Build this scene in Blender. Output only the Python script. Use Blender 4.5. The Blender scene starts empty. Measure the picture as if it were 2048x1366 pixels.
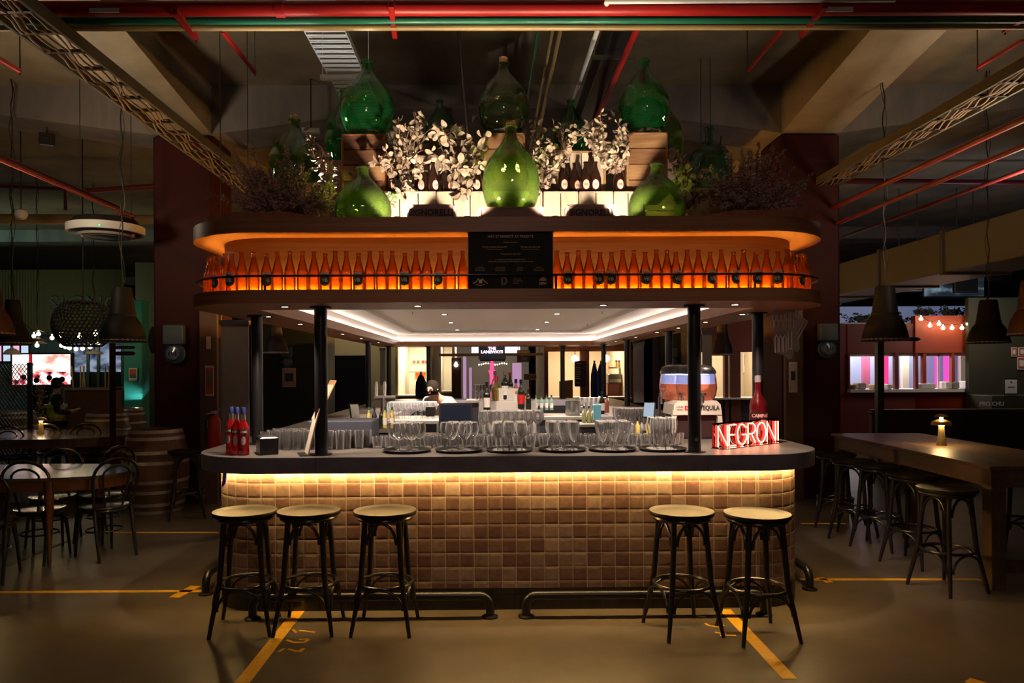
import bpy, math, random
from math import sin, cos, pi, radians, atan2, sqrt, tan
from mathutils import Vector, Matrix
C = bpy.context.scene.collection
SC = bpy.context.scene
rnd = random.Random(7)

# ---------------------------------------------------------------- camera, world, exposure
F, PX, PY, H = 1450.0, 990.0, 737.0, 1.68          # focal length in px of a 2048 wide frame, optical axis, eye height
YAW, ROLL = 0.0085, 0.0055
fw = Vector((sin(YAW), cos(YAW), 0))
rt = (Vector((cos(YAW), -sin(YAW), 0)) * cos(ROLL) + Vector((0, 0, -1)) * sin(ROLL)).normalized()
up = rt.cross(fw).normalized()
cam = bpy.data.objects.new('camera', bpy.data.cameras.new('camera')); C.objects.link(cam)
cam.data.sensor_width = 36; cam.data.lens = F / 2048 * 36
cam.data.shift_x = (1024 - PX) / 2048; cam.data.shift_y = (PY - 683) / 2048
cam.data.clip_end = 300
cam.matrix_world = Matrix(((rt.x, up.x, -fw.x, 0), (rt.y, up.y, -fw.y, 0), (rt.z, up.z, -fw.z, H), (0, 0, 0, 1)))
SC.camera = cam
def at(px, py, Y):
    d = fw + rt * ((px - PX) / F) + up * (-(py - PY) / F)
    k = Y / d.y
    return Vector((d.x * k, Y, H + d.z * k))
def onz(px, py, z):
    d = fw + rt * ((px - PX) / F) + up * (-(py - PY) / F)
    k = (z - H) / d.z
    return Vector((d.x * k, d.y * k, z))

SC.view_settings.view_transform = 'Standard'; SC.view_settings.look = 'None'
SC.view_settings.gamma = 1; SC.view_settings.exposure = 0.0
w = bpy.data.worlds.new('world'); SC.world = w; w.use_nodes = True
w.node_tree.nodes['Background'].inputs[0].default_value = (1.0, 0.82, 0.66, 1)
w.node_tree.nodes['Background'].inputs[1].default_value = 0.042
cy = SC.cycles
cy.use_denoising = True; cy.max_bounces = 9; cy.transparent_max_bounces = 32
cy.diffuse_bounces = 3; cy.glossy_bounces = 3; cy.transmission_bounces = 6
cy.caustics_reflective = False; cy.caustics_refractive = False; cy.sample_clamp_indirect = 4

def lamp(kind, loc, power, color=(1, .8, .6), size=.05, aim=None, angle=70, blend=.4, shape=None, size_y=None, parent=None):
    l = bpy.data.lights.new('lamp', kind); l.energy = power; l.color = color
    o = bpy.data.objects.new('lamp_light', l); C.objects.link(o); o.location = loc
    if kind == 'AREA':
        l.size = size
        if size_y: l.shape = 'RECTANGLE'; l.size_y = size_y
    else: l.shadow_soft_size = size
    if kind == 'SPOT': l.spot_size = radians(angle); l.spot_blend = blend
    if aim is not None: o.rotation_euler = (Vector(aim) - Vector(loc)).to_track_quat('-Z', 'Y').to_euler()
    if parent: o.parent = parent
    return o

CXB = 0.141                                           # centre line of the bar
# house lights of the hall: ceiling spots high over the aisle in front of the bar, plus an added front fill
lamp('SPOT', (-0.6, 2.6, 5.1), 44, (1, .74, .5), .05, (-.6, 4.0, 0), 58, .6)
lamp('SPOT', (1.6, 2.4, 5.1), 44, (1, .72, .5), .05, (1.7, 3.9, 0), 58, .6)
lamp('SPOT', (-4.2, 4.2, 5.1), 8, (1, .74, .48), .08, (-3.8, 5.6, 0), 75, .8)
lamp('SPOT', (4.6, 4.2, 5.1), 7, (1, .74, .48), .08, (4.2, 5.8, 0), 75, .8)
lamp('SPOT', (0.2, -0.6, 3.6), 55, (1, .62, .5), .12, (0.2, 4.7, 1.6), 70, .9)  # added front fill behind the viewer, not a hall fixture
# added area lights in mid-air, without fixtures, brighten the slab
lamp('AREA', (-4.7, 6.4, 3.2), 42, (1, .80, .54), .4, (-3.4, 7.6, 5.2))
lamp('AREA', (4.9, 6.4, 3.2), 38, (1, .80, .56), .4, (3.8, 7.6, 5.2))

# ---------------------------------------------------------------- materials
MATS = {}
def node(nt, t, **kw):
    n = nt.nodes.new(t)
    for k, v in kw.items(): setattr(n, k, v)
    return n
def mat(name, col=(.5, .5, .5), rough=.5, metal=0, emit=None, es=0, spec=None, var=0, vscale=(8, 8, 8), col2=None, bump=0, coat=0, alpha=None):
    if name in MATS: return MATS[name]
    m = bpy.data.materials.new(name); m.use_nodes = True; nt = m.node_tree
    b = nt.nodes['Principled BSDF']
    b.inputs['Base Color'].default_value = (*col, 1); b.inputs['Roughness'].default_value = rough
    b.inputs['Metallic'].default_value = metal
    if spec is not None: b.inputs['Specular IOR Level'].default_value = spec
    if coat: b.inputs['Coat Weight'].default_value = coat; b.inputs['Coat Roughness'].default_value = .15
    if emit: b.inputs['Emission Color'].default_value = (*emit, 1); b.inputs['Emission Strength'].default_value = es
    if col2 or bump:
        tc = node(nt, 'ShaderNodeTexCoord'); mp = node(nt, 'ShaderNodeMapping'); mp.inputs['Scale'].default_value = vscale
        nt.links.new(tc.outputs['Object'], mp.inputs[0])
        nz = node(nt, 'ShaderNodeTexNoise'); nz.inputs['Scale'].default_value = 1; nz.inputs['Detail'].default_value = 6
        nz.inputs['Roughness'].default_value = .62
        nt.links.new(mp.outputs[0], nz.inputs['Vector'])
        if col2:
            r = node(nt, 'ShaderNodeValToRGB'); r.color_ramp.elements[0].position = .36; r.color_ramp.elements[1].position = .66
            r.color_ramp.elements[0].color = (*col, 1); r.color_ramp.elements[1].color = (*col2, 1)
            nt.links.new(nz.outputs[0], r.inputs[0]); nt.links.new(r.outputs[0], b.inputs['Base Color'])
        if bump:
            bp = node(nt, 'ShaderNodeBump'); bp.inputs['Strength'].default_value = bump; bp.inputs['Distance'].default_value = .01
            nt.links.new(nz.outputs[0], bp.inputs['Height']); nt.links.new(bp.outputs[0], b.inputs['Normal'])
    MATS[name] = m; return m
def glow(name, col, s):
    if name in MATS: return MATS[name]
    m = bpy.data.materials.new(name); m.use_nodes = True; nt = m.node_tree; nt.nodes.clear()
    e = node(nt, 'ShaderNodeEmission'); e.inputs[0].default_value = (*col, 1); e.inputs[1].default_value = s
    o = node(nt, 'ShaderNodeOutputMaterial'); nt.links.new(e.outputs[0], o.inputs[0]); MATS[name] = m; return m
def glass(name, face, edge, gl=.12, rough=.02, diff=None, dw=0, ior=1.5, edge_pow=.35, wob=0, rim_light=False):
    """thin walled glass: clear pane tinted face-on, deeper where the wall is seen edge-on, with a sharp reflection"""
    if name in MATS: return MATS[name]
    m = bpy.data.materials.new(name); m.use_nodes = True; nt = m.node_tree; nt.nodes.clear(); L = nt.links.new
    lw = node(nt, 'ShaderNodeLayerWeight'); lw.inputs['Blend'].default_value = edge_pow
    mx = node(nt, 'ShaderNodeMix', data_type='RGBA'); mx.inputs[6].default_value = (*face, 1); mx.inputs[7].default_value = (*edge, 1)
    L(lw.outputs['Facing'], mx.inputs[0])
    tr = node(nt, 'ShaderNodeBsdfTransparent'); L(mx.outputs[2], tr.inputs[0])
    g = node(nt, 'ShaderNodeBsdfGlossy'); g.inputs['Roughness'].default_value = rough; g.inputs[0].default_value = (1, 1, 1, 1)
    fr = node(nt, 'ShaderNodeFresnel'); fr.inputs[0].default_value = ior
    mul = node(nt, 'ShaderNodeMath', operation='MULTIPLY_ADD'); mul.inputs[1].default_value = 1.2; mul.inputs[2].default_value = gl; mul.use_clamp = True
    L(fr.outputs[0], mul.inputs[0])
    ms = node(nt, 'ShaderNodeMixShader'); L(mul.outputs[0], ms.inputs[0]); L(tr.outputs[0], ms.inputs[1]); L(g.outputs[0], ms.inputs[2])
    if wob:
        nz = node(nt, 'ShaderNodeTexNoise'); nz.inputs['Scale'].default_value = 9; bp = node(nt, 'ShaderNodeBump'); bp.inputs['Strength'].default_value = wob; bp.inputs['Distance'].default_value = .02
        L(nz.outputs[0], bp.inputs['Height']); L(bp.outputs[0], g.inputs['Normal'])
    out = node(nt, 'ShaderNodeOutputMaterial'); last = ms
    if diff:
        d = node(nt, 'ShaderNodeBsdfTranslucent'); d.inputs[0].default_value = (*diff, 1)
        d2 = node(nt, 'ShaderNodeBsdfDiffuse'); d2.inputs[0].default_value = (*diff, 1)
        a = node(nt, 'ShaderNodeMixShader'); L(d.outputs[0], a.inputs[1]); L(d2.outputs[0], a.inputs[2])
        m2 = node(nt, 'ShaderNodeMixShader'); m2.inputs[0].default_value = dw; L(ms.outputs[0], m2.inputs[1]); L(a.outputs[0], m2.inputs[2]); last = m2
        if rim_light:  # whitish diffuse towards grazing edges paints in rim light
            pw = node(nt, 'ShaderNodeMath', operation='POWER'); pw.inputs[1].default_value = 1.9; L(lw.outputs['Facing'], pw.inputs[0])
            ml = node(nt, 'ShaderNodeMath', operation='MULTIPLY_ADD'); ml.inputs[1].default_value = dw; ml.inputs[2].default_value = .02; L(pw.outputs[0], ml.inputs[0]); L(ml.outputs[0], m2.inputs[0])
    L(last.outputs[0], out.inputs[0]); MATS[name] = m; return m
def tile_mat(name, ca, cb, cc, grout, size, rough=.22, gw=.019):
    m = bpy.data.materials.new(name); m.use_nodes = True; nt = m.node_tree; L = nt.links.new; b = nt.nodes['Principled BSDF']
    uv = node(nt, 'ShaderNodeUVMap'); sc = node(nt, 'ShaderNodeVectorMath', operation='SCALE'); sc.inputs[3].default_value = 1 / size
    L(uv.outputs[0], sc.inputs[0])
    fl = node(nt, 'ShaderNodeVectorMath', operation='FLOOR'); L(sc.outputs[0], fl.inputs[0])
    fr = node(nt, 'ShaderNodeVectorMath', operation='FRACTION'); L(sc.outputs[0], fr.inputs[0])
    wn = node(nt, 'ShaderNodeTexWhiteNoise', noise_dimensions='2D'); L(fl.outputs[0], wn.inputs['Vector'])
    r = node(nt, 'ShaderNodeValToRGB'); e = r.color_ramp.elements; e[0].color = (*ca, 1); e[1].color = (*cb, 1); e[0].position = 0; e[1].position = 1
    k = e.new(.5); k.color = (*cc, 1); L(wn.outputs[0], r.inputs[0])
    nz = node(nt, 'ShaderNodeTexNoise'); nz.inputs['Scale'].default_value = 22; nz.inputs['Detail'].default_value = 5; L(uv.outputs[0], nz.inputs['Vector'])
    mm = node(nt, 'ShaderNodeMix', data_type='RGBA', blend_type='OVERLAY'); mm.inputs[0].default_value = .45; L(r.outputs[0], mm.inputs[6]); L(nz.outputs[0], mm.inputs[7])
    sx = node(nt, 'ShaderNodeSeparateXYZ'); L(fr.outputs[0], sx.inputs[0])
    def edge(o):
        a = node(nt, 'ShaderNodeMath', operation='PINGPONG'); a.inputs[1].default_value = .5; L(o, a.inputs[0])
        return a.outputs[0]
    mn = node(nt, 'ShaderNodeMath', operation='MINIMUM'); L(edge(sx.outputs[0]), mn.inputs[0]); L(edge(sx.outputs[1]), mn.inputs[1])
    lt = node(nt, 'ShaderNodeMapRange'); lt.inputs[1].default_value = gw * .5; lt.inputs[2].default_value = gw; L(mn.outputs[0], lt.inputs[0])
    mg = node(nt, 'ShaderNodeMix', data_type='RGBA'); L(lt.outputs[0], mg.inputs[0]); mg.inputs[6].default_value = (*grout, 1); L(mm.outputs[2], mg.inputs[7])
    L(mg.outputs[2], b.inputs['Base Color'])
    rr_ = node(nt, 'ShaderNodeMapRange'); rr_.inputs[3].default_value = .8; rr_.inputs[4].default_value = rough; L(lt.outputs[0], rr_.inputs[0]); L(rr_.outputs[0], b.inputs['Roughness'])
    # pillowed hand-made face: height falls at the edges, every tile tips a little
    h1 = node(nt, 'ShaderNodeMapRange'); h1.inputs[2].default_value = .16; L(mn.outputs[0], h1.inputs[0])
    tp = node(nt, 'ShaderNodeVectorMath', operation='DOT_PRODUCT'); L(fr.outputs[0], tp.inputs[0])
    ws = node(nt, 'ShaderNodeVectorMath', operation='SUBTRACT'); ws.inputs[1].default_value = (.5, .5, .5); L(wn.outputs[1], ws.inputs[0]); L(ws.outputs[0], tp.inputs[1])
    ad = node(nt, 'ShaderNodeMath', operation='MULTIPLY_ADD'); ad.inputs[1].default_value = .9; L(tp.outputs['Value'], ad.inputs[0]); L(h1.outputs[0], ad.inputs[2])
    ad2 = node(nt, 'ShaderNodeMath', operation='MULTIPLY_ADD'); ad2.inputs[1].default_value = 1.0; L(nz.outputs[0], ad2.inputs[0]); L(ad.outputs[0], ad2.inputs[2])
    bp = node(nt, 'ShaderNodeBump'); bp.inputs['Strength'].default_value = .3; bp.inputs['Distance'].default_value = .006
    L(ad2.outputs[0], bp.inputs['Height']); L(bp.outputs[0], b.inputs['Normal'])
    return m

blackpaint = mat('black_satin', (.012, .011, .014), .32)
steel = mat('steel', (.45, .44, .43), .3, 1)
steeldk = mat('dark_steel', (.16, .155, .16), .35, 1)
ovenwood = mat('veneer', (.28, .115, .050), .42, col2=(.40, .18, .085), vscale=(1.2, 1.2, 38))
veneer = ovenwood
cratewood = mat('crate_wood', (.34, .17, .075), .7, col2=(.50, .29, .14), vscale=(3, 3, 30), bump=.3)
cratepale = mat('pale_crate_wood', (.50, .40, .30), .7, col2=(.68, .57, .44), vscale=(26, 26, 2), bump=.2)
cratedark = mat('weathered_wood', (.13, .055, .03), .7, col2=(.25, .12, .06), vscale=(3, 3, 30), bump=.3)
cratered = mat('red_wood', (.34, .11, .045), .6, col2=(.45, .17, .07), vscale=(20, 20, 3))
cratebrown = mat('brown_crate', (.24, .13, .11), .6, col2=(.34, .20, .16), vscale=(3, 3, 24))
stone = mat('dark_counter', (.125, .115, .145), .38, col2=(.18, .165, .205), vscale=(5, 5, 9))
stonetop = mat('zinc_top', (.16, .145, .14), .36, .3, col2=(.23, .205, .19), vscale=(5, 5, 5))
concrete = mat('concrete', (.17, .135, .095), .85, col2=(.30, .25, .185), vscale=(.9, .9, .9), bump=.15)
concrete2 = mat('board_marked_concrete', (.15, .13, .125), .85, col2=(.24, .205, .19), vscale=(2.2, 2.2, .6), bump=.15)
whitepaint = mat('white_paint', (.72, .68, .66), .5)
maroon = mat('maroon_paint', (.045, .010, .010), .6, spec=.12)
navy = mat('navy_paint', (.022, .018, .040), .45)
redpipe = mat('red_paint', (.40, .012, .010), .4)
greenpipe = mat('green_paint', (.02, .16, .09), .3)
tanpipe = mat('tan_paint', (.42, .29, .12), .35)
brass = mat('brass', (.55, .36, .12), .28, 1)
clearg = glass('clear_glass', (.95, .95, .96), (.62, .62, .66), .06, edge_pow=.5, diff=(.9, .89, .92), dw=1.0, rim_light=True)
amber = glass('amber_glass', (.90, .50, .15), (.28, .08, .015), .02, .05, (.65, .24, .05), .12)
brownglass = glass('brown_glass', (.42, .17, .07), (.08, .03, .015), .04, .05, (.16, .07, .04), .18)
paper = mat('paper', (.68, .62, .54), .8)

# ---------------------------------------------------------------- mesh builder
class MB:
    def __init__(s): s.v = []; s.f = []; s.uv = None
    def add(s, vs, fs):
        n = len(s.v); s.v += [tuple(p) for p in vs]; s.f += [tuple(i + n for i in f) for f in fs]; return s
    def box(s, x0, y0, z0, x1, y1, z1):
        v = [(x, y, z) for z in (z0, z1) for y in (y0, y1) for x in (x0, x1)]
        return s.add(v, [(0, 2, 3, 1), (4, 5, 7, 6), (0, 1, 5, 4), (2, 6, 7, 3), (0, 4, 6, 2), (1, 3, 7, 5)])
    def bbox(s, x0, y0, z0, x1, y1, z1, b=.004):
        """box with bevelled edges"""
        P = []
        for z in (z0, z1):
            for i, (ix, iy) in enumerate(((0, 0), (1, 0), (1, 1), (0, 1))): pass
        ring = [(x0 + b, y0), (x1 - b, y0), (x1, y0 + b), (x1, y1 - b), (x1 - b, y1), (x0 + b, y1), (x0, y1 - b), (x0, y0 + b)]
        cx, cyy = (x0 + x1) / 2, (y0 + y1) / 2
        def ins(p): return (p[0] + (b if p[0] < cx else -b), p[1] + (b if p[1] < cyy else -b))
        lay = [[(*ins(p), z0) for p in ring], [(*p, z0 + b) for p in ring], [(*p, z1 - b) for p in ring], [(*ins(p), z1) for p in ring]]
        v = sum(lay, []); f = [tuple(range(7, -1, -1)), tuple(range(24, 32))]
        for l in range(3):
            for i in range(8): j = (i + 1) % 8; f.append((l * 8 + i, l * 8 + j, l * 8 + 8 + j, l * 8 + 8 + i))
        return s.add(v, f)
    def prism(s, poly, z0, z1):
        n = len(poly); v = [(x, y, z0) for x, y in poly] + [(x, y, z1) for x, y in poly]
        return s.add(v, [tuple(range(n - 1, -1, -1)), tuple(range(n, 2 * n))] + [(i, (i + 1) % n, n + (i + 1) % n, n + i) for i in range(n)])
    def hull_y(s, poly, y0, y1):
        """polygon in xz pushed along y"""
        n = len(poly); v = [(x, y0, z) for x, z in poly] + [(x, y1, z) for x, z in poly]
        return s.add(v, [tuple(range(n)), tuple(range(2 * n - 1, n - 1, -1))] + [(n + i, n + (i + 1) % n, (i + 1) % n, i) for i in range(n)])
    def ring(s, out, inn, z0, z1):
        n = len(out); v = [(*p, z0) for p in out] + [(*p, z0) for p in inn] + [(*p, z1) for p in out] + [(*p, z1) for p in inn]; f = []
        for i in range(n):
            j = (i + 1) % n
            f += [(i, n + i, n + j, j), (2 * n + i, 2 * n + j, 3 * n + j, 3 * n + i), (i, j, 2 * n + j, 2 * n + i), (n + i, 3 * n + i, 3 * n + j, n + j)]
        return s.add(v, f)
    def lathe(s, prof, c=(0, 0, 0), n=24, a0=0, a1=2 * pi, flute=0, nf=0):
        full = abs(a1 - a0 - 2 * pi) < 1e-6; m = n if full else n + 1; v = []; f = []
        for k, (r, z) in enumerate(prof):
            for i in range(m):
                a = a0 + (a1 - a0) * i / n; q = r * (1 + flute * cos(nf * a))
                v.append((c[0] + q * cos(a), c[1] + q * sin(a), c[2] + z))
        for k in range(len(prof) - 1):
            for i in range(n):
                j = (i + 1) % m; f.append((k * m + i, k * m + j, (k + 1) * m + j, (k + 1) * m + i))
        if full and prof[0][0] > 1e-4 and s.cap: f.append(tuple(range(n - 1, -1, -1)))
        if full and prof[-1][0] > 1e-4 and s.cap: f.append(tuple((len(prof) - 1) * m + i for i in range(n)))
        return s.add(v, f)
    cap = True
    def tube(s, pts, r, n=8, closed=False, cap=True):
        pts = [Vector(p) for p in pts]; N = len(pts); rs = r if isinstance(r, (list, tuple)) else [r] * N
        nrm = None; v = []; f = []
        for i, p in enumerate(pts):
            a = pts[i - 1] if (i > 0 or closed) else pts[i]; b = pts[(i + 1) % N] if (i < N - 1 or closed) else pts[i]
            t = (b - a)
            t = t.normalized() if t.length > 1e-9 else Vector((0, 0, 1))
            if nrm is None:
                nrm = t.cross(Vector((0, 0, 1)))
                if nrm.length < .05: nrm = t.cross(Vector((1, 0, 0)))
            nrm = (nrm - t * nrm.dot(t)).normalized(); bn = t.cross(nrm)
            for k in range(n):
                q = 2 * pi * k / n; v.append(p + (nrm * cos(q) + bn * sin(q)) * rs[i])
        for i in range(N if closed else N - 1):
            j = (i + 1) % N
            for k in range(n): l = (k + 1) % n; f.append((i * n + k, i * n + l, j * n + l, j * n + k))
        if not closed and cap: f += [tuple(range(n - 1, -1, -1)), tuple((N - 1) * n + k for k in range(n))]
        return s.add(v, f)
    def xf(s, M):
        s.v = [tuple(M @ Vector(p)) for p in s.v]; return s
    def build(s, name, m, parent=None, smooth=False, loc=None):
        me = bpy.data.meshes.new(name); me.from_pydata(s.v, [], s.f); me.update()
        if smooth:
            me.polygons.foreach_set('use_smooth', [True] * len(me.polygons))
            try: me.set_sharp_from_angle(angle=radians(40))
            except Exception: pass
        me.materials.append(m)
        o = bpy.data.objects.new(name, me); C.objects.link(o)
        if parent: o.parent = parent
        if loc is not None: o.location = loc
        return o
def tag(o, label=None, cat=None, group=None, kind=None):
    if label: o['label'] = label
    if cat: o['category'] = cat
    if group: o['group'] = group
    if kind: o['kind'] = kind
    return o
def thing(name, label, cat, loc=(0, 0, 0), rz=0, group=None):
    o = bpy.data.objects.new(name, None); C.objects.link(o); o.location = loc; o.rotation_euler = (0, 0, rz); o.empty_display_size = .1
    return tag(o, label, cat, group)
def kids(o): return [c for c in ALLK.get(o.name, []) ] if False else [c for c in o.children]
def dup(r, loc, rz=0, label=None, group=None, s=None, parent=None):
    c = r.copy(); C.objects.link(c)
    if parent is None: c.location = loc; c.rotation_euler = (0, 0, rz)
    else: c.parent = parent
    if label: c['label'] = label
    if group: c['group'] = group
    if s: c.scale = (s, s, s) if not isinstance(s, (tuple, list)) else s
    for k in list(r.children): dup(k, None, 0, parent=c)
    return c
class Proto:
    """first placing moves the prototype itself, later ones copy it"""
    def __init__(s, o): s.o = o; s.used = False
    def put(s, loc, rz=0, label=None, group=None, sc=None):
        if not s.used:
            s.used = True; o = s.o; o.location = loc; o.rotation_euler = (0, 0, rz)
            if label: o['label'] = label
            if group: o['group'] = group
            if sc: o.scale = (sc, sc, sc) if not isinstance(sc, (tuple, list)) else sc
            return o
        return dup(s.o, loc, rz, label, group, sc if sc else (1, 1, 1))
ONES = ['', 'first', 'second', 'third', 'fourth', 'fifth', 'sixth', 'seventh', 'eighth', 'ninth', 'tenth', 'eleventh', 'twelfth', 'thirteenth',
        'fourteenth', 'fifteenth', 'sixteenth', 'seventeenth', 'eighteenth', 'nineteenth', 'twentieth']
def ordn(i):
    return ONES[i] if i <= 20 else ('twenty-' + ONES[i - 20] if i < 30 else ('thirtieth' if i == 30 else 'thirty-' + ONES[i - 30]))
TXT = {}
def text_mb(s, size, depth=.002, align='CENTER', sx=1.0, bold=0):
    cu = bpy.data.curves.new('t', 'FONT'); cu.body = s; cu.size = size; cu.extrude = depth / 2; cu.align_x = align; cu.align_y = 'CENTER'; cu.resolution_u = 2
    cu.offset = bold
    o = bpy.data.objects.new('t', cu); C.objects.link(o)
    dg = bpy.context.evaluated_depsgraph_get(); me = bpy.data.meshes.new_from_object(o.evaluated_get(dg))
    mb = MB(); mb.add([(v.co.x * sx, -v.co.z, v.co.y) for v in me.vertices], [tuple(p.vertices) for p in me.polygons])   # stands up, faces -y
    bpy.data.objects.remove(o); bpy.data.curves.remove(cu); bpy.data.meshes.remove(me)
    return mb
def shiftmb(mb, d): mb.v = [(p[0] + d[0], p[1] + d[1], p[2] + d[2]) for p in mb.v]; return mb
def wrapmb(mb, R, z, a0=-pi / 2):
    """wrap a standing flat mesh round a vertical cylinder"""
    mb.v = [((R - p[1]) * cos(a0 + p[0] / R), (R - p[1]) * sin(a0 + p[0] / R), p[2] + z) for p in mb.v]; return mb
def rr(W, y0, y1, R, n=14, cx=CXB):
    pts = []
    for (ax, ay, s) in ((cx + W - R, y0 + R, -pi / 2), (cx + W - R, y1 - R, 0), (cx - W + R, y1 - R, pi / 2), (cx - W + R, y0 + R, pi)):
        for i in range(n + 1): a = s + pi / 2 * i / n; pts.append((ax + R * cos(a), ay + R * sin(a)))
    return pts
def dense(pts, step=.25):
    out = []
    for i, p in enumerate(pts):
        q = pts[(i + 1) % len(pts)]; d = math.hypot(q[0] - p[0], q[1] - p[1]); k = max(1, int(d / step))
        for j in range(k): out.append((p[0] + (q[0] - p[0]) * j / k, p[1] + (q[1] - p[1]) * j / k))
    return out
def band(name, pts, z0, z1, m, parent, u0=0.0, smooth=True):
    """upright wall along a closed path with arc length UVs"""
    n = len(pts); v = []; f = []; us = [u0]
    for i in range(n + 1):
        p = pts[i % n]; v += [(p[0], p[1], z0), (p[0], p[1], z1)]
        if i: q = pts[i - 1]; us.append(us[-1] + math.hypot(p[0] - q[0], p[1] - q[1]))
    for i in range(n): f.append((2 * i, 2 * i + 2, 2 * i + 3, 2 * i + 1))
    me = bpy.data.meshes.new(name); me.from_pydata(v, [], f); uv = me.uv_layers.new(name='UVMap')
    for li, lp in enumerate(me.loops):
        k = lp.vertex_index; uv.data[li].uv = (us[k // 2], z0 if k % 2 == 0 else z1)
    me.polygons.foreach_set('use_smooth', [smooth] * len(me.polygons)); me.materials.append(m)
    o = bpy.data.objects.new(name, me); C.objects.link(o); o.parent = parent; return o
# ================================================================ the hall
def struct(name, mb, m, **k): return tag(mb.build(name, m, **k), kind='structure')
floor_m = mat('floor_concrete', (.080, .061, .040), .40, col2=(.145, .112, .078), vscale=(1.1, 1.1, 1.1), bump=.04)
fl = struct('floor', MB().box(-26, -3, -.1, 26, 75, 0), floor_m)
paint = mat('yellow_line_paint', (.95, .50, .02), .55, col2=(.80, .40, .015), vscale=(30, 30, 30))
paintold = mat('worn_line_paint', (.30, .19, .06), .6, col2=(.14, .09, .04), vscale=(9, 9, 9))
def fline(p, q, wd, m=paint, name='painted_line'):
    a = onz(*p, 0); b = onz(*q, 0); d = (b - a).normalized(); n = Vector((-d.y, d.x, 0)) * wd / 2
    v = [a - n, b - n, b + n, a + n]; mb = MB(); mb.prism([(k.x, k.y) for k in v], 0, .0015); return mb.build(name, m, fl)
fline((484, 1366), (600, 1219), .082); fline((1450, 1219), (1580, 1358), .080)
fline((-60, 1185), (405, 1182), .052); fline((1600, 1159), (1960, 1159), .05)
fline((210, 1065), (437, 1065), .045); fline((1602, 1047), (1690, 1047), .045); fline((348, 1195), (392, 1172), .085)
fline((-10, 1142), (310, 1012), .045, paintold); fline((0, 1064), (215, 1067), .04, paintold)
fline((1935, 1360), (1975, 1372), .08); fline((1640, 1155), (1660, 1165), .06)
def fglyph(segs, name='painted_number'):
    mb = MB()
    for p, q, wd in segs:
        a = onz(*p, 0); b = onz(*q, 0); d = (b - a).normalized(); n = Vector((-d.y, d.x, 0)) * wd / 2; v = [a - n, b - n, b + n, a + n]
        mb.prism([(k.x, k.y) for k in v], 0, .0016)
    return mb.build(name, paint, fl)
fglyph([((585, 1258), (592, 1266), .02), ((598, 1261), (630, 1265), .02)])
fglyph([((573, 1280), (588, 1285), .02), ((588, 1285), (608, 1285), .022), ((608, 1285), (618, 1279), .022), ((598, 1279), (616, 1278), .018)])
fglyph([((557, 1304), (569, 1297), .02), ((576, 1298), (593, 1303), .02), ((598, 1304), (608, 1297), .026)])
fglyph([((1396, 1232), (1412, 1234), .02), ((1420, 1233), (1440, 1234), .02)])
fglyph([((1410, 1247), (1420, 1252), .02), ((1420, 1252), (1438, 1254), .02), ((1438, 1254), (1448, 1250), .02)])
fglyph([((1430, 1265), (1452, 1268), .02), ((1440, 1271), (1472, 1271), .02)])
CZ = 5.28
struct('ceiling', MB().box(-26, -3, CZ, 26, 75, CZ + .3), concrete)
struct('wall_left', MB().box(-20.3, -3, 0, -20, 75, CZ), mat('dark_wall', (.03, .035, .03), .8))
struct('wall_right', MB().box(20, -3, 0, 20.3, 75, CZ), mat('dark_wall2', (.035, .03, .022), .8))
struct('wall_back', MB().box(-20, 60, 0, 20, 60.3, CZ), mat('far_wall', (.10, .10, .12), .8))
XL, XR, WC = -3.49, 3.74, .75
# beams: one crosswise at each row of columns, haunched down to the columns, and two lengthwise lines
def cross_beam(y, i, m):
    zt = CZ; P = []
    for a, b in ((-26, XL - WC - 2.2), ): pass
    prof = [(-26, 4.98), (XL - WC - 2.4, 4.98), (XL - WC, 4.66), (XL, 4.66), (XL + 2.4, 4.98), (XR - 2.4, 4.98), (XR, 4.66), (XR + WC, 4.66), (XR + WC + 2.4, 4.98), (26, 4.98)]
    mb = MB()
    for (p, q) in zip(prof, prof[1:]): mb.hull_y([(p[0], p[1]), (q[0], q[1]), (q[0], zt), (p[0], zt)], y, y + .72)
    return struct('trim_%d' % i, mb, m)
k = 1
for y in (9.2, 18.6, 28.0, 38.0): cross_beam(y, k, concrete2); k += 1
for x in (XL - WC, XR):
    for (y0, y1) in ((-.2, 9.2), (9.92, 18.6), (19.32, 28.0), (28.72, 38)):
        mb = MB(); yy = [y0, y0 + 2.6, y1 - 2.6, y1]; zz = [4.66, 5.02, 5.02, 4.66]
        for a in range(3): 
            v = [(x, yy[a], zz[a]), (x + WC, yy[a], zz[a]), (x + WC, yy[a], CZ), (x, yy[a], CZ), (x, yy[a + 1], zz[a + 1]), (x + WC, yy[a + 1], zz[a + 1]), (x + WC, yy[a + 1], CZ), (x, yy[a + 1], CZ)]
            mb.add(v, [(0, 1, 2, 3), (7, 6, 5, 4), (0, 4, 5, 1), (1, 5, 6, 2), (3, 2, 6, 7), (0, 3, 7, 4)])
        struct('trim_%d' % k, mb, concrete); k += 1
# columns
def column(x0, y0, m, label, wd=WC, dp=.72, zt=4.66):
    return tag(MB().bbox(x0, y0, 0, x0 + wd, y0 + dp, zt, .03).build('column', m), label, 'column', 'square columns of the hall')
column(XL - WC, 9.2, maroon, 'dark maroon column left of the bar behind the wooden barrel')
column(XR, 9.2, maroon, 'dark maroon column right of the bar behind the long table')
dkgreen = mat('dark_green_paint', (.010, .020, .014), .6)
a = at(524, 700, 12.4); b = at(650, 700, 12.4)
tag(MB().bbox(a.x, 12.4, 0, b.x, 13.2, 4.9, .02).build('column', dkgreen), 'dark green column with a framed poster, seen between the left posts of the bar', 'column', 'square columns of the hall')
a = at(1318, 700, 17.6)
column(a.x, 17.6, dkgreen, 'dark column seen past the right posts, behind the drinks machine')
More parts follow.
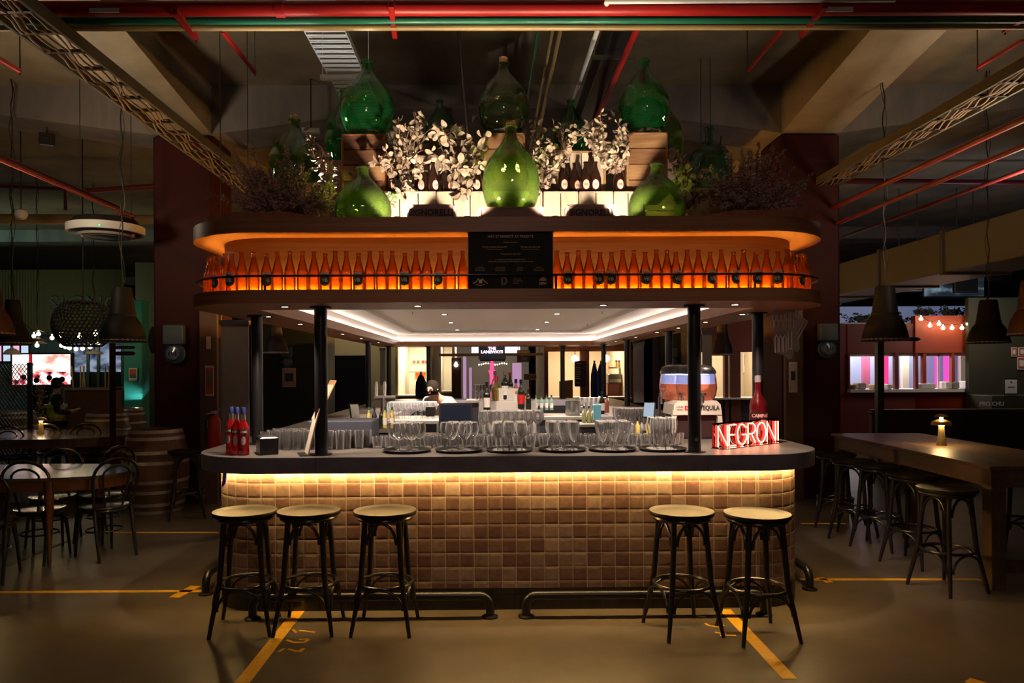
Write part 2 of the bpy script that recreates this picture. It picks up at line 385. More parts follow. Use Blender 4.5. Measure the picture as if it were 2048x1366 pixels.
# brown boards fixed to the inner edge of both columns, with their notices
brown = mat('brown_board', (.15, .085, .055), .6, col2=(.11, .06, .04), vscale=(3, 3, 1))
def board(px0, px1, y, zt, label):
    a = at(px0, 700, y); b = at(px1, 700, y)
    return tag(MB().box(a.x, y - .06, 0, b.x, y, zt).build('wall_board', brown), label, 'board')
board(403, 437, 9.19, 2.48, 'tall brown board on the left column, carrying a red poster')
board(1567, 1602, 9.19, 2.55, 'tall brown board on the right column, carrying a paper notice')
def flat(name, px0, py0, px1, py1, Y, m, label, cat, th=.012, group=None, frame=None, inner=None, parent=None):
    a = at(px0, py0, Y); b = at(px1, py1, Y)
    if frame:
        t = thing(name, label, cat, ((a.x + b.x) / 2, Y, (a.z + b.z) / 2), 0, group); hx, hz = abs(b.x - a.x) / 2, abs(a.z - b.z) / 2
        MB().box(-hx, -th, -hz, hx, 0, hz).build('frame', frame, t)
        MB().box(-hx * .86, -th - .004, -hz * .86, hx * .86, -th, hz * .86).build('sheet', m, t)
        if inner:
            for (x0, z0, x1, z1, im, nm) in inner: MB().box(hx * x0, -th - .008, hz * z0, hx * x1, -th - .004, hz * z1).build(nm, im, t)
        return t
    return tag(MB().box(a.x, Y - th, b.z, b.x, Y, a.z).build(name, m), label, cat, group)
redpaper = mat('red_paper', (.50, .10, .06), .8); darkprint = mat('dark_print', (.05, .045, .045), .8); whitepaper = mat('white_paper', (.75, .72, .70), .8)
flat('poster', 411, 731, 428, 792, 9.12, redpaper, 'red poster on the brown board of the left column', 'poster', frame=paper, inner=[(-.7, -.35, .7, .7, mat('grey_print', (.22, .15, .14), .8), 'picture')])
flat('extinguisher_sign', 414, 826, 424, 855, 9.12, mat('sign_red', (.55, .02, .02), .5), 'small red and white fire extinguisher sign on the left column', 'sign', frame=whitepaper, inner=[(-.7, -.8, .7, -.1, whitepaper, 'text_panel')])
flat('notice', 413, 673, 422, 698, 9.12, paper, 'small pale notice above the red poster', 'notice')
flat('notice', 1577, 724, 1594, 785, 9.12, paper, 'white paper notice with a photo on the brown board of the right column', 'notice', frame=whitepaper, inner=[(-.55, -.2, .5, .4, darkprint, 'picture')])
flat('poster', 565, 736, 592, 774, 12.38, mat('poster_paper', (.50, .42, .38), .8), 'pale framed poster with a dark square picture on the green column', 'poster', frame=paper, inner=[(-.6, -.4, .6, .45, darkprint, 'picture')])
# bulkhead lights: round caged lamp under a blue grey box
bluebox = mat('blue_grey_plastic', (.055, .085, .12), .5); lens_m = mat('ribbed_lens', (.16, .22, .30), .15, coat=.6)
def bulkhead(px, py, Y, s, label):
    p = at(px, py, Y); t = thing('bulkhead_light', label, 'wall light', (p.x, Y, p.z))
    r = .115 * s
    MB().bbox(-r * 1.1, -.10, r * .95, r * 1.1, 0, r * 3.1, .01).build('junction_box', bluebox, t)
    MB().lathe([(0, 0), (r * 1.1, 0), (r * 1.15, .03), (r, .05), (r * .92, .05), (r * .92, .06), (r * .7, .10), (0, .12)], n=24).xf(Matrix.Rotation(pi / 2, 4, 'X')).build('lens', lens_m, t, True)
    mb = MB(); mb.tube([(r * 1.0 * cos(a), -.055, r * 1.0 * sin(a)) for a in [2 * pi * i / 24 for i in range(24)]], .010 * s, 6, True)
    for x in (-.35, 0, .35): mb.tube([(x * r, -.06, -r * .93), (x * r, -.125, 0), (x * r, -.06, r * .93)], .007 * s, 5)
    mb.build('guard', bluebox, t, True)
    return t
bulkhead(352, 707, 9.17, 1.0, 'round bulkhead light under a blue grey box on the left maroon column')
bulkhead(1652, 698, 9.17, .9, 'round bulkhead light under a blue grey box on the right maroon column')
bulkhead(575, 724, 12.37, .7, 'small round bulkhead light above the poster on the green column')
bulkhead(1344, 723, 17.6, .9, 'small dark round bulkhead light on the column behind the drinks machine')
# fire extinguisher
p = at(426, 890, 9.0); t = thing('fire_extinguisher', 'red fire extinguisher hanging low on the left column', 'fire extinguisher', (p.x, 9.045, p.z - .1))
MB().lathe([(0, 0), (.075, 0), (.08, .02), (.08, .38), (.06, .43), (.025, .46), (.025, .49), (0, .49)]).build('cylinder', redpipe, t, True)
MB().box(-.02, -.05, .49, .02, .06, .52).tube([(.02, 0, .50), (.09, 0, .56)], .008).build('handle', steel, t); MB().tube([(-.02, -.02, .48), (-.10, -.02, .42), (-.10, -.02, .12)], .012).build('hose', blackpaint, t, True)

# ================================================================ overhead services
def pipe(name, pts, r, m, label, cat='pipe', group=None, n=14): return tag(MB().tube(pts, r, n).build(name, m, smooth=True), label, cat, group)
def hp(y0px, y1px, Y):  # horizontal run crosswise
    c = at(1000, (y0px + y1px) / 2, Y); return c.z, (y1px - y0px) / 2 / F * Y
z, r = hp(2, 31, 5.0); redrun = (z, r)
t = thing('fire_main', 'large red fire pipe running across the very top of the view', 'pipe', (0, 5.0, z))
MB().tube([(-9, 0, 0), (9, 0, 0)], r, 20).build('pipe_body', redpipe, t, True)
for x in (-1.42, 3.9): MB().tube([(x - .03, 0, 0), (x + .03, 0, 0)], r * 1.18, 20).build('coupling', redpipe, t, True)
for (px, w_) in ((205, 54), (1680, 46)):
    a = at(px, 28, 4.93); MB().box(a.x - .1, -.052, -.05, a.x + .1, -.045, -.02).build('pipe_label', whitepaper, t)
z, r = hp(33, 48, 5.14); pipe('water_pipe', [(-9, 5.14, z), (9, 5.14, z)], r, greenpipe, 'green pipe running under the large red pipe')
z, r = hp(48, 61, 5.28); pipe('water_pipe', [(-9, 5.28, z), (9, 5.28, z)], r, tanpipe, 'tan pipe running beside the green pipe')
def strut(px0, py0, px1, py1, Y0, Y1, m, label, name='pipe_bracket', w_=.02, group=None):
    a = at(px0, py0, Y0); b = at(px1, py1, Y1); d = (b - a); L = d.length; d.normalize()
    t = thing(name, label, 'bracket', a, 0, group); M = d.to_track_quat('X', 'Z').to_matrix().to_4x4()
    mb = MB(); mb.box(0, -w_, -w_, L, w_, -w_ * .8); mb.box(0, -w_, -w_, L, -w_ * .8, w_); mb.box(0, w_ * .8, -w_, L, w_, w_); mb.xf(M).build('channel', m, t)
    mb = MB()
    q = b - a; mb.tube([q + Vector((0, 0, -.04)), (q.x, q.y, CZ - a.z)], .006, 6); mb.build('hanger_rod', steeldk, t)
    return t
strut(348, 22, 392, 75, 4.85, 5.5, redpipe, 'red channel bracket under the pipes, upper left')
strut(782, 8, 790, 72, 4.85, 5.5, redpipe, 'red channel bracket under the pipes beside the cable tray')
strut(1650, 10, 1602, 70, 4.85, 5.5, redpipe, 'red channel bracket under the pipes, upper right')
strut(2046, 36, 2010, 60, 5.1, 5.5, redpipe, 'red channel bracket at the right edge of the view')
strut(445, 62, 510, 145, 5.7, 7.2, redpipe, 'thin red channel above the left cable ladder', w_=.014)
strut(1565, 58, 1495, 142, 5.7, 7.2, redpipe, 'thin red channel hanging right of the demijohns', w_=.014)
strut(-10, 112, 40, 142, 5.7, 6.3, redpipe, 'short red bracket at the left edge of the view', w_=.014)
strut(2046, 80, 1955, 135, 5.7, 6.6, redpipe, 'short red bracket high at the right edge', w_=.012)
def longpipe(px0, py0, z, y0, y1, r, m, label, **k):
    """pipe running away from the viewer at height z through the given pixel"""
    p = onz(px0, py0, z); return pipe('overhead_pipe', [(p.x, y0, z), (p.x, y1, z)], r, m, label, **k)
# slanting red pipe in the middle
a = at(1300, 0, 5.1); b = at(1190, 245, 8.6); pipe('sprinkler_pipe', [a, b], .026, redpipe, 'slim red pipe slanting down behind the right demijohn')
# white conduit with a bend
a = at(1790, -2, 4.9); b = at(1215, 2, 4.9); c_ = at(1145, 205, 8.6)
pipe('conduit', [a, b + Vector((.05, 0, 0)), b, b + (c_ - b) * .03, c_], .02, mat('white_conduit', (.75, .74, .72), .5), 'white conduit along the top edge, bending away beside the black duct')
longpipe(1106, 130, 4.75, 5.9, 24, .02, tanpipe, 'thin tan conduit running away above the middle demijohn')
longpipe(1092, 130, 4.75, 5.9, 24, .015, tanpipe, 'thinner tan conduit beside the middle demijohn')
longpipe(1070, 100, 4.8, 5.9, 24, .016, greenpipe, 'thin green pipe running away above the middle demijohn')
longpipe(923, 130, 4.9, 5.9, 24, .02, steeldk, 'dark grey conduit left of the middle demijohn')
# black duct beside it
p = onz(1262, 30, 4.62); t = thing('air_duct', 'long black metal duct running away above the bar', 'duct', (p.x, 5.3, 4.75))
MB().bbox(-.11, 0, -.13, .11, 14, .13, .01).build('duct_body', blackpaint, t)
for y in (1.5, 4, 7): MB().box(-.2, y, -.16, .2, y + .04, -.13).tube([(-.19, y + .02, -.14), (-.19, y + .02, .5)], .005, 5).tube([(.19, y + .02, -.14), (.19, y + .02, .5)], .005, 5).build('hanger', steel, t)
# perforated silver cable tray
p = onz(648, 60, 4.5); galv = mat('galvanised', (.72, .72, .72), .38, .45)
t = thing('cable_tray', 'bright slotted silver cable tray running away from the top edge', 'cable tray', (p.x, 4.3, 4.5))
mb = MB(); W = .17
for s in (-1, 1): mb.box(s * W - .004, 0, 0, s * W + .004, 9, .06)
mb.build('side_rail', galv, t)
mb = MB()
for i in range(88): y = .02 + i * .1; MB().box(-W, y, 0, W, y + .055, .006).box(-W, y + .02, -.006, W, y + .032, 0).build('slat', galv, t)
for y in (1.05, 2.62): MB().box(-.24, y, -.05, .24, y + .05, -.008).tube([(-.22, y + .02, -.04), (-.22, y + .02, .75)], .005, 5).tube([(.22, y + .02, -.04), (.22, y + .02, .75)], .005, 5).build('support_bar', galv, t)
# cable ladders left and right with loops of cable
def ladder(x, z, y0, y1, label, W=.15):
    t = thing('cable_ladder', label, 'cable ladder', (x, y0, z)); L = y1 - y0; mb = MB()
    for s in (-1, 1): mb.box(s * W - .012, 0, 0, s * W + .012, L, .09)
    mb.build('side_rail', mat('dull_metal', (.11, .10, .08), .7, .2), t)
    n = int(L / .3)
    for i in range(n): y = .1 + i * .3; MB().box(-W, y, .0, W, y + .03, .02).build('rung', steeldk, t)
    mb = MB(); rr_ = random.Random(int(x * 10))
    for c in range(5):
        off = (c - 2) * .05; pts = []
        for i in range(n * 4 + 1): y = i * .075; s = abs(sin(pi * y / .3 - pi * .33)); pts.append((off + .02 * sin(i * .7 + c), y + .1, .03 - .055 * s * (0.5 + .5 * rr_.random()) + c * .004))
        mb.tube(pts, .009, 5)
    mb.build('cables', mat('cable_jacket', (.22, .15, .10), .6), t, True)
    return t
p = onz(250, 195, 4.0); ladder(p.x, 4.0, 2.5, 10.8, 'cable ladder full of drooping cables crossing the upper left')
p = onz(1900, 238, 4.0); ladder(p.x, 4.0, 2.5, 13, 'dark cable ladder with cables crossing the upper right')
for i, (px, py, z, w_) in enumerate(((1850, 330, 3.7, .03), (1800, 395, 3.5, .025), (1900, 395, 3.45, .02))):
    p = onz(px, py, z); pipe('overhead_pipe', [(p.x, 4, z), (p.x, 26, z)], w_, mat('dark_red_pipe', (.16, .02, .02), .4), ['dark red pipe, topmost of the three running away on the right', 'dark red pipe, lowest of the three running away on the right', 'dark red pipe, middle one of the three running away on the right'][i])
for i, (px, py, z) in enumerate(((40, 330, 3.6), (120, 370, 3.5))):
    p = onz(px, py, z); pipe('overhead_pipe', [(p.x, 4, z), (p.x, 8.6, z), (p.x, 8.6, z - .25)], .022, mat('dark_red_pipe', (.16, .02, .02), .4), ['slim dark red pipe sloping across the far left ceiling', 'slim dark red pipe nearer the column in the left ceiling'][i])
pipe('overhead_pipe', [at(-10, 372, 14), at(130, 378, 14), at(131, 420, 14)], .035, mat('dark_red_pipe', (.16, .02, .02), .4), 'dark red pipe with a drop behind the left cable ladder')
pipe('overhead_pipe', [at(172, 382, 11), at(315, 372, 11)], .04, mat('dark_red_pipe', (.16, .02, .02), .4), 'dark red pipe above the round ceiling unit')
pipe('overhead_pipe', [at(1690, 362, 12.5), at(2060, 366, 12.5)], .05, mat('dark_red_pipe', (.16, .02, .02), .4), 'dark red cross pipe right of the right column')
# rectangular duct with joints on the right
p = onz(1700, 560, 3.0)
t = thing('air_duct', 'big dull grey sheet metal duct running away on the right', 'duct', (6.2, 6.0, 2.95))
MB().bbox(0, 0, 0, .9, 15, .55, .01).build('duct_body', mat('duct_metal', (.16, .15, .12), .5, .4), t); mb = MB()
for i in range(9): y = .6 + i * 1.6; mb.ring([(-.03, 0), (.93, 0), (.93, .1), (-.03, .1)], [(0, .01), (.9, .01), (.9, .09), (0, .09)], -.02, .57) if False else mb.box(-.03, y, -.03, .93, y + .06, .58)
mb.build('joint_flanges', mat('duct_metal2', (.10, .095, .08), .5, .4), t)
# tan crossing beam far left
a = at(-10, 438, 12.5); b = at(313, 440, 12.5); pipe('overhead_pipe', [a, b], .085, tanpipe, 'broad tan pipe crossing behind the round ceiling unit')

# ================================================================ the bar: counter
tiles = tile_mat('glazed_tiles', (.17, .088, .066), (.34, .235, .175), (.24, .14, .100), (.66, .56, .44), .0985)
dktiles = tile_mat('black_tiles', (.014, .012, .012), (.022, .018, .017), (.018, .015, .014), (.035, .03, .028), .0985, .3)
YT, YB = 5.05, 14.1
pt = dense(rr(2.12, YT, YB, .38), .3); 
bar = thing('bar_counter', 'island bar front clad in square glazed brown tiles above a black plinth', 'bar counter', (0, 0, 0))
band('tiled_front', pt, .151, .982, tiles, bar); band('plinth', pt, 0, .151, dktiles, bar)
ls = rr(2.145, YT - .025, YB + .025, .405); MB().tube([(x, y, .972) for x, y in [(CXB - 2.145, 5.62)] + ls[45:60] + ls[0:15] + [(CXB + 2.145, 5.62)]], .006, 6).build('led_strip', glow('led_warm', (1, .64, .22), 230), bar)
MB().ring(rr(2.11, YT + .01, YB - .01, .37), rr(1.36, YT + .60, YB - .62, .05), .1, .978).build('carcass', blackpaint, bar)
ctop = thing('countertop', 'thick dark rounded countertop running round the island bar', 'countertop', (0, 0, 0))
out = rr(2.24, 4.85, 14.3, .55, 20); inn = rr(1.34, 5.62, 13.5, .05, 20)
MB().ring(out, inn, .983, 1.089).build('slab_edge', stone, ctop, True)
MB().ring(rr(2.238, 4.852, 14.298, .548, 20), rr(1.342, 5.618, 13.502, .05, 20), 1.089, 1.0915).build('top_surface', stonetop, ctop)
mb = MB()
for px in (631, 1416): a = at(px, 930, 4.849); mb.box(a.x - .0012, 4.8485, .985, a.x + .0012, 4.86, 1.088)
mb.build('joint', blackpaint, ctop)
# blue cloth tag hanging from the counter
a = at(452, 958, 5.05); tag(MB().add([(a.x - .01, 5.02, .98), (a.x + .015, 5.02, .98), (a.x + .012, 5.01, .90), (a.x - .015, 5.01, .87), (a.x - .01, 5.025, .98), (a.x + .015, 5.025, .98), (a.x + .012, 5.015, .90), (a.x - .015, 5.015, .87)], [(0, 1, 2, 3), (7, 6, 5, 4), (0, 4, 5, 1), (1, 5, 6, 2), (2, 6, 7, 3), (3, 7, 4, 0)]).build('cloth_strip', mat('blue_cloth', (.02, .04, .5), .8)), 'little blue strip hanging below the left end of the counter', 'cloth')
# foot rails
def footrail(pts, feet, label, r=.029):
    t = thing('foot_rail', label, 'foot rail', (0, 0, 0), 0, 'black pipe foot rails round the bar')
    MB().tube(pts, r, 12).build('rail', blackpaint, t, True)
    for (x, y) in feet: MB().lathe([(0, 0), (.055, 0), (.055, .01), (.035, .016), (0, .016)], (x, y, 0), 16).build('foot_flange', blackpaint, t)
def railpts(x0, x1, y, z=.145, b=.07):
    P = [(x0, y, .01)]
    for i in range(7): a = pi / 2 * i / 6; P.append((x0 + b - b * cos(a), y, z - b + b * sin(a)))
    for i in range(7): a = pi / 2 * i / 6; P.append((x1 - b + b * sin(a), y, z - b + b * cos(a)))
    P.append((x1, y, .01)); return P
a, b = at(505, 1200, 4.9), at(980, 1200, 4.9); footrail(railpts(a.x, b.x, 4.9), [(a.x, 4.9), (b.x, 4.9)], 'black pipe foot rail along the left half of the bar front')
a, b = at(1052, 1200, 4.9), at(1528, 1200, 4.9); footrail(railpts(a.x, b.x, 4.9), [(a.x, 4.9), (b.x, 4.9)], 'black pipe foot rail along the right half of the bar front')
for s, lb in ((-1, 'black pipe foot rail on the left side of the bar'), (1, 'black pipe foot rail on the right side of the bar')):
    x = CXB + s * 2.27; P = [(q[1], q[0], q[2]) for q in railpts(5.45, 9.0, x)]; footrail(P, [(x, 5.45), (x, 9.0)], lb)

# ================================================================ the bar: canopy
cano = thing('bar_canopy', 'two tier wooden canopy with rounded ends over the bar', 'canopy', (0, 0, 0))
ZS0, ZS1, ZU0, ZU1 = 2.113, 2.20, 2.572, 2.67
D0, DE = 4.72, 14.5
outc = rr(2.25, D0, DE, .6, 20); hole = rr(1.80, 5.28, 13.57, .02, 20)
MB().ring(outc, hole, ZS0, ZS1).build('lower_shelf', veneer, cano, True)
MB().ring(outc, rr(1.2, 6.4, 13, .1, 20), ZU0, ZU1 - .036).build('upper_shelf', veneer, cano, True)
MB().ring(outc, rr(2.225, D0 + .025, DE - .025, .575, 20), ZU1 - .036, ZU1 + .0).build('shelf_lip', veneer, cano, True)
MB().ring(rr(2.05, 4.92, 14.3, .42, 20), rr(2.02, 4.95, 14.27, .39, 20), ZS1, ZU0).build('backing_panel', mat('backing_veneer', (.34, .16, .06), .45, col2=(.46, .24, .10), vscale=(1.2, 1.2, 38)), cano, True)
# white recessed ceiling
MB().ring(rr(1.90, 5.18, 13.67, .02, 4), rr(1.88, 5.20, 13.65, .02, 4), ZS1, 2.33).build('ceiling_recess', whitepaint, cano)
MB().tube([(x, y, ZS1 + .003) for x, y in dense(rr(1.855, 5.225, 13.625, .03, 3), .4)], .003, 5, True).build('led_strip', glow('added_cove_led', (1, .84, .70), 70), cano)  # added strip hidden behind the lip, brightens the white ceiling
MB().ring(rr(1.895, 5.185, 13.665, .02, 4), rr(1.5, 5.9, 12.9, .02, 4), 2.325, 2.36).box(CXB - 1.52, 5.88, 2.355, CXB + 1.52, 12.92, 2.38).build('ceiling_panel', whitepaint, cano)
# retaining rail in front of the bottles
rail = [(x, y, 2.292) for x, y in rr(2.235, D0 + .02, DE - .02, .59, 20)]
MB().tube(rail, .0075, 8, True).build('bottle_rail', blackpaint, cano, True)
for px in (530, 938, 1112, 1510): a = at(px, 560, D0 + .02); MB().tube([(a.x, D0 + .02, ZS1), (a.x, D0 + .02, 2.292)], .008, 8).build('rail_post', blackpaint, cano)
for y in (6.2, 8, 10):
    for s in (-1, 1): MB().tube([(CXB + s * 2.235, y, ZS1), (CXB + s * 2.235, y, 2.292)], .008, 8).build('rail_post', blackpaint, cano)
MB().tube([(x, y, ZS1 + .014) for x, y in dense(rr(2.062, 4.905, 14.315, .43), .3)], .005, 6, True).build('led_strip', glow('led_orange', (1, .50, .07), 190), cano)
# posts
def post(x, y):
    MB().lathe([(.044, 1.095), (.044, ZS0 - .012)], (x, y, 0), 20).lathe([(.075, ZS0 - .012), (.075, ZS0)], (x, y, 0), 20).lathe([(.075, 1.0915), (.075, 1.097)], (x, y, 0), 20).build('post', blackpaint, cano, True)
for x, y in ((-1.16, 5.02), (1.425, 5.02), (CXB - 2.02 + .03, 5.8), (CXB + 2.0, 5.75), (CXB - 2.0, 11.2), (CXB + 2.0, 8.6), (CXB + 2.0, 11.2), (-1.16, 14.0), (1.425, 14.0), (CXB - 2, 13.5), (CXB + 2, 13.5)): post(x, y)
dl_em = glow('downlight_disc', (1, .86, .68), 28); dl_ring = mat('downlight_ring', (.03, .03, .03), .4)
def downlight(x, y, z, p, spot=True, big=1.0, col=(1, .76, .54), aim=None):
    mb = MB(); mb.cap = False; mb.lathe([(.034 * big, 0), (.034 * big, -.004), (.022 * big, -.004), (.022 * big, 0)], (x, y, z), 16).build('downlight_ring', dl_ring, cano)
    MB().lathe([(0, -.003), (.022 * big, -.003)], (x, y, z), 14).build('downlight_lens', dl_em, cano)
    if spot: lamp('SPOT', (x, y, z - .012), p, col, .02, aim or (x, y, 0), 95, .35)
for px in (563, 833, 1210, 1478): a = at(px, 611, 4.9); downlight(a.x, 4.98, ZS0, 85, aim=(a.x, 5.65, 1.0))
for s in (-1, 1):
    for i, y in enumerate((5.9, 6.9, 7.9, 8.9, 10.2, 11.8)): downlight(CXB + s * 1.93, y, ZS0, 26, i % 2 == 0)
for x in (-.55, .85):
    for y in (7.55, 9.0, 10.6, 12.6): downlight(x, y, 2.355, 480, True, 1.4, (1, .80, .62))
mb = MB()
for (x, y) in ((-.9, 8.6), (-.9, 11.6), (1.35, 8.6), (1.5, 11)): mb.tube([(x, y, 2.355), (x, y, 2.32)], .008, 6).lathe([(0, 0), (.03, .002), (0, .004)], (x, y, 2.318), 10)
mb.build('sprinkler_heads', steel, cano)
# ================================================================ beer bottles along the lower shelf
labgreen = mat('label_green', (.02, .11, .05), .6); labwhite = mat('label_white', (.75, .72, .68), .6); labred = mat('label_red', (.55, .03, .02), .6)
def bottle_prof(h, r=.0375, rn=.0135):
    k = h / .262
    return [(0, .004), (r * .8, 0), (r, .006), (r, .115 * k), (r * .97, .13 * k), (r * .80, .158 * k), (r * .58, .188 * k), (rn * 1.15, .215 * k), (rn, .238 * k), (rn, .248 * k), (rn * 1.25, .250 * k), (rn * 1.25, .260 * k), (rn * .8, .262 * k)]
def mb_nc(): m = MB(); m.cap = False; return m
def curved_patch(R, z0, z1, half, n=12, oval=False, t=.0008, a0=-pi / 2):
    """label wrapped on a cylinder, oval or rectangular"""
    mb = MB(); v = []; f = []; rows = 9
    for j in range(rows + 1):
        q = j / rows; z = z0 + (z1 - z0) * q; hw = half * (sqrt(max(0, 1 - (2 * q - 1) ** 2)) if oval else 1)
        for i in range(n + 1): a = a0 + hw * (2 * i / n - 1); v.append(((R + t) * cos(a), (R + t) * sin(a), z))
    for j in range(rows):
        for i in range(n): k = j * (n + 1) + i; f.append((k, k + 1, k + n + 2, k + n + 1))
    return mb.add(v, f)
def tall_bottle():
    t = thing('beer_bottle', 'tall bottle', 'bottle'); mb_nc().lathe(bottle_prof(.264), n=20).build('bottle_glass', amber, t, True); return t
def short_bottle():
    t = thing('beer_bottle', 'labelled bottle', 'bottle'); mb_nc().lathe(bottle_prof(.250), n=20).build('bottle_glass', amber, t, True)
    lb = curved_patch(.0375, .028, .112, 1.05, 14, True, .0008); lb.build('body_label', labgreen, t, True)
    wrapmb(text_mb('VB', .038, .0012, sx=.9, bold=.0012), .0390, .068).build('lettering', labwhite, t)
    wrapmb(MB().box(-.022, -.001, -.005, .022, 0, .005), .0387, .047).build('red_band', labred, t)
    wrapmb(text_mb('BITTER', .012, .001), .0390, .036).build('lettering', labwhite, t)
    curved_patch(.0375, .108, .122, .8, 10, False, .001).build('neck_label', labwhite, t, True)
    return t
TALL, SHORT = Proto(tall_bottle()), Proto(short_bottle())
YBT = 4.82
xs = [417, 425, 435, 447.5, 463.7, 484, 508, 533.5, 555, 580, 605, 628, 651, 671, 693, 717.6, 740, 763, 785, 810, 832, 854, 879, 901, 926]
vbl = {4, 7, 12, 15, 19, 22}
xr = [1114, 1134.6, 1157, 1178, 1200.5, 1223, 1245.6, 1267.6, 1290.5, 1313, 1334, 1352, 1374.5, 1397, 1420, 1443, 1467, 1487, 1511, 1533, 1556, 1575]
vbr = {1, 4, 5, 8, 11, 14, 16, 18, 20}
LBT = []
for i, px in enumerate(xs[4:]):
    LBT.append((at(px, 560, YBT).x, YBT, (i + 4) in vbl, 'L', len(xs) - 4 - i))
for i, px in enumerate(xr): LBT.append((at(px, 560, YBT).x, YBT, i in vbr, 'R', i + 1))
nL = {0: 0, 1: 0}
for side in ('L', 'R'):
    rows = [b for b in LBT if b[3] == side]; rows.sort(key=lambda b: b[4]); ct = {True: 0, False: 0}
    for (x, y, vb, sd, kx) in rows:
        ct[vb] += 1; wd = 'left' if sd == 'L' else 'right'
        P = SHORT if vb else TALL
        P.put((x, y + rnd.uniform(-.004, .004), ZS1), rnd.uniform(-.5, .4) if vb else 0,
              ('green-labelled beer bottle on the canopy shelf, %s of its kind %s of the plaque' if vb else 'plain amber bottle on the canopy shelf, %s of its kind %s of the plaque') % (ordn(ct[vb]), wd), 'beer bottles standing along the canopy shelf')
# round the curved ends and a little way along both sides
cc = [p for p in rr(2.15, 4.82, 14.4, .50, 24)]
def arc_bottles(s):
    x0 = max(b[0] for b in LBT) if s > 0 else min(b[0] for b in LBT)
    W_, R_ = 2.15, .50; cxs = CXB + s * (W_ - R_); a = max(0, (abs(x0 - CXB) - (W_ - R_))) ; pos = []; d = a / R_ if a < R_ else 1
    d += .082 / R_ 
    while d < pi / 2: pos.append((cxs + s * R_ * sin(d), YBT + R_ - R_ * cos(d), d)); d += .082 / R_
    y = YBT + R_ + .02
    while y < 6.3: pos.append((CXB + s * W_, y, pi / 2)); y += .083
    return pos
for s, wd in ((-1, 'left'), (1, 'right')):
    ct = {True: 0, False: 0}
    for i, (x, y, d) in enumerate(arc_bottles(s)):
        vb = i in (1, 6, 11, 15); ct[vb] += 1; P = SHORT if vb else TALL
        P.put((x, y, ZS1), s * d, ('green-labelled bottle at the %s curved shelf end, %s of its kind from the front' if vb else 'plain amber bottle at the %s curved shelf end, %s of its kind from the front') % (wd, ordn(ct[vb])), 'beer bottles standing along the canopy shelf')
# plaque
a = at(935, 435, 4.75); b = at(1107, 575, 4.75); cxp = (a.x + b.x) / 2; hw = (b.x - a.x) / 2; hz = (a.z - ZS1) / 2; gold = mat('gold_print', (.75, .56, .34), .5)
t = thing('plaque', 'black opening plaque with gold lettering in the middle of the canopy', 'plaque', (cxp, 4.760, ZS1))
MB().bbox(-hw, -.008, 0, hw, .008, 2 * hz, .001).build('panel', mat('plaque_black', (.018, .015, .013), .55, spec=.15), t)
mb = MB(); g = .004
for (x0, z0, x1, z1) in ((-hw, 0, -hw + g, 2 * hz), (hw - g, 0, hw, 2 * hz), (-hw, 2 * hz - g, hw, 2 * hz)): mb.box(x0, -.0105, z0, x1, -.0075, z1)
mb.build('gold_border', gold, t)
def ptext(s, px, py, size, sx=1.0, m=gold, bold=0, al='CENTER'):
    q = at(px, py, 4.75); shiftmb(text_mb(s, size, .001, al, sx, bold), (q.x - cxp, -.0095, q.z - ZS1)).build('lettering', m, t)
ptext('HAY ST MARKET AT PADDY\'S', 1021, 473, .024, .95, bold=.0003)
ptext('Officially opened by', 1021, 484.5, .012)
ptext('The Hon. Anthony Albanese MP', 989, 494, .0135, .9, bold=.0002); ptext('The Hon. Chris Minns MP', 1061, 494, .0135, .9, bold=.0002)
ptext('Prime Minister of Australia', 989, 498.5, .0095); ptext('Premier of New South Wales', 1061, 498.5, .0095)
ptext('Wednesday 9th April 2025', 1021, 508, .012)
ptext('In celebration of Doltone Hospitality Group', 1021, 519, .011); ptext('dedicated to sustaining Sydney\'s social landscapes and historic heritage', 1021, 523, .0105, .98)
for (px, s) in ((960, 'Paul Signorelli AM'), (1001, 'Jeff Gilmore Chairman'), (1040, 'Brad Loiterton'), (1078, 'Sandra Bender')):
    for j in range(3): ptext(s if j == 0 else ('Hay St Market Hospitality' if px != 1040 else 'Hay St Market'), px, 534.5 + 3.4 * j, .0068, .95)
import unicodedata
for i, ch in enumerate('HAY ST MARKET'):
    ang = radians(180 - (14 + i * 152 / 12)); q = at(1021, 461, 4.75); r_ = .052
    if ch == ' ': continue
    m_ = text_mb(ch, .019, .001, bold=.0004).xf(Matrix.Rotation(-(ang - pi / 2), 4, 'Y')); shiftmb(m_, (q.x - cxp + r_ * cos(ang), -.0095, q.z - ZS1 + r_ * sin(ang))).build('lettering', gold, t)
q = at(1021, 461, 4.75); shiftmb(MB().lathe([(0, 0), (.012, 0), (.016, .002), (.010, .003), (0, .003)], n=16).xf(Matrix.Rotation(pi / 2, 4, 'X')), (q.x - cxp, -.009, q.z - ZS1 + .004)).tube([(q.x - cxp - .025, -.009, q.z - ZS1 - .004), (q.x - cxp - .01, -.009, q.z - ZS1 + .006), (q.x - cxp + .005, -.009, q.z - ZS1 + .018), (q.x - cxp + .024, -.009, q.z - ZS1 + .008)], .003, 5).build('emblem', gold, t)
def emb(px, py): q = at(px, py, 4.75); return q.x - cxp, q.z - ZS1
x, z = emb(961, 563); mb = MB()
for s in (-1, 1): mb.tube([(x + s * .05, -.009, z - .014), (x + s * .03, -.009, z - .004), (x + s * .018, -.009, z + .012), (x + s * .012, -.009, z + .022)], .0035, 5)
mb.box(x - .012, -.010, z - .012, x + .012, -.008, z + .014).tube([(x - .03, -.009, z - .02), (x, -.009, z - .026), (x + .03, -.009, z - .02)], .003, 5); mb.build('emblem', gold, t)
x, z = emb(1008, 562); mb = MB()
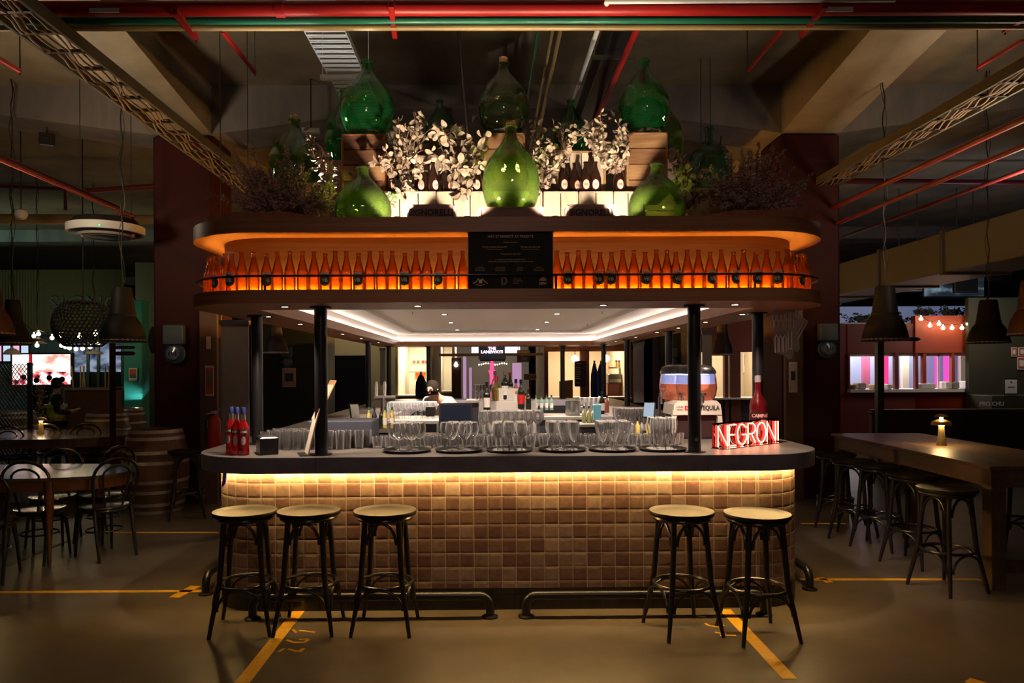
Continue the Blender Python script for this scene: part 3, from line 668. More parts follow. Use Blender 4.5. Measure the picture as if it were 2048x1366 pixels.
for k_ in (0, .007): mb.tube([(x - .016 + k_, -.009, z - .024 + k_), (x - .016 + k_, -.009, z + .024 - k_)] + [(x - .002 + (.022 - k_) * cos(u), -.009, z + (.024 - k_) * sin(u)) for u in [pi / 2 - pi * i / 12 for i in range(13)]] + [(x - .016 + k_, -.009, z - .024 + k_)], .0013, 5)
mb.build('emblem', gold, t)
for j, s in enumerate(('DOLTONE', 'HOSPITALITY', 'GROUP')): ptext(s, 1026, 558 + j * 4.2, .0085, 1.3, al='LEFT')
x, z = emb(1086, 559); mb = MB()
for i in range(9): u = pi * (i + .5) / 9; mb.tube([(x + .004 * cos(u), -.009, z - .008), (x + .024 * cos(u), -.009, z - .008 + .024 * sin(u))], [.001, .003], 5)
mb.build('emblem', gold, t); ptext('NSW', 1086, 567, .022, .95, bold=.0008)

# ================================================================ display on top of the canopy
T0 = ZU1 - .012                                     # boards the display stands on
tag(MB().box(CXB - 1.95, 4.99, T0 - .0215, CXB + 1.95, 7.4, T0).build('display_deck', cratebrown), 'dark boarded deck on top of the canopy carrying the crates', 'deck')
SL2 = mat('crate_wood_aged', (.24, .11, .05), .7, col2=(.38, .20, .10), vscale=(3, 3, 34), bump=.3)
def crate(px0, px1, pt_, pb, Y, dp, m, label, slats=4, vert=False, frame=None, rz=0, name='wooden_crate', pbase=None, group=None, ft=.012):
    a = at(px0, pt_, Y); b = at(px1, pb, Y); hw = (b.x - a.x) / 2; z0 = b.z if pbase is None else pbase; h = a.z - z0
    t = thing(name, label, 'crate', ((a.x + b.x) / 2, Y + dp / 2, z0), rz, group); fm = frame or m; y = -dp / 2
    if vert:
        w_ = 2 * hw / slats; mb = MB()
        for i in range(slats): MB().bbox(-hw + i * w_ + .003, y + ft, .003, -hw + (i + 1) * w_ - .003, y + ft * 2, h - .003, .001).build('front_slat', m, t)
    else:
        w_ = h / slats
        for i in range(slats): MB().bbox(-hw + ft * .5, y + ft * .3, i * w_ + .004, hw - ft * .5, y + ft * 1.3, (i + 1) * w_ - .003, .001).build('front_slat', (m if slats < 3 or frame is None else (m, cratewood, cratewood, m)[(i + 1) % 4]) if i % 2 or slats < 3 else (SL2 if frame is None else m), t)
    for s in (-1, 1): MB().bbox(s * hw - (ft * 1.5 if s > 0 else 0), y, 0, s * hw + (ft * 1.5 if s < 0 else 0), y + dp, h, .002).build('side_board', fm, t)
    MB().bbox(-hw, y, h - ft, hw, y + dp, h + .001, .002).build('top_board', fm, t)
    MB().box(-hw + .01, dp / 2 - ft, 0, hw - .01, dp / 2, h - ft).build('back_board', m, t)
    return t, hw, h
# pale row
YC = 5.45
rowx = [(765, 798), (800, 872), (873, 940), (941, 1085), (1087, 1157), (1158, 1227), (1228, 1286)]
rl = ['pale slatted crate, leftmost of the low floodlit row', 'pale slatted crate in the low row, just behind the left lettered crate', 'pale slatted crate in the low row, between the left lettered crate and the middle demijohn', 'pale slatted crate in the low row directly behind the middle demijohn',
      'pale slatted crate in the low row, just right of the middle demijohn', 'pale slatted crate in the low row, behind the right lettered crate', 'pale slatted crate, rightmost of the low floodlit row']
for (p, q), l in zip(rowx, rl): ct_, hw_, h_ = crate(p, q, 383, 470, YC, .5, cratepale, l, slats=max(1, round((q - p) / 36)), vert=True, pbase=T0, group='low row of pale crates', ft=.01)
ZC = at(1020, 383, YC).z + .002
# tall crates under the demijohns
crate(682, 770, 268, 379, 5.6, .33, cratedark, 'dark weathered crate with red edges under the left demijohn', 4, frame=cratered, pbase=ZC)
crate(1253, 1336, 265, 382, 5.6, .33, cratewood, 'brown slatted crate under the right demijohn', 4, pbase=ZC)
crate(967, 1051, 266, 385, 5.62, .33, cratewood, 'brown slatted crate under the dark middle demijohn', 4, pbase=ZC)
# open crates behind the row of bottles
crate(828, 888, 311, 380, 5.66, .3, cratepale, 'small pale upright crate behind the left group of beer bottles', 2, True, pbase=ZC)
crate(1115, 1212, 302, 380, 5.66, .3, cratepale, 'wide pale crate behind the right group of beer bottles', 4, True, pbase=ZC, frame=cratewood)
# lettered crates in front
for (p, q, l, tx) in ((814, 911, 'dark lettered wine crate on the canopy edge, left one', True), (1134, 1232, 'dark lettered wine crate on the canopy edge, right one', True), (958, 1087, 'wide blank dark crate carrying the bright middle demijohn', False)):
    Yq = 4.97; t, hw, h = crate(p, q, 409 if tx else 414, 440, Yq, .36 if not tx else .22, cratebrown, l, 1, pbase=T0)
    if tx: shiftmb(text_mb('SIGNORELLI', .062, .002, sx=.92, bold=.002), (0, -.115, h - .058)).build('lettering', mat('black_print', (.012, .010, .010), .6), t)
ZD = at(1020, 414, 4.97).z
# demijohns
dg = lambda n, f, e, **k: glass(n, f, e, .05, .03, wob=.25, edge_pow=.42, **k)
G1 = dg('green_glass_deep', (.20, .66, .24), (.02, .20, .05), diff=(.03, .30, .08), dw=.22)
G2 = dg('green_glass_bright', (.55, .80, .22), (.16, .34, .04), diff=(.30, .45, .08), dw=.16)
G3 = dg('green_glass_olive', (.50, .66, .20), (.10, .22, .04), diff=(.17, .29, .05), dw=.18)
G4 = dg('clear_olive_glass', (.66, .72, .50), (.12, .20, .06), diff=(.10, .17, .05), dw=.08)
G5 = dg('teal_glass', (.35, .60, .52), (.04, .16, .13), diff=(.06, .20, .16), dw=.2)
cork = mat('cork', (.45, .20, .12), .8)
def demijohn(px0, px1, ptop, pbase, Y, m, label, zb=None, corked=False, round_=False):
    cx_ = (px0 + px1) / 2; R = (at(px1, 300, Y).x - at(px0, 300, Y).x) / 2 * (1 - .02); zt = at(cx_, ptop, Y).z; z0 = at(cx_, pbase, Y).z if zb is None else zb; h = zt - z0
    t = thing('demijohn', label, 'demijohn', (at(cx_, 300, Y).x, Y, z0 + .001))
    if round_: pr = [(0, .02), (.5, .01), (.86, 0), (.96, .06), (1, .2), (1, .42), (.96, .52), (.80, .62), (.5, .70), (.26, .74), (.20, .80), (.185, .9), (.19, .94), (.23, .95), (.23, .985), (.17, 1)]
    else: pr = [(0, .02), (.35, .01), (.62, 0), (.78, .04), (.92, .14), (.99, .25), (1, .34), (.97, .43), (.88, .53), (.73, .62), (.55, .70), (.38, .77), (.255, .83), (.205, .88), (.195, .94), (.195, .955), (.235, .96), (.235, .985), (.17, 1)]
    # smooth the outline
    P = []
    for i in range(len(pr) - 1):
        p0, p1, p2, p3 = pr[max(i - 1, 0)], pr[i], pr[i + 1], pr[min(i + 2, len(pr) - 1)]
        for k_ in range(3):
            u = k_ / 3; P.append(tuple(.5 * ((2 * p1[c]) + (-p0[c] + p2[c]) * u + (2 * p0[c] - 5 * p1[c] + 4 * p2[c] - p3[c]) * u * u + (-p0[c] + 3 * p1[c] - 3 * p2[c] + p3[c]) * u ** 3) for c in (0, 1)))
    P.append(pr[-1]); P = [(max(0, p[0]) * R, p[1] * h) for p in P]; P[0] = (0, P[0][1])
    mb_nc().lathe(P, n=48).build('glass_body', m, t, True)
    if corked: MB().lathe([(0, -.02), (.15 * R, -.02), (.17 * R, .022), (0, .022)], (0, 0, h), 14).build('cork', cork, t, True)
    return t
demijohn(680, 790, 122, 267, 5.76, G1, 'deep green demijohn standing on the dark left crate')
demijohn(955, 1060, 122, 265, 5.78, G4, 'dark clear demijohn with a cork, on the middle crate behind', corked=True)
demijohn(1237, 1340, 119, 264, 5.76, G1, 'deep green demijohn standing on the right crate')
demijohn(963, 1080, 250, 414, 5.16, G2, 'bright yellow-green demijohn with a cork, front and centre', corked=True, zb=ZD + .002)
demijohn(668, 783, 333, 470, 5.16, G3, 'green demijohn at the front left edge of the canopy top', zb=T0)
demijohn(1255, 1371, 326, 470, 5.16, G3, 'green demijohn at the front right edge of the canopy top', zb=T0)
crate(545, 640, 365, 470, 6.15, .45, cratebrown, 'dark crate half hidden in the left dried heather', 2, pbase=T0)
crate(640, 720, 320, 470, 6.7, .45, cratebrown, 'dark crate far behind the left demijohns', 2, pbase=T0)
crate(1290, 1370, 318, 470, 6.7, .45, cratebrown, 'dark crate far behind the right demijohns', 2, pbase=T0)
crate(1375, 1462, 376, 470, 6.15, .45, cratebrown, 'dark crate under the teal demijohn', 2, pbase=T0)
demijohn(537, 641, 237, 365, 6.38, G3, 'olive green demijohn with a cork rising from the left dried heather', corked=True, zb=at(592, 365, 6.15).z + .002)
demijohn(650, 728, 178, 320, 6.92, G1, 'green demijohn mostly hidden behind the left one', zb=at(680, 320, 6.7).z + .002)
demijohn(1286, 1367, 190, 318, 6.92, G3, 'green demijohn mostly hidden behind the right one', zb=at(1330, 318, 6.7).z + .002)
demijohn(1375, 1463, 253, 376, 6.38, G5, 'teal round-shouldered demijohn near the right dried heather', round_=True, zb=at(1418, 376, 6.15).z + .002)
for (p, q, t_, l) in ((846, 914, 200, 'dark demijohn in shadow behind the left branches'), (1108, 1176, 200, 'dark demijohn in shadow behind the right branches')):
    crate(p, q, 300, 470, 6.95, .4, cratebrown, ('dark crate in shadow behind the left branches' if p < 900 else 'dark crate in shadow behind the right branches'), 2, pbase=T0)
    demijohn(p, q, t_, 300, 7.15, G1, l, zb=at((p + q) / 2, 300, 6.95).z + .002)
# brown beer bottles with oval labels
def old_bottle():
    t = thing('beer_bottle', 'x', 'bottle'); mb_nc().lathe(bottle_prof(.245, .043, .014), n=20).build('bottle_glass', mat('old_brown_glass', (.022, .009, .006), .12, coat=.5), t, True)
    curved_patch(.043, .022, .104, .62, 12, True, .0008).build('oval_label_edge', labred, t, True); curved_patch(.043, .026, .100, .56, 12, True, .0014).build('oval_label', mat('label_cream', (.72, .66, .56), .6), t, True)
    wrapmb(text_mb('BB', .028, .001), .0448, .062).build('lettering', labred, t)
    return t
OLD = Proto(old_bottle())
ol = ['leftmost, beside the dark crate', 'second from the left', 'third from the left', 'fourth from the left', 'fifth from the left, under the branch', 'just left of the bright demijohn', 'just right of the bright demijohn, under leaves', 'leftmost before the wide crate', 'second along the wide crate', 'third along the wide crate', 'at the right of the wide crate', 'rightmost, beside the brown crate']
for px, l, rz in zip((788, 840, 866, 893, 912, 953, 1090, 1127, 1150, 1171, 1191, 1238), ol, (.1, .3, .6, .9, -.3, .1, .2, .1, .5, 0, -.1, .1)):
    OLD.put((at(px, 350, 5.54).x, 5.54 + (.0 if px not in (893, 1150) else .03), ZC), rz, 'dark brown beer bottle with an oval label, ' + l, 'oval-labelled bottles on the pale crates')
# ---- dried branches and heather
leafm = mat('dry_leaf', (.27, .19, .14), .8, col2=(.46, .36, .28), vscale=(14, 14, 14)); leafg = mat('green_dry_leaf', (.10, .22, .05), .7)
stemm = mat('dry_stem', (.20, .11, .08), .8); heatherm = mat('heather', (.42, .28, .25), .9, col2=(.62, .45, .41), vscale=(12, 12, 12))
def leaf(mb, p, d, L, W_, rg):
    d = d.normalized(); s = d.cross(Vector((rg.uniform(-1, 1), rg.uniform(-1, 1), rg.uniform(-1, 1))));
    if s.length < .1: s = d.cross(Vector((1, 0, 0)))
    s.normalize(); n = d.cross(s) * L * .18; P = []
    prof = ((0, 0), (.25, .8), (.55, 1), (.82, .7), (1, 0)); v = [p]
    for (u, k_) in prof[1:-1]: v += [p + d * L * u + s * W_ * k_ * .5 + n * sin(pi * u), p + d * L * u + n * sin(pi * u) * .4, p + d * L * u - s * W_ * k_ * .5 + n * sin(pi * u)]
    v.append(p + d * L - n * .3)
    f = [(0, 1, 2), (0, 2, 3), (1, 4, 5, 2), (2, 5, 6, 3), (4, 7, 8, 5), (5, 8, 9, 6), (7, 10, 8), (8, 10, 9)]
    mb.add(v, f)
def branch_bunch(name, label, base, tips, seed, L=.05, W_=.035, dens=26, spread=.05, m=leafm, twigs=3):
    rg = random.Random(seed); t = thing(name, label, 'dried branches', base, 0); ml = MB(); ms = MB(); b0 = Vector(base)
    for tp in tips:
        tp = Vector(tp) - b0
        for k_ in range(twigs):
            e = tp + Vector((rg.gauss(0, spread), rg.gauss(0, spread), rg.gauss(0, spread))); mid = e * .5 + Vector((rg.gauss(0, .04), rg.gauss(0, .04), .05 + rg.random() * .05))
            pts = [(Vector((0, 0, 0)) * (1 - u) ** 2 + mid * 2 * u * (1 - u) + e * u * u) for u in [i / 8 for i in range(9)]]
            ms.tube(pts, [.004 * (1 - .07 * i) for i in range(9)], 5)
            for i in range(dens):
                u = .12 + .88 * (i + rg.random()) / dens; q = min(7, int(u * 8)); p = pts[q] + (pts[q + 1] - pts[q]) * (u * 8 - q); d = Vector((rg.gauss(0, 1), rg.gauss(0, 1), rg.gauss(.1, 1)))
                leaf(ml, p + d.normalized() * .006, d, L * rg.uniform(.6, 1.25), W_ * rg.uniform(.6, 1.25), rg)
    ml.build('leaves', m, t, True); ms.build('stems', stemm, t, True); return t
def A3(px, py, Y): return at(px, py, Y)
B = branch_bunch
B('eucalyptus_branch', 'pale dried branches arching over the left bottles beside the dark crate', A3(800, 375, 5.5), [A3(785, 275, 5.4), A3(830, 262, 5.42), A3(850, 325, 5.36), A3(815, 395, 5.3), A3(770, 320, 5.36)], 1, dens=22, L=.055, W_=.036)
B('eucalyptus_branch', 'thin dried sprig reaching up between the left demijohn and the crate', A3(830, 300, 5.55), [A3(820, 228, 5.5), A3(848, 236, 5.5), A3(890, 262, 5.5)], 2, dens=9, L=.05, W_=.03, spread=.02, twigs=2)
B('eucalyptus_branch', 'big pale round-leaved branches left of the bright demijohn', A3(925, 378, 5.5), [A3(930, 270, 5.42), A3(960, 290, 5.38), A3(895, 300, 5.4), A3(905, 340, 5.32), A3(945, 330, 5.3), A3(925, 385, 5.3), A3(880, 295, 5.4)], 3, dens=15, L=.075, W_=.055)
B('eucalyptus_branch', 'pale dried branches hanging just right of the bright demijohn', A3(1095, 370, 5.5), [A3(1080, 340, 5.3), A3(1100, 290, 5.38), A3(1075, 300, 5.36), A3(1110, 320, 5.36), A3(1088, 375, 5.3), A3(1150, 290, 5.42)], 4, dens=22, L=.045, W_=.03)
B('eucalyptus_branch', 'large cluster of pale small-leaved branches left of the right crate', A3(1235, 350, 5.52), [A3(1215, 240, 5.45), A3(1250, 255, 5.42), A3(1180, 275, 5.42), A3(1150, 268, 5.45), A3(1235, 290, 5.36), A3(1225, 330, 5.32), A3(1205, 300, 5.4)], 5, dens=26, L=.045, W_=.028)
B('eucalyptus_branch', 'thin dried sprig above the wide pale crate', A3(1130, 300, 5.6), [A3(1105, 250, 5.5), A3(1125, 248, 5.5), A3(1142, 262, 5.5)], 6, dens=6, L=.045, W_=.03, spread=.015, twigs=2)
B('eucalyptus_branch', 'dark round-leaved branches behind the left branches', A3(790, 350, 5.9), [A3(780, 250, 5.75), A3(815, 300, 5.7), A3(905, 250, 5.8), A3(935, 262, 5.85)], 7, dens=12, L=.07, W_=.06)
B('eucalyptus_branch', 'dried branches right of the right crate', A3(1375, 420, 5.5), [A3(1352, 305, 5.45), A3(1345, 330, 5.4), A3(1375, 345, 5.4), A3(1360, 375, 5.35), A3(1400, 390, 5.4), A3(1385, 330, 5.5)], 8, dens=17, L=.055, W_=.045)
B('eucalyptus_branch', 'dried branches leaning along the olive demijohn', A3(660, 400, 5.6), [A3(615, 275, 5.75), A3(640, 305, 5.7), A3(655, 330, 5.6), A3(670, 360, 5.5)], 9, dens=14, L=.06, W_=.03)
B('eucalyptus_branch', 'greenish dried sprigs at the foot of the left crate', A3(770, 430, 5.3), [A3(700, 360, 5.35), A3(780, 385, 5.35)], 10, dens=10, L=.04, W_=.02, m=leafg)
B('eucalyptus_branch', 'tall dark branch right of the middle crate', A3(1065, 350, 5.8), [A3(1063, 225, 5.75), A3(1075, 260, 5.75), A3(1235, 215, 5.8)], 12, dens=12, L=.05, W_=.035)
def heather(label, base, tips, seed, n=5):
    rg = random.Random(seed); t = thing('dried_heather', label, 'dried flowers', base); ml = MB(); ms = MB(); b0 = Vector(base)
    for tp in tips:
        for k_ in range(n):
            e = Vector(tp) - b0 + Vector((rg.gauss(0, .06), rg.gauss(0, .09), rg.gauss(0, .045))); st = Vector((rg.gauss(0, .05) + e.x * .35, rg.gauss(0, .05), 0)); mid = (st + e) * .5 + Vector((0, 0, .06))
            pts = [(st * (1 - u) ** 2 + mid * 2 * u * (1 - u) + e * u * u) for u in [i / 10 for i in range(11)]]; ms.tube(pts, .0025, 4)
            for i in range(46):
                u = .3 + .7 * i / 46; q = min(9, int(u * 10)); p = pts[q] + (pts[q + 1] - pts[q]) * (u * 10 - q); ax = (pts[q + 1] - pts[q]).normalized()
                d = Vector((rg.gauss(0, 1), rg.gauss(0, 1), rg.gauss(0, 1))); d = (d - ax * d.dot(ax)).normalized() + ax * .5; leaf(ml, p, d, .036 * (1.25 - .7 * u) * rg.uniform(.7, 1.3), .016, rg)
    ml.build('flower_spikes', heatherm, t); ms.build('stems', stemm, t); return t
heather('wide mound of dusky dried heather at the left end of the canopy top', A3(575, 440, 5.55) * 1, [A3(480, 350, 5.5), A3(510, 330, 5.5), A3(545, 340, 5.4), A3(470, 400, 5.4), A3(580, 330, 5.35), A3(610, 350, 5.3), A3(530, 385, 5.3), A3(590, 390, 5.25), A3(640, 370, 5.3), A3(655, 400, 5.25), A3(500, 405, 5.2), A3(560, 410, 5.2), A3(620, 410, 5.2)], 21, 8)
heather('tall dusky dried heather at the right end of the canopy top', A3(1490, 435, 5.5), [A3(1440, 340, 5.4), A3(1480, 318, 5.45), A3(1515, 315, 5.4), A3(1545, 310, 5.4), A3(1550, 370, 5.3), A3(1588, 368, 5.3), A3(1580, 395, 5.25), A3(1500, 370, 5.3), A3(1450, 380, 5.3), A3(1530, 400, 5.2), A3(1460, 410, 5.2), A3(1495, 410, 5.2)], 22, 7)
for (px, w_, l) in ((500, .36, 'low wooden trough under the left dried heather'), (1510, .38, 'low wooden trough under the right dried heather')):
    q = at(px + 20, 430, 5.05); t = thing('planter_trough', l, 'trough', (q.x, 5.2, T0)); MB().hull_y([(-w_ * .9, 0), (w_ * .9, 0), (w_ * 1.05, .09), (w_ * .5, .125), (-w_ * .5, .125), (-w_ * 1.05, .09)], -.13, .13).build('box', cratered, t)
# uplights on the canopy edge
def uplight(px, Y, aim, p, ang, label, col=(1, .80, .56)):
    q = at(px, 430, Y); t = thing('uplight', label, 'spotlight', (q.x, Y, T0))
    MB().lathe([(0, 0), (.03, 0), (.032, .012), (.022, .016), (.022, .05), (0, .05)], n=16).build('housing', blackpaint, t, True); MB().lathe([(0, .0505), (.02, .0505), (0, .052)], n=14).build('lens', glow('uplight_lens', (1, .85, .65), 15), t)
    lamp('SPOT', (q.x, Y, T0 + .062), p, col, .02, aim, ang, .35)
uplight(934, 4.90, A3(975, 230, 5.6), 50, 112, 'small spotlight on the canopy edge, between the left lettered crate and the middle one')
uplight(1110, 4.90, A3(1070, 230, 5.6), 50, 112, 'small spotlight on the canopy edge, between the middle crate and the right lettered one')
uplight(795, 4.90, A3(740, 90, 6.2), 70, 105, 'small spotlight on the canopy edge, left of the left lettered crate')
uplight(1245, 4.90, A3(1235, 110, 6.0), 60, 105, 'small spotlight on the canopy edge, right of the right lettered crate')

def added_uplight(x, y, aim, p, ang, label, col):  # added uplights, placed to brighten the cable tray and ceiling
    t = thing('uplight', label, 'spotlight', (x, y, T0)); MB().lathe([(0, 0), (.03, 0), (.032, .012), (.022, .016), (.022, .05), (0, .05)], n=16).build('housing', blackpaint, t, True); MB().lathe([(0, .0505), (.02, .0505), (0, .052)], n=14).build('lens', glow('uplight_lens', (1, .85, .65), 15), t)
    lamp('SPOT', (x, y, T0 + .062), p, col, .02, aim, ang, .6)
added_uplight(-1.30, 5.78, (-1.34, 5.75, 4.5), 150, 70, 'added small spotlight beside the dark left crate, aimed at the cable tray', (1, .93, .85))
added_uplight(1.62, 6.5, (1.0, 7.0, 4.8), 40, 80, 'added small spotlight hidden behind the right crate, aimed at the ceiling', (1, .90, .78))
# ================================================================ bentwood stools and chairs
seatm = mat('seat_lacquer', (.013, .010, .008), .42, col2=(.019, .014, .011), vscale=(30, 3, 3))
seatm.node_tree.nodes['Principled BSDF'].inputs['IOR'].default_value = 1.16
bent = mat('bentwood_black', (.016, .013, .012), .28)
def arch(P, Q, zt, n=10):
    """bent brace rising from P to zt and down to Q"""
    P = Vector(P); Q = Vector(Q); out = []
    for i in range(n + 1):
        u = i / n; a = pi * u; p = P.lerp(Q, .5 - .5 * cos(a)); out.append((p.x, p.y, P.z + (zt - P.z) * sin(a)))
    return out
def leg_at(k, z, rt_=.150, rm=.185, rb=.262, zt=.73, zk=.33):
    a = pi / 4 + k * pi / 2
    if z > zk: u = (zt - z) / (zt - zk); r = rt_ + (rm - rt_) * u
    else: u = (zk - z) / zk; r = rm + (rb - rm) * u
    return Vector((r * cos(a), r * sin(a), z))
def make_stool(cat_label):
    t = thing('bar_stool', cat_label, 'stool')
    MB().lathe([(0, .757), (.16, .752), (.185, .758), (.202, .765), (.206, .757), (.203, .742), (.19, .736), (0, .736)], n=40).build('seat', seatm, t, True)
    MB().tube([(.172 * cos(a), .172 * sin(a), .722) for a in [2 * pi * i / 32 for i in range(32)]], .014, 8, True).build('seat_frame', bent, t, True)
    for k_ in range(4):
        P = [leg_at(k_, z) for z in (.735, .6, .45, .36, .33, .28, .15, 0)]
        MB().tube(P, [.017, .0175, .018, .0175, .0172, .017, .0155, .012], 12).build('leg', bent, t, True)
    for k_ in range(4):
        a = leg_at(k_, .565); b = leg_at(k_ + 1, .565); mid = (a + b) * .5; n_ = Vector((mid.x, mid.y, 0)).normalized() * .022; MB().tube(arch(a.lerp(b, .10) + n_ * .3, b.lerp(a, .10) + n_ * .3, .698, 14), .0095, 8).build('brace', bent, t, True)
    MB().tube([(.176 * cos(a), .176 * sin(a), .300) for a in [2 * pi * i / 36 for i in range(36)]], .011, 8, True).build('foot_ring', bent, t, True)
    for k_ in range(4):
        a = leg_at(k_, .165); b = leg_at(k_ + 1, .165); mid = (a + b) * .5; n_ = Vector((mid.x, mid.y, 0)).normalized() * .01; MB().tube(arch(a.lerp(b, .06) + n_, b.lerp(a, .06) + n_, .290, 14), .009, 8).build('lower_brace', bent, t, True)
    return t
STOOL = Proto(make_stool('stool'))
def seat_pos(px, py, z=.757): p = onz(px, py, z); return p.x, p.y
for (px, py, rz, l) in ((490, 1023, .12, 'black bentwood bar stool, leftmost of the three in front of the bar'), (618, 1022, 0, 'black bentwood bar stool, middle of the left three in front of the bar'),
                        (770, 1022, -.05, 'black bentwood bar stool, third from the left, standing a little apart'), (1363, 1023, .22, 'black bentwood bar stool, left one of the pair at the right end of the bar'),
                        (1514, 1028, .12, 'black bentwood bar stool, right one of the pair at the right end of the bar')):
    x, y = seat_pos(px, py); STOOL.put((x, y, 0), rz, l, 'bentwood stools along the bar front')
for i, (px, py) in enumerate(((1893, 972), (1826, 944), (1757, 926), (1706, 916), (1670, 903))):
    x, y = seat_pos(px, py + 5); STOOL.put((x, y, 0), .3 + i * .2, 'dark bentwood stool pushed under the long wooden table, %s from the front' % ordn(i + 1), 'bentwood stools under the long table')
x, y = seat_pos(374, 902); STOOL.put((x, y, 0), .4, 'dark bentwood stool between the wooden barrel and the bar counter', 'bentwood stools along the bar front')
x, y = seat_pos(2020, 955); STOOL.put((x + .45, y + .5, 0), .6, 'dark bentwood stool beyond the long table at the right edge', 'bentwood stools under the long table')
def make_chair():
    t = thing('bentwood_chair', 'chair', 'chair')            # faces +y, back at -y
    MB().lathe([(0, .455), (.16, .450), (.19, .458), (.205, .462), (.207, .45), (.19, .438), (0, .438)], n=36).build('seat', mat('chair_seat', (.05, .038, .03), .22, coat=.4), t, True)
    MB().tube([(.175 * cos(a), .175 * sin(a), .425) for a in [2 * pi * i / 28 for i in range(28)]], .013, 8, True).build('seat_frame', bent, t, True)
    for s in (-1, 1): MB().tube([(s * .13, .13, .44), (s * .15, .165, .25), (s * .165, .19, 0)], [.017, .015, .011], 10).build('leg', bent, t, True)
    # rear legs run up into the outer back hoop
    for s in (-1, 1): MB().tube([(s * .165, -.25, 0), (s * .165, -.20, .22), (s * .165, -.165, .44)], [.012, .015, .016], 10).build('leg', bent, t, True)
    P = [(-.165, -.165, .44), (-.185, -.185, .58), (-.20, -.21, .70)]
    for i in range(13): a = pi - pi * i / 12; P.append((.20 * cos(a), -.215 - .03 * sin(a), .74 + .16 * sin(a)))
    P += [(.20, -.21, .70), (.185, -.185, .58), (.165, -.165, .44)]
    MB().tube(P, .0135, 9).build('back_hoop', bent, t, True)
    P = [(-.075, -.17, .445), (-.10, -.19, .60), (-.115, -.21, .72)]
    for i in range(9): a = pi - pi * i / 8; P.append((.12 * cos(a), -.22 - .02 * sin(a), .745 + .09 * sin(a)))
    P += [(.115, -.21, .72), (.10, -.19, .60), (.075, -.17, .445)]
    MB().tube(P, .010, 8).build('inner_hoop', bent, t, True)
    MB().tube([(.150 * cos(a), .150 * sin(a) - .01, .24) for a in [2 * pi * i / 28 for i in range(28)]], .008, 7, True).build('leg_ring', bent, t, True)
    for s in (-1, 1): MB().tube([(s * .155, .17, .27), (s * .145, .14, .38), (s * .09, .11, .425)], .0075, 6).build('brace', bent, t, True)
    return t
CHAIR = Proto(make_chair())
G_CH = 'bentwood chairs round the left tables'
for (px, py, rz, l) in ((80, 1016, .05, 'black bentwood chair at the near side of the left table, its back to the viewer'), (208, 1010, .95, 'black bentwood chair at the right end of the left table, turned away'),
                        (105, 992, 3.3, 'black bentwood chair across the left table, left of the far pair'), (205, 988, 2.9, 'black bentwood chair across the left table, right of the far pair'),
                        (105, 905, .2, 'black bentwood chair in front of the second table, left of the middle'), (172, 905, .5, 'black bentwood chair at the right of the second table'),
                        (30, 912, .2, 'black bentwood chair in front of the second table, at the left edge'), (-22, 1045, .3, 'black bentwood chair cut off by the left edge of the view'),
                        (20, 868, 3.1, 'black bentwood chair beyond the second table at the left edge'), (205, 868, 2.6, 'black bentwood chair beyond the right end of the second table')):
    p = onz(px, py, .457); CHAIR.put((p.x, p.y, 0), rz, l, G_CH)
p = onz(293, 838, .457); CHAIR.put((p.x, p.y, 0), 2.4, 'black bentwood chair behind the front barrel, near the teal column', G_CH)
p = onz(560, 850, .457); CHAIR.put((p.x, p.y, 0), .6, 'dark bentwood chair just beyond the left of the bar, before the green column', G_CH)
# tables
walnut = mat('table_wood', (.12, .045, .018), .30, col2=(.20, .08, .03), vscale=(1.5, 22, 10)); tabtop = mat('table_top', (.085, .055, .045), .20, col2=(.13, .085, .065), vscale=(1.5, 18, 10), coat=.6)
def oval(cx_, cy_, a, b, n=40, e=2.6): return [(cx_ + a * (abs(cos(u)) ** (2 / e)) * (1 if cos(u) > 0 else -1), cy_ + b * (abs(sin(u)) ** (2 / e)) * (1 if sin(u) > 0 else -1)) for u in [2 * pi * i / n for i in range(n)]]
def oval_table(x, y, a, b, label, z=.76, rz=0):
    t = thing('oval_table', label, 'table', (x, y, 0), rz)
    MB().prism(oval(0, 0, a, b), z - .028, z).build('tabletop', tabtop, t); MB().ring(oval(0, 0, a - .05, b - .05), oval(0, 0, a - .075, b - .075), z - .125, z - .028).build('apron', walnut, t)
    for sx in (-1, 1):
        for sy in (-1, 1): MB().lathe([(0, 0), (.014, 0), (.020, .03), (.016, .06), (.038, .58), (.040, z - .028), (0, z - .028)], (sx * (a - .52), sy * (b - .1), 0), 12).build('leg', walnut, t, True)
p = onz(100, 943, .76); oval_table(-4.28, 6.72, .98, .50, 'dark oval wooden dining table in the left foreground')
oval_table(-6.7, 10.6, 1.55, .85, 'second oval wooden dining table behind the first, carrying a lamp')
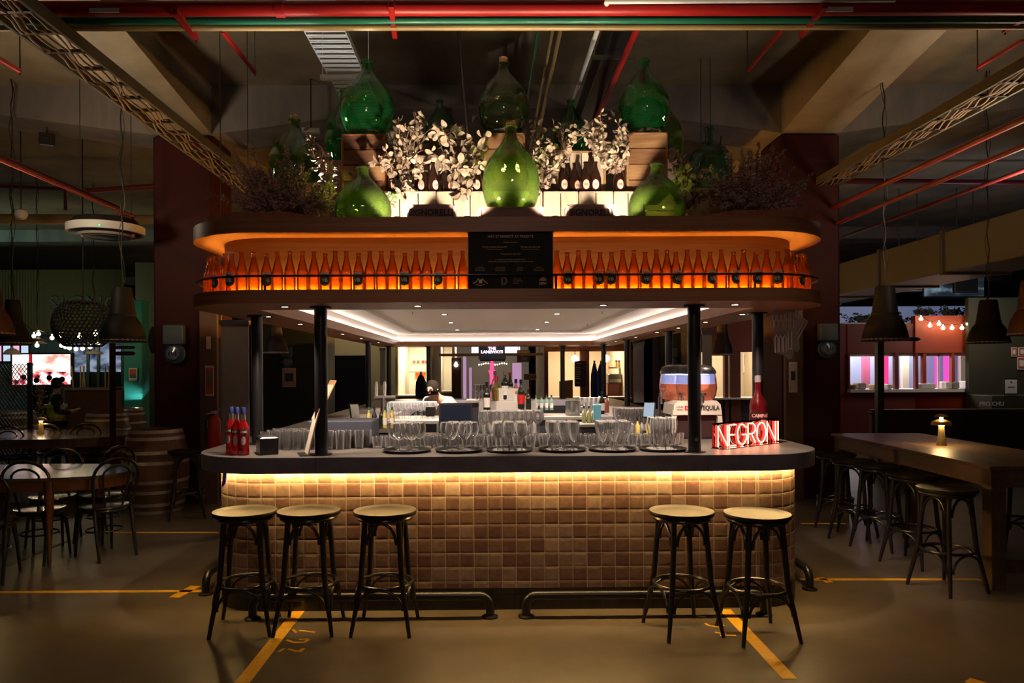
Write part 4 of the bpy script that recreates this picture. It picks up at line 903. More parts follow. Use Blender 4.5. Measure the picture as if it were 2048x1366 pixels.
def mushroom(p, label, double=False, s=1.0):
    t = thing('table_lamp', label, 'lamp', p); g = mat('brass_lamp', (.62, .45, .20), .32, .75)
    MB().lathe([(0, 0), (.045 * s, 0), (.045 * s, .006), (.036 * s, .05), (.028 * s, .12), (.022 * s, .19), (0, .19)], n=24).build('stem', g, t, True)
    m = MB(); m.cap = False; m.lathe([(.0, .245), (.04 * s, .242), (.075 * s, .225), (.088 * s, .195), (.084 * s, .193), (.072 * s, .215), (.038 * s, .232), (0, .235)], n=28).build('shade', g, t, True)
    MB().lathe([(.023 * s, .186), (.040 * s, .197), (.040 * s, .203), (.02 * s, .212), (0, .212)], n=18).build('bulb', glow('lamp_bulb', (1, .66, .25), 220), t)
    if double:
        MB().lathe([(0, .243), (.014 * s, .243), (.014 * s, .268), (0, .268)], n=14).build('bulb', glow('lamp_bulb', (1, .68, .25), 45), t)
        m = MB(); m.cap = False; m.lathe([(0, .30), (.03 * s, .296), (.052 * s, .282), (.058 * s, .268), (.05 * s, .27), (0, .285)], n=24).build('upper_shade', g, t, True)
    return t
q = onz(14, 958, .76); mushroom((-4.62, 6.52, .7605), 'brass mushroom lamp on the left foreground table')
q = onz(82, 868, .76); mushroom((q.x, q.y, .7605), 'brass mushroom lamp on the second table')
# long table on the right
oldwood = mat('old_table_wood', (.085, .047, .022), .42, col2=(.15, .09, .045), vscale=(14, 1.2, 10), bump=.1)
t = thing('high_table', 'long thick-topped old wooden high table on the right', 'table', (3.72, 5.36, 0), -.045)
LW, LL, LZ = .98, 2.78, .93
MB().bbox(0, 0, LZ - .028, LW, LL, LZ, .003).build('tabletop', oldwood, t)
for (x0, y0, x1, y1) in ((.03, .03, LW - .03, .055), (.03, LL - .055, LW - .03, LL - .03), (.03, .03, .055, LL - .03), (LW - .055, .03, LW - .03, LL - .03)): MB().box(x0, y0, LZ - .16, x1, y1, LZ - .028).build('apron', oldwood, t)
for x in (.03, LW - .14):
    for y in (.03, LL * .5 - .05, LL - .14): MB().bbox(x, y, 0 if y != LL * .5 - .05 else LZ - .2, x + .11, y + .11, LZ - .028, .003).build('leg', oldwood, t)
MB().box(.1, .07, .12, LW - .1, .12, .22).build('stretcher', oldwood, t)
q = onz(1883, 891, LZ); mushroom((q.x, q.y, LZ + .0005), 'double-capped brass mushroom lamp on the long high table', True)
# barrels
oak = mat('barrel_oak', (.10, .045, .018), .5, col2=(.16, .08, .035), vscale=(16, 16, 1.2)); hoopm = mat('hoop_metal', (.46, .42, .38), .4, .35)
def barrel(px, pb, Y, s, label):
    t = thing('wooden_barrel', label, 'barrel', (at(px, 800, Y).x, Y, 0), 0, 'wooden wine barrels'); h = .98 * s
    prof = [(.29 + .085 * sin(pi * i / 14) ** .9, i / 14 * .98) for i in range(15)]; prof = [(r_ * s, z * s) for r_, z in prof]
    MB().lathe([(0, .03 * s)] + [(prof[0][0] - .03 * s, .03 * s)] + prof + [(prof[-1][0] - .025 * s, prof[-1][1]), (prof[-1][0] - .03 * s, prof[-1][1] - .03 * s), (0, prof[-1][1] - .03 * s)], n=36).build('staves', oak, t, True)
    for z in (.0, .09, .24, .36, .58, .70, .86, .94):
        f_ = lambda zz: (.29 + .085 * sin(pi * min(1, max(0, zz / .98))) ** .9 + .004) * s
        m = MB(); m.cap = False; m.lathe([(f_(z) - .006 * s, z * s), (f_(z), z * s), (f_(z + .038), (z + .038) * s), (f_(z + .038) - .006 * s, (z + .038) * s)], n=36).build('hoop', hoopm, t, True)
barrel(311, 1018, 8.75, 1.0, 'big wooden barrel standing before the left maroon column')
barrel(252, 900, 13.6, 1.0, 'wooden barrel behind, in front of the teal column')
barrel(214, 900, 12.0, 1.0, 'wooden barrel behind the sign post on the left'); barrel(30, 880, 12.8, 1.0, 'wooden barrel at the far left behind the lattice gate')

# ================================================================ things on the counter
ZT = 1.0918
tray_m = mat('tray_black', (.02, .018, .018), .35)
def lathe_open(mb, prof, **k): return mb.lathe(prof, **k)
def stemglass(kind):
    t = thing('stem_glass', 'glass', 'glass')
    foot = [(0, .004), (.02, .0035), (.036, .0015), (.037, 0)]
    if kind == 'balloon': st = .085; bowl = [(.004, st), (.018, st + .006), (.038, st + .030), (.047, st + .058), (.046, st + .085), (.038, st + .118)]
    elif kind == 'wine': st = .090; bowl = [(.004, st), (.014, st + .006), (.032, st + .028), (.041, st + .055), (.040, st + .080), (.033, st + .112)]
    elif kind == 'goblet': st = .065; bowl = [(.004, st), (.012, st + .006), (.024, st + .04), (.034, st + .075), (.038, st + .11), (.036, st + .14)]
    else: st = .075; bowl = [(.004, st), (.010, st + .008), (.020, st + .04), (.027, st + .08), (.028, st + .12), (.024, st + .15)]
    stem = [(.004, st - .004), (.0038, .05), (.0045, .02), (.008, .008), (.02, .004), (.035, .0015), (.036, 0)]
    mb_nc().lathe(stem[::-1] + bowl, n=20, flute=.0 if kind not in ('goblet', 'flute') else .035, nf=10).build('bowl_and_stem', clearg, t, True)
    mb_nc().tube([(bowl[-1][0] * cos(a), bowl[-1][0] * sin(a), bowl[-1][1]) for a in [2 * pi * i / 20 for i in range(20)]], .0011, 5, True).build('rim', mat('glass_rim', (.8, .8, .8), .1, spec=1.0), t, True)
    return t
SG = {k_: Proto(stemglass(k_)) for k_ in ('balloon', 'wine', 'goblet', 'flute')}
trays = [(814, 'balloon'), (918, 'balloon'), (1019, 'wine'), (1125, 'goblet'), (1225, 'goblet'), (1325, 'flute')]
KN = {'balloon': 'balloon gin glass', 'wine': 'round wine glass', 'goblet': 'ribbed water goblet', 'flute': 'ribbed champagne flute'}
for ti, (px, kind) in enumerate(trays):
    y = 5.16; x = at(px, 900, y).x; tn = ('leftmost', 'second', 'third', 'fourth', 'fifth', 'rightmost')[ti]
    t = thing('serving_tray', 'round black serving tray, %s of the six along the counter' % tn, 'tray', (x, y, ZT), 0, 'round black trays on the counter')
    MB().lathe([(0, 0), (.155, 0), (.170, .016), (.172, .018), (.168, .019), (.152, .004), (0, .004)], n=36).build('tray_body', tray_m, t, True)
    rs = random.Random(ti); sp = {'balloon': .092, 'wine': .084, 'goblet': .078, 'flute': .062}[kind]
    for (row, yy, n_) in (('front', -.085, 2 if kind == 'balloon' else 3), ('middle', 0, 3), ('back', .085, 2 if kind == 'balloon' else 3)):
        for i in range(n_):
            xx = (i - (n_ - 1) / 2) * sp + rs.uniform(-.004, .004)
            SG[kind].put((x + xx, y + yy + rs.uniform(-.004, .004), ZT + .0045), rs.uniform(0, 6), 'clear %s on the %s tray, %s from the left in its %s row' % (KN[kind], tn, ordn(i + 1), row), 'stemmed glasses on the %s tray' % tn)
def tumbler(h, r0, r1, fl=.03):
    t = thing('tumbler', 'tumbler', 'glass'); mb_nc().lathe([(0, .006), (r0 * .95, .004), (r0, 0), (r0 * 1.02, .01), (r1, h), (r1 * .95, h), (r0 * .95, .012), (0, .010)], n=20, flute=fl, nf=10).build('tumbler_glass', clearg, t, True); return t
TB, HB = Proto(tumbler(.085, .032, .041)), Proto(tumbler(.135, .028, .034, .0))
rs = random.Random(4)
for r in range(3):
    for i in range(24):
        px = 755 + i * 25.5 + r * 8
        if abs(px - 1395) < 16 or px > 1400: continue
        q = at(px, 890, 5.40 + r * .085); TB.put((q.x, q.y, ZT), rs.uniform(0, 6), 'short ribbed tumbler behind the trays, %s from the left in the %s row' % (ordn(i + 1), ('front', 'middle', 'back')[r]), 'short tumblers behind the trays')
for r in range(5):
    for i in range(8):
        q = at(563 + i * 14 + r * 3, 890, 5.25 + r * .075)
        if abs(q.x + 1.16) < .085 and abs(q.y - 5.02) < .1: continue
        HB.put((CXB - 1.78 + i * .078 + (r % 2) * .03, 5.42 + r * .075 - .1, ZT), rs.uniform(0, 6), 'tall tumbler left of the menu board, %s from the left in the %s row' % (ordn(i + 1), ordn(r + 1)), 'tall tumblers massed at the left of the counter')
for i in range(9):
    q = at(662 + i * 7, 890, 5.35); 
    if i < 6: HB.put((q.x + .02 * i + .02, 5.38 + (i % 2) * .07, ZT), 0, 'tall plain tumbler just right of the left post, %s from the left' % ordn(i + 1), 'tall tumblers right of the left post')
# loose tumbler in front of the first tray
q = at(756, 900, 5.1)
# red aperitif bottles
redliq = mat('red_drink', (.60, .012, .012), .12, coat=.6, emit=(.6, .01, .01), es=0); blu = mat('blue_cap', (.02, .03, .14), .35); ypap = mat('cream_label', (.55, .42, .22), .6)
redglass = glass('red_glass', (.90, .06, .05), (.30, .01, .01), .06, .03, (.75, .03, .03), .30)
def red_bottle():
    t = thing('aperitif_bottle', 'x', 'bottle')
    mb_nc().lathe([(0, .004), (.036, 0), (.040, .008), (.036, .06), (.036, .10), (.040, .165), (.039, .19), (.028, .215), (.017, .232), (.0145, .245)], n=22).build('red_body', redglass, t, True)
    mb_nc().lathe([(.0145, .245), (.0135, .28), (.0135, .29)], n=16).build('neck', clearg, t, True)
    MB().lathe([(0, .285), (.0155, .285), (.0155, .325), (.012, .33), (0, .33)], n=16).build('cap', blu, t, True)
    curved_patch(.0405, .150, .175, .95, 12, False, .0006).build('blue_label', blu, t, True); curved_patch(.0405, .155, .170, .55, 10, False, .0014).build('gold_label', ypap, t, True)
    curved_patch(.0375, .07, .135, .4, 8, True, .001).build('silver_label', mat('silver_label', (.45, .42, .42), .4), t, True)
    return t
RB = Proto(red_bottle())
for (px, Y, l, rz) in ((463, 5.14, 'red aperitif bottle with a blue cap, leftmost of the three', -.3), (474, 5.05, 'red aperitif bottle with a blue cap, middle of the three', .0), (487, 5.02, 'red aperitif bottle with a blue cap, rightmost of the three', .3)):
    q = at(px, 900, Y); RB.put((q.x, Y, ZT), rz, l, 'red bottles at the left end of the counter')
q = at(517, 900, 4.96); t = thing('napkin_box', 'black napkin box at the left end of the counter', 'box', (q.x + .01, 5.12, ZT), .42)
MB().bbox(-.062, -.115, 0, .062, .115, .118, .004).build('box_body', mat('box_black', (.012, .012, .014), .3), t); MB().bbox(-.05, -.10, .118, .05, .10, .122, .002).build('top_slot', steeldk, t)
# leaning menu boards
mdf = mat('mdf_board', (.40, .23, .11), .6)
t = thing('menu_board', 'thin wooden clipboard menu leaning back beside the left post', 'menu board', (at(612, 905, 5.02).x, 5.02, ZT), -1.22)
M = Matrix.Rotation(radians(-14), 4, 'X'); MB().box(-.11, 0, 0, .11, .006, .33).xf(M).build('board', mdf, t); MB().box(-.10, -.003, .01, .10, -.0005, .30).xf(M).build('menu_sheet', paper, t)
MB().box(-.03, -.008, .30, .03, .008, .335).xf(M).build('clip', steeldk, t); MB().box(-.11, -.05, 0, .11, .0, .006).build('foot', blackpaint, t)
t = thing('menu_board', 'taller wooden clipboard menu leaning behind the first one', 'menu board', (at(618, 905, 5.4).x, 5.55, ZT + .20), -1.15)
M = Matrix.Rotation(radians(-26), 4, 'X'); MB().box(-.11, 0, 0, .11, .006, .34).xf(M).build('board', mdf, t); MB().box(-.10, -.003, .01, .10, -.0005, .30).xf(M).build('menu_sheet', paper, t)
bgm = mat('slate_blue_box', (.05, .055, .085), .5)
tag(MB().bbox(CXB - 1.50, 5.45, ZT, CXB - 1.02, 5.8, ZT + .20, .005).build('till_drawer', bgm), 'slate blue till drawer box behind the left post', 'box')
# neon sign
neon_y = glow('neon_cream', (1, .58, .30), 5); neon_r = glow('neon_red', (1, .03, .02), 4)
P0 = at(1432, 900, 5.2); P1 = at(1562, 885, 5.70); P0 = Vector((P0.x, 5.2, ZT)); P1 = Vector((P1.x, 5.70, ZT)); dx = P1 - P0; LN = Vector((dx.x, dx.y)).length; ang = atan2(dx.y, dx.x)
t = thing('neon_sign', 'glowing red neon NEGRONI sign on the right end of the counter', 'sign', P0, ang); HN = .172
glyph = {'N': ([(0, 0), (0, 1), (1, 0), (1, 1)],), 'E': ([(1, 1), (0, 1), (0, 0), (1, 0)], [(0, .52), (.8, .52)]),
         'G': ([(1, .82)] + [(.5 + .5 * cos(a), .5 + .5 * sin(a)) for a in [radians(50 + 10 * i) for i in range(0, 28)]] + [(1, .25), (1, .48), (.55, .48)],),
         'R': ([(0, 0), (0, 1), (.5, 1)] + [(.5 + .5 * cos(a), .74 + .26 * sin(a)) for a in [radians(80 - 20 * i) for i in range(9)]] + [(.1, .48)], [(.5, .48), (1, 0)]),
         'O': ([(.5 + .5 * cos(a), .5 + .5 * sin(a)) for a in [radians(90 + 12 * i) for i in range(31)]],), 'I': ([(.5, 0), (.5, 1)],)}
mbs = MB(); mbr = MB(); cur = .02; ws = {'I': .03, 'N': .10, 'E': .075, 'G': .10, 'R': .085, 'O': .105}
sc_ = (LN - .05) / (sum(ws[c] for c in 'NEGRONI') + 6 * .018)
for ch in 'NEGRONI':
    w_ = ws[ch] * sc_
    for st in glyph[ch]:
        pts = [(cur + p[0] * w_, -.004, .012 + p[1] * (HN - .02)) for p in st]; mbs.tube(pts, .0042, 8)
        mbr.tube([(p[0] + .004, .016, p[2]) for p in pts], .0075, 8)
    cur += w_ + .018 * sc_
mbs.build('front_neon_tubes', neon_y, t, True); mbr.build('rear_neon_tubes', neon_r, t, True)
acr = glass('red_acrylic', (.95, .35, .33), (.7, .05, .05), .05)
MB().box(0, .030, 0, LN, .034, HN + .012).build('acrylic_back', acr, t); MB().box(0, -.06, 0, LN, .042, .005).build('acrylic_base', glass('red_acrylic_base', (.8, .35, .33), (.6, .1, .1), .12), t)
# giant red liqueur bottle
q = at(1518, 880, 5.64); t = thing('liqueur_bottle', 'oversized deep red liqueur bottle behind the neon sign', 'bottle', (q.x, 5.655, ZT))
mb_nc().lathe([(0, .004), (.062, 0), (.066, .01), (.066, .27), (.064, .30), (.052, .335), (.034, .36), (.026, .38), (.022, .42), (.022, .47)], n=28).build('bottle_glass', glass('dark_red_glass', (.55, .03, .05), (.12, .005, .01), .08, .03, (.35, .015, .02), .45), t, True)
MB().lathe([(0, .47), (.024, .47), (.025, .485), (.023, .52), (0, .525)], n=18).build('cap', mat('cap_grey', (.30, .25, .26), .4), t, True)
curved_patch(.0665, .185, .235, 1.0, 14, False, .001).build('name_label', mat('label_black', (.012, .01, .012), .5), t, True); curved_patch(.0665, .10, .18, .62, 12, False, .001).build('pink_label', mat('label_pink', (.6, .25, .25), .6), t, True)
wrapmb(text_mb('CAMPARI', .036, .001, bold=.0015), .0682, .21).build('lettering', mat('lettering_pink', (.75, .35, .33), .6), t)
# slush machine
q = at(1385, 880, 6.05); t = thing('slush_machine', 'frozen drink machine glowing white and orange behind the right post', 'drinks machine', (q.x, 6.05, ZT))
wp = mat('machine_white', (.72, .66, .62), .4)
for s in (-1, 1): MB().hull_y([(s * .17, 0), (s * .22, 0), (s * .20, .24), (s * .15, .27), (s * .15, .22), (s * .17, .18)], -.14, -.10).build('front_leg', wp, t)
MB().hull_y([(-.20, .20), (.20, .20), (.19, .285), (.16, .315), (-.16, .315), (-.19, .285)], -.15, .2).build('fascia', wp, t)
MB().bbox(-.17, -.09, 0, .17, .2, .20, .01).build('base_body', mat('machine_dark', (.03, .018, .02), .4), t)
shiftmb(text_mb('TEQUILA', .052, .002, sx=.75, bold=.002), (.10, -.152, .255)).build('lettering', darkprint, t); shiftmb(text_mb('EST.', .05, .002, sx=.8, bold=.002), (-.07, -.152, .255)).build('lettering', mat('print_red', (.6, .02, .02), .6), t)
shiftmb(text_mb('LOUIS', .02, .002), (-.145, -.152, .265)).build('lettering', darkprint, t); shiftmb(text_mb('VEGA', .02, .002), (-.145, -.152, .243)).build('lettering', darkprint, t)
slush = mat('orange_slush', (.9, .26, .12), .5, emit=(1, .22, .09), es=.42); tank = glass('tank_glass', (.9, .92, 1), (.5, .5, .62), .1)
for s, cxk in ((0, .03), (1, -.10)):
    sx_ = .94 if s == 0 else .7; dpy = -.14 if s == 0 else .0
    ov = lambda a, b, n=28: [(cxk + a * cos(u) * sx_, dpy + .16 + b * sin(u)) for u in [2 * pi * i / n for i in range(n)]]
    def stack(rows, name, m):
        mb = MB(); n = 28; v = []; f = []
        for (a, b, z) in rows: v += [(x, y, z) for x, y in ov(a, b, n)]
        for r in range(len(rows) - 1):
            for i in range(n): f.append((r * n + i, r * n + (i + 1) % n, (r + 1) * n + (i + 1) % n, (r + 1) * n + i))
        f += [tuple(range(n - 1, -1, -1)), tuple((len(rows) - 1) * n + i for i in range(n))]
        return mb.add(v, f).build(name, m, t, True)
    stack([(.15, .15, .32), (.17, .18, .36), (.18, .19, .41), (.178, .188, .45)], 'slush', slush)
    stack([(.158, .158, .318), (.178, .188, .36), (.189, .198, .42), (.182, .192, .48), (.172, .182, .535)], 'tank', tank)
    stack([(.18, .19, .535), (.178, .188, .56), (.15, .16, .595), (.08, .09, .612)], 'lid', blackpaint)
    stack([(.168, .178, .451), (.166, .176, .49), (.155, .165, .526)], 'tank_frost_glow', mat('frost_glow', (.7, .72, .85), .4, emit=(.50, .55, 1), es=.75))  # frost body glows by emission, standing in for light inside the tank
    MB().box(cxk - .10 * sx_, dpy + .1, .527, cxk + .10 * sx_, dpy + .22, .531).build('tank_light', glow('tank_light', (.55, .6, 1), 22), t)
    MB().tube([(cxk, dpy - .03, .37), (cxk, dpy - .06, .35), (cxk, dpy - .06, .30)], .012).lathe([(0, 0), (.03, 0), (.03, .02), (0, .02)], (cxk, dpy - .05, .36), 12).build('tap', steel, t, True)
lamp('AREA', (q.x + .02, 6.07, ZT + .52), 1.1, (.6, .65, 1), .2, (q.x + .02, 6.07, 1.2))
# round sticker on the post
q = at(1393, 879, 4.975); tag(MB().lathe([(0, 0), (.013, 0), (.013, .0015), (0, .0015)], n=16).xf(Matrix.Rotation(pi / 2, 4, 'X')).build('round_badge', steel, loc=(q.x, 4.9755, q.z)), 'small round silver badge low on the right post', 'badge')
# ================================================================ inside the bar
bench = mat('bench_steel', (.50, .48, .46), .28, .9); boxg = mat('grey_steps', (.60, .59, .61), .6)
def workbench(x0, y0, x1, y1, z, label):
    t = thing('work_bench', label, 'bench', ((x0 + x1) / 2, (y0 + y1) / 2, 0)); a = (x1 - x0) / 2; b = (y1 - y0) / 2
    MB().bbox(-a, -b, z - .04, a, b, z, .004).build('top', bench, t); MB().box(-a + .03, -b + .05, .08, a - .03, b - .03, z - .04).build('cabinet', mat('bench_dark', (.03, .032, .04), .35, .6), t)
    for sx in (-1, 1):
        for sy in (-1, 1): MB().box(sx * a - (.04 if sx > 0 else 0), sy * b - (.04 if sy > 0 else 0), 0, sx * a + (.04 if sx < 0 else 0), sy * b + (.04 if sy < 0 else 0), z - .04).build('leg', steel, t)
    return t
workbench(-.55, 6.9, .84, 7.6, 1.0, 'stainless work bench in the middle of the bar, behind the tray glasses')
workbench(.50, 8.4, 1.42, 9.0, 1.12, 'stainless bench with a steel pot and pale green bottles')
workbench(-1.17, 8.15, -.55, 9.0, 1.10, 'stainless bench on the left inside the bar')
# stepped bottle display
q = at(1015, 830, 6.3); t = thing('bottle_steps', 'pale grey stepped bottle display in the middle of the bar', 'display stand', (q.x, 6.35, 0))
MB().bbox(-.25, -.10, .9, .25, .25, 1.40, .004).build('upper_step', boxg, t); MB().bbox(-.09, -.08, 1.40, .11, .22, 1.51, .004).build('top_step', boxg, t); MB().bbox(-.36, -.2, 0, .36, .3, .9, .004).build('base_cabinet', mat('bench_dark', (.03, .032, .04), .35, .6), t)
def wbottle(px, pt_, pb, Y, col, label, capc=None, lab=None, wide=1.0, glassy=True, cat='bottle'):
    q = at(px, pb, Y); h = at(px, pt_, Y).z - q.z; r = h * .125 * wide; t = thing('drink_bottle', label, cat, (q.x, Y, q.z), 0, 'bottles kept inside the bar')
    P = [(0, .004), (r * .92, 0), (r, .008), (r, h * .56), (r * .93, h * .62), (r * .62, h * .70), (r * .40, h * .76), (r * .33, h * .86), (r * .36, h * .97)]
    mb_nc().lathe(P, n=16).build('bottle_glass', col, t, True); MB().lathe([(0, h * .86), (r * .42, h * .86), (r * .42, h), (0, h)], n=12).build('cap', capc or blackpaint, t, True)
    if lab: curved_patch(r, h * .16, h * .48, 1.0, 10, False, .001, -pi / 2).build('label', lab, t, True)
yel = mat('yellow_liquid', (.62, .50, .16), .3); grn = glass('green_bottle', (.18, .40, .12), (.03, .10, .02), .08, diff=(.05, .14, .03), dw=.3); dkb = mat('dark_wine_bottle', (.015, .02, .012), .12, coat=.5)
gldb = glass('golden_bottle', (.85, .70, .28), (.35, .22, .05), .06, diff=(.5, .38, .10), dw=.35); redcap = mat('cap_red', (.6, .02, .02), .4); minty = glass('mint_bottle', (.70, .92, .84), (.30, .52, .45), .06, diff=(.45, .65, .58), dw=.4)
WB = wbottle
WB(974, 764, 824, 6.15, dkb, 'dark wine bottle at the left of the stepped display', lab=whitepaper)
WB(993, 752, 818, 6.3, gldb, 'golden spirit bottle with a red cap on the display', redcap); WB(990, 742, 800, 6.5, clearg, 'tall clear bottle behind the golden one', steel)
WB(1010, 742, 799, 6.3, dkb, 'dark wine bottle with a white label on the top step', mat('foil', (.5, .45, .4), .4), whitepaper, 1.1); WB(1020, 745, 799, 6.38, dkb, 'dark wine bottle with a red foil on the top step', redcap, whitepaper)
WB(1032, 758, 816, 6.3, mat('rose_bottle', (.35, .10, .08), .2), 'dusky red bottle right of the top step', lab=whitepaper); WB(1042, 759, 817, 6.26, dkb, 'dark bottle right of the dusky red one', lab=redcap)
WB(1051, 786, 818, 6.4, mat('orange_bottle', (.75, .12, .02), .3), 'small orange bottle at the right of the display'); WB(1057, 779, 822, 6.2, dkb, 'squat dark bottle at the right end of the display')
for i, px in enumerate((1072, 1083, 1093, 1103)): WB(px, 790, 820, 8.6, minty, 'pale mint-green bottle on the rear steel bench, %s from the left' % ordn(i + 1), steel, whitepaper)
for i, (px, l) in enumerate(((1168, 'first'), (1178, 'second'), (1187, 'third'))): WB(px, 812, 846, 7.2, mat('juice', (.60, .55, .25), .35), 'pale yellow juice bottle on the right inner bench, %s from the left' % l)
for i, (px, c, l) in enumerate(((738, yel, 'yellow'), (749, mat('navy_bottle', (.02, .03, .06), .2), 'navy'), (763, dkb, 'dark'), (770, yel, 'second yellow'), (784, yel, 'third yellow'))): WB(px, 814, 856, 6.35, c, 'slim %s bottle in the row left of the balloon glasses' % l, greenpipe if c == yel else None, whitepaper if i > 2 else None)
WB(1275, 836, 878, 5.75, yel, 'yellow syrup bottle behind the fifth tray'); WB(1297, 842, 878, 5.75, yel, 'yellow syrup bottle behind the rightmost tray')
WB(1204, 783, 828, 7.0, dkb, 'dark grey bottle on the right inner bench', lab=whitepaper); WB(1214, 790, 826, 7.1, mat('rose_bottle', (.35, .10, .08), .2), 'dusky red bottle on the right inner bench')
q = at(1194, 840, 7.0); t = thing('drink_carton', 'light blue drinks carton on the right inner bench', 'carton', (q.x, 7.0, q.z)); MB().bbox(-.035, -.035, 0, .035, .035, .15, .003).build('carton_body', mat('sky_blue', (.12, .42, .62), .5), t); MB().lathe([(0, .15), (.014, .15), (.014, .17), (0, .17)], n=12).build('cap', whitepaint, t)
q = at(1143, 820, 8.55); t = thing('steel_pot', 'shiny steel pot on the rear bench', 'pot', (q.x + .02, 8.6, 1.121)); MB().lathe([(0, 0), (.085, 0), (.088, .01), (.088, .17), (.092, .172), (.085, .172), (.083, .02), (0, .015)], n=28).build('pot_body', steel, t, True); MB().tube([(.088, 0, .13), (.12, 0, .13), (.12, 0, .10), (.088, 0, .10)], .005).build('handle', steel, t, True)
# bench shelf to carry the floating small bottles
def ledge(px0, px1, py, Y, dp, label, m=bench, th=.03):
    a = at(px0, py, Y); b = at(px1, py, Y); t = thing('bar_shelf', label, 'shelf', ((a.x + b.x) / 2, Y, 0)); h = (b.x - a.x) / 2
    MB().bbox(-h, -dp / 2, a.z - th, h, dp / 2, a.z - .001, .002).build('top', m, t); MB().box(-h + .02, -dp / 2 + .03, 0, h - .02, dp / 2 - .02, a.z - th).build('cabinet', mat('bench_dark', (.03, .032, .04), .35, .6), t)
ledge(1155, 1235, 846, 7.15, .34, 'inner bench shelf carrying juice bottles and a blue carton')
ledge(722, 800, 857, 6.35, .22, 'inner bench shelf carrying the slim yellow and dark bottles')
ledge(1262, 1310, 879, 5.72, .16, 'low shelf carrying the yellow syrup bottles')
# massed stem glasses on the middle bench and elsewhere
rs = random.Random(9)
def mass(px0, px1, n, Y, z, kind, rows, label, grp, dy=.085, s=None):
    a = at(px0, 800, Y); b = at(px1, 800, Y)
    for r in range(rows):
        for i in range(n): SG[kind].put((a.x + (b.x - a.x) * (i + .5 + .25 * (r % 2)) / n, Y + r * dy, z), rs.uniform(0, 6), '%s, %s from the left in the %s row' % (label, ordn(i + 1), ordn(r + 1)), grp, s)
ZG = at(1270, 862, 6.48).z
ledge(946, 1092, 870, 6.0, .27, 'steel glass shelf in front of the stepped bottle display')
mass(957, 1084, 7, 5.91, at(1020, 870, 6.0).z, 'wine', 3, 'round wine glass massed before the bottle display', 'wine glasses before the bottle display')
# tall rack of glasses above, behind the wine glasses
q = at(1020, 840, 7.3)
mass(775, 870, 8, 8.25, 1.101, 'wine', 3, 'wine glass on the left inner bench', 'wine glasses on the left inner bench')
mass(1160, 1215, 6, 8.62, 1.121, 'goblet', 2, 'goblet on the rear right bench', 'goblets on the rear right bench')
mass(1235, 1303, 7, 6.4, ZG, 'goblet', 3, 'goblet behind the fifth and sixth trays', 'goblets behind the right trays')
ledge(1228, 1306, 862, 6.48, .34, 'inner bench shelf carrying the goblets behind the right trays')
# screens and machines
def screen(px0, py0, px1, py1, Y, label, m, tilt=0, rz=0, stand=True, back=blackpaint):
    a = at(px0, py0, Y); b = at(px1, py1, Y); hw = (b.x - a.x) / 2; h = a.z - b.z; t = thing('pos_screen', label, 'screen', ((a.x + b.x) / 2, Y, b.z), rz); M = Matrix.Rotation(radians(tilt), 4, 'X')
    MB().bbox(-hw, 0, 0, hw, .025, h, .004).xf(M).build('casing', back, t); MB().box(-hw * .9, -.003, h * .06, hw * .9, 0, h * .94).xf(M).build('display', m, t)
    if stand: MB().tube([(0, .03, h * .4), (0, .07, -.05), (0, .07, -.12)], .014).lathe([(0, -.13), (.07, -.13), (.06, -.115), (0, -.11)], (0, .06, 0), 16).build('stand', blackpaint, t)
    return t
dkscreen = mat('dark_blue_screen', (.008, .014, .035), .2); litscr = glow('screen_lit', (.5, .62, .75), .8)
screen(877, 806, 945, 866, 6.0, 'large dark blue point of sale monitor left of the bottle display', dkscreen, -6)
screen(1285, 803, 1308, 835, 5.9, 'small tilted lit screen beside the drinks machine', litscr, -18, -.5); screen(703, 806, 722, 842, 5.9, 'small grey tilted screen in the left of the bar', mat('grey_screen', (.16, .16, .15), .3), -18, .6)
for (px0, py0, px1, py1, Y, l) in ((681, 853, 722, 882, 5.75, 'black card terminal base behind the left post'), (722, 857, 742, 880, 5.8, 'black box beside the card terminal base'), (851, 814, 869, 833, 6.6, 'small dark grey speaker box left of the monitor')):
    a = at(px0, py0, Y); b = at(px1, py1, Y); tag(MB().bbox(a.x, Y, b.z, b.x, Y + .15, a.z, .006).build('black_box', blackpaint), l, 'box')
ledge(676, 745, 882, 5.8, .3, 'inner shelf carrying the card terminal base')
ledge(846, 950, 868, 6.15, .3, 'inner shelf under the dark blue monitor')
# taps at the left
q = at(770, 800, 7.6)
t = thing('beer_tap', 'steel beer tap with three white handles in the left of the bar', 'beer tap', (at(768, 830, 7.0).x, 7.0, 0)); MB().box(-.13, -.12, 0, .17, .15, 1.16).build('pedestal', mat('bench_dark', (.03, .032, .04), .35, .6), t); MB().lathe([(0, 1.16), (.03, 1.16), (.025, 1.42), (0, 1.42)], n=14).build('tower', steel, t, True)
MB().tube([(-.09, 0, 1.40), (.11, 0, 1.40)], .025).build('manifold', steel, t, True)
for x in (-.07, .01): MB().lathe([(0, 1.42), (.012, 1.42), (.016, 1.52), (.010, 1.56), (0, 1.56)], (x, -.02, 0), 10).build('tap_handle', whitepaint, t, True)
t = thing('beer_tap', 'chrome beer tap with black handles beside the drinks machine', 'beer tap', (1.62, 6.62, ZT - 1.04)); MB().box(-.08, -.08, 1.0405, .08, .12, 1.12).build('pedestal', mat('bench_dark', (.03, .032, .04), .35, .6), t)
for x in (-.06, 0, .06): MB().tube([(x, 0, 1.12), (x, 0, 1.34), (x, -.04, 1.39), (x, -.09, 1.36), (x, -.09, 1.30)], .014).build('spout', steel, t, True)
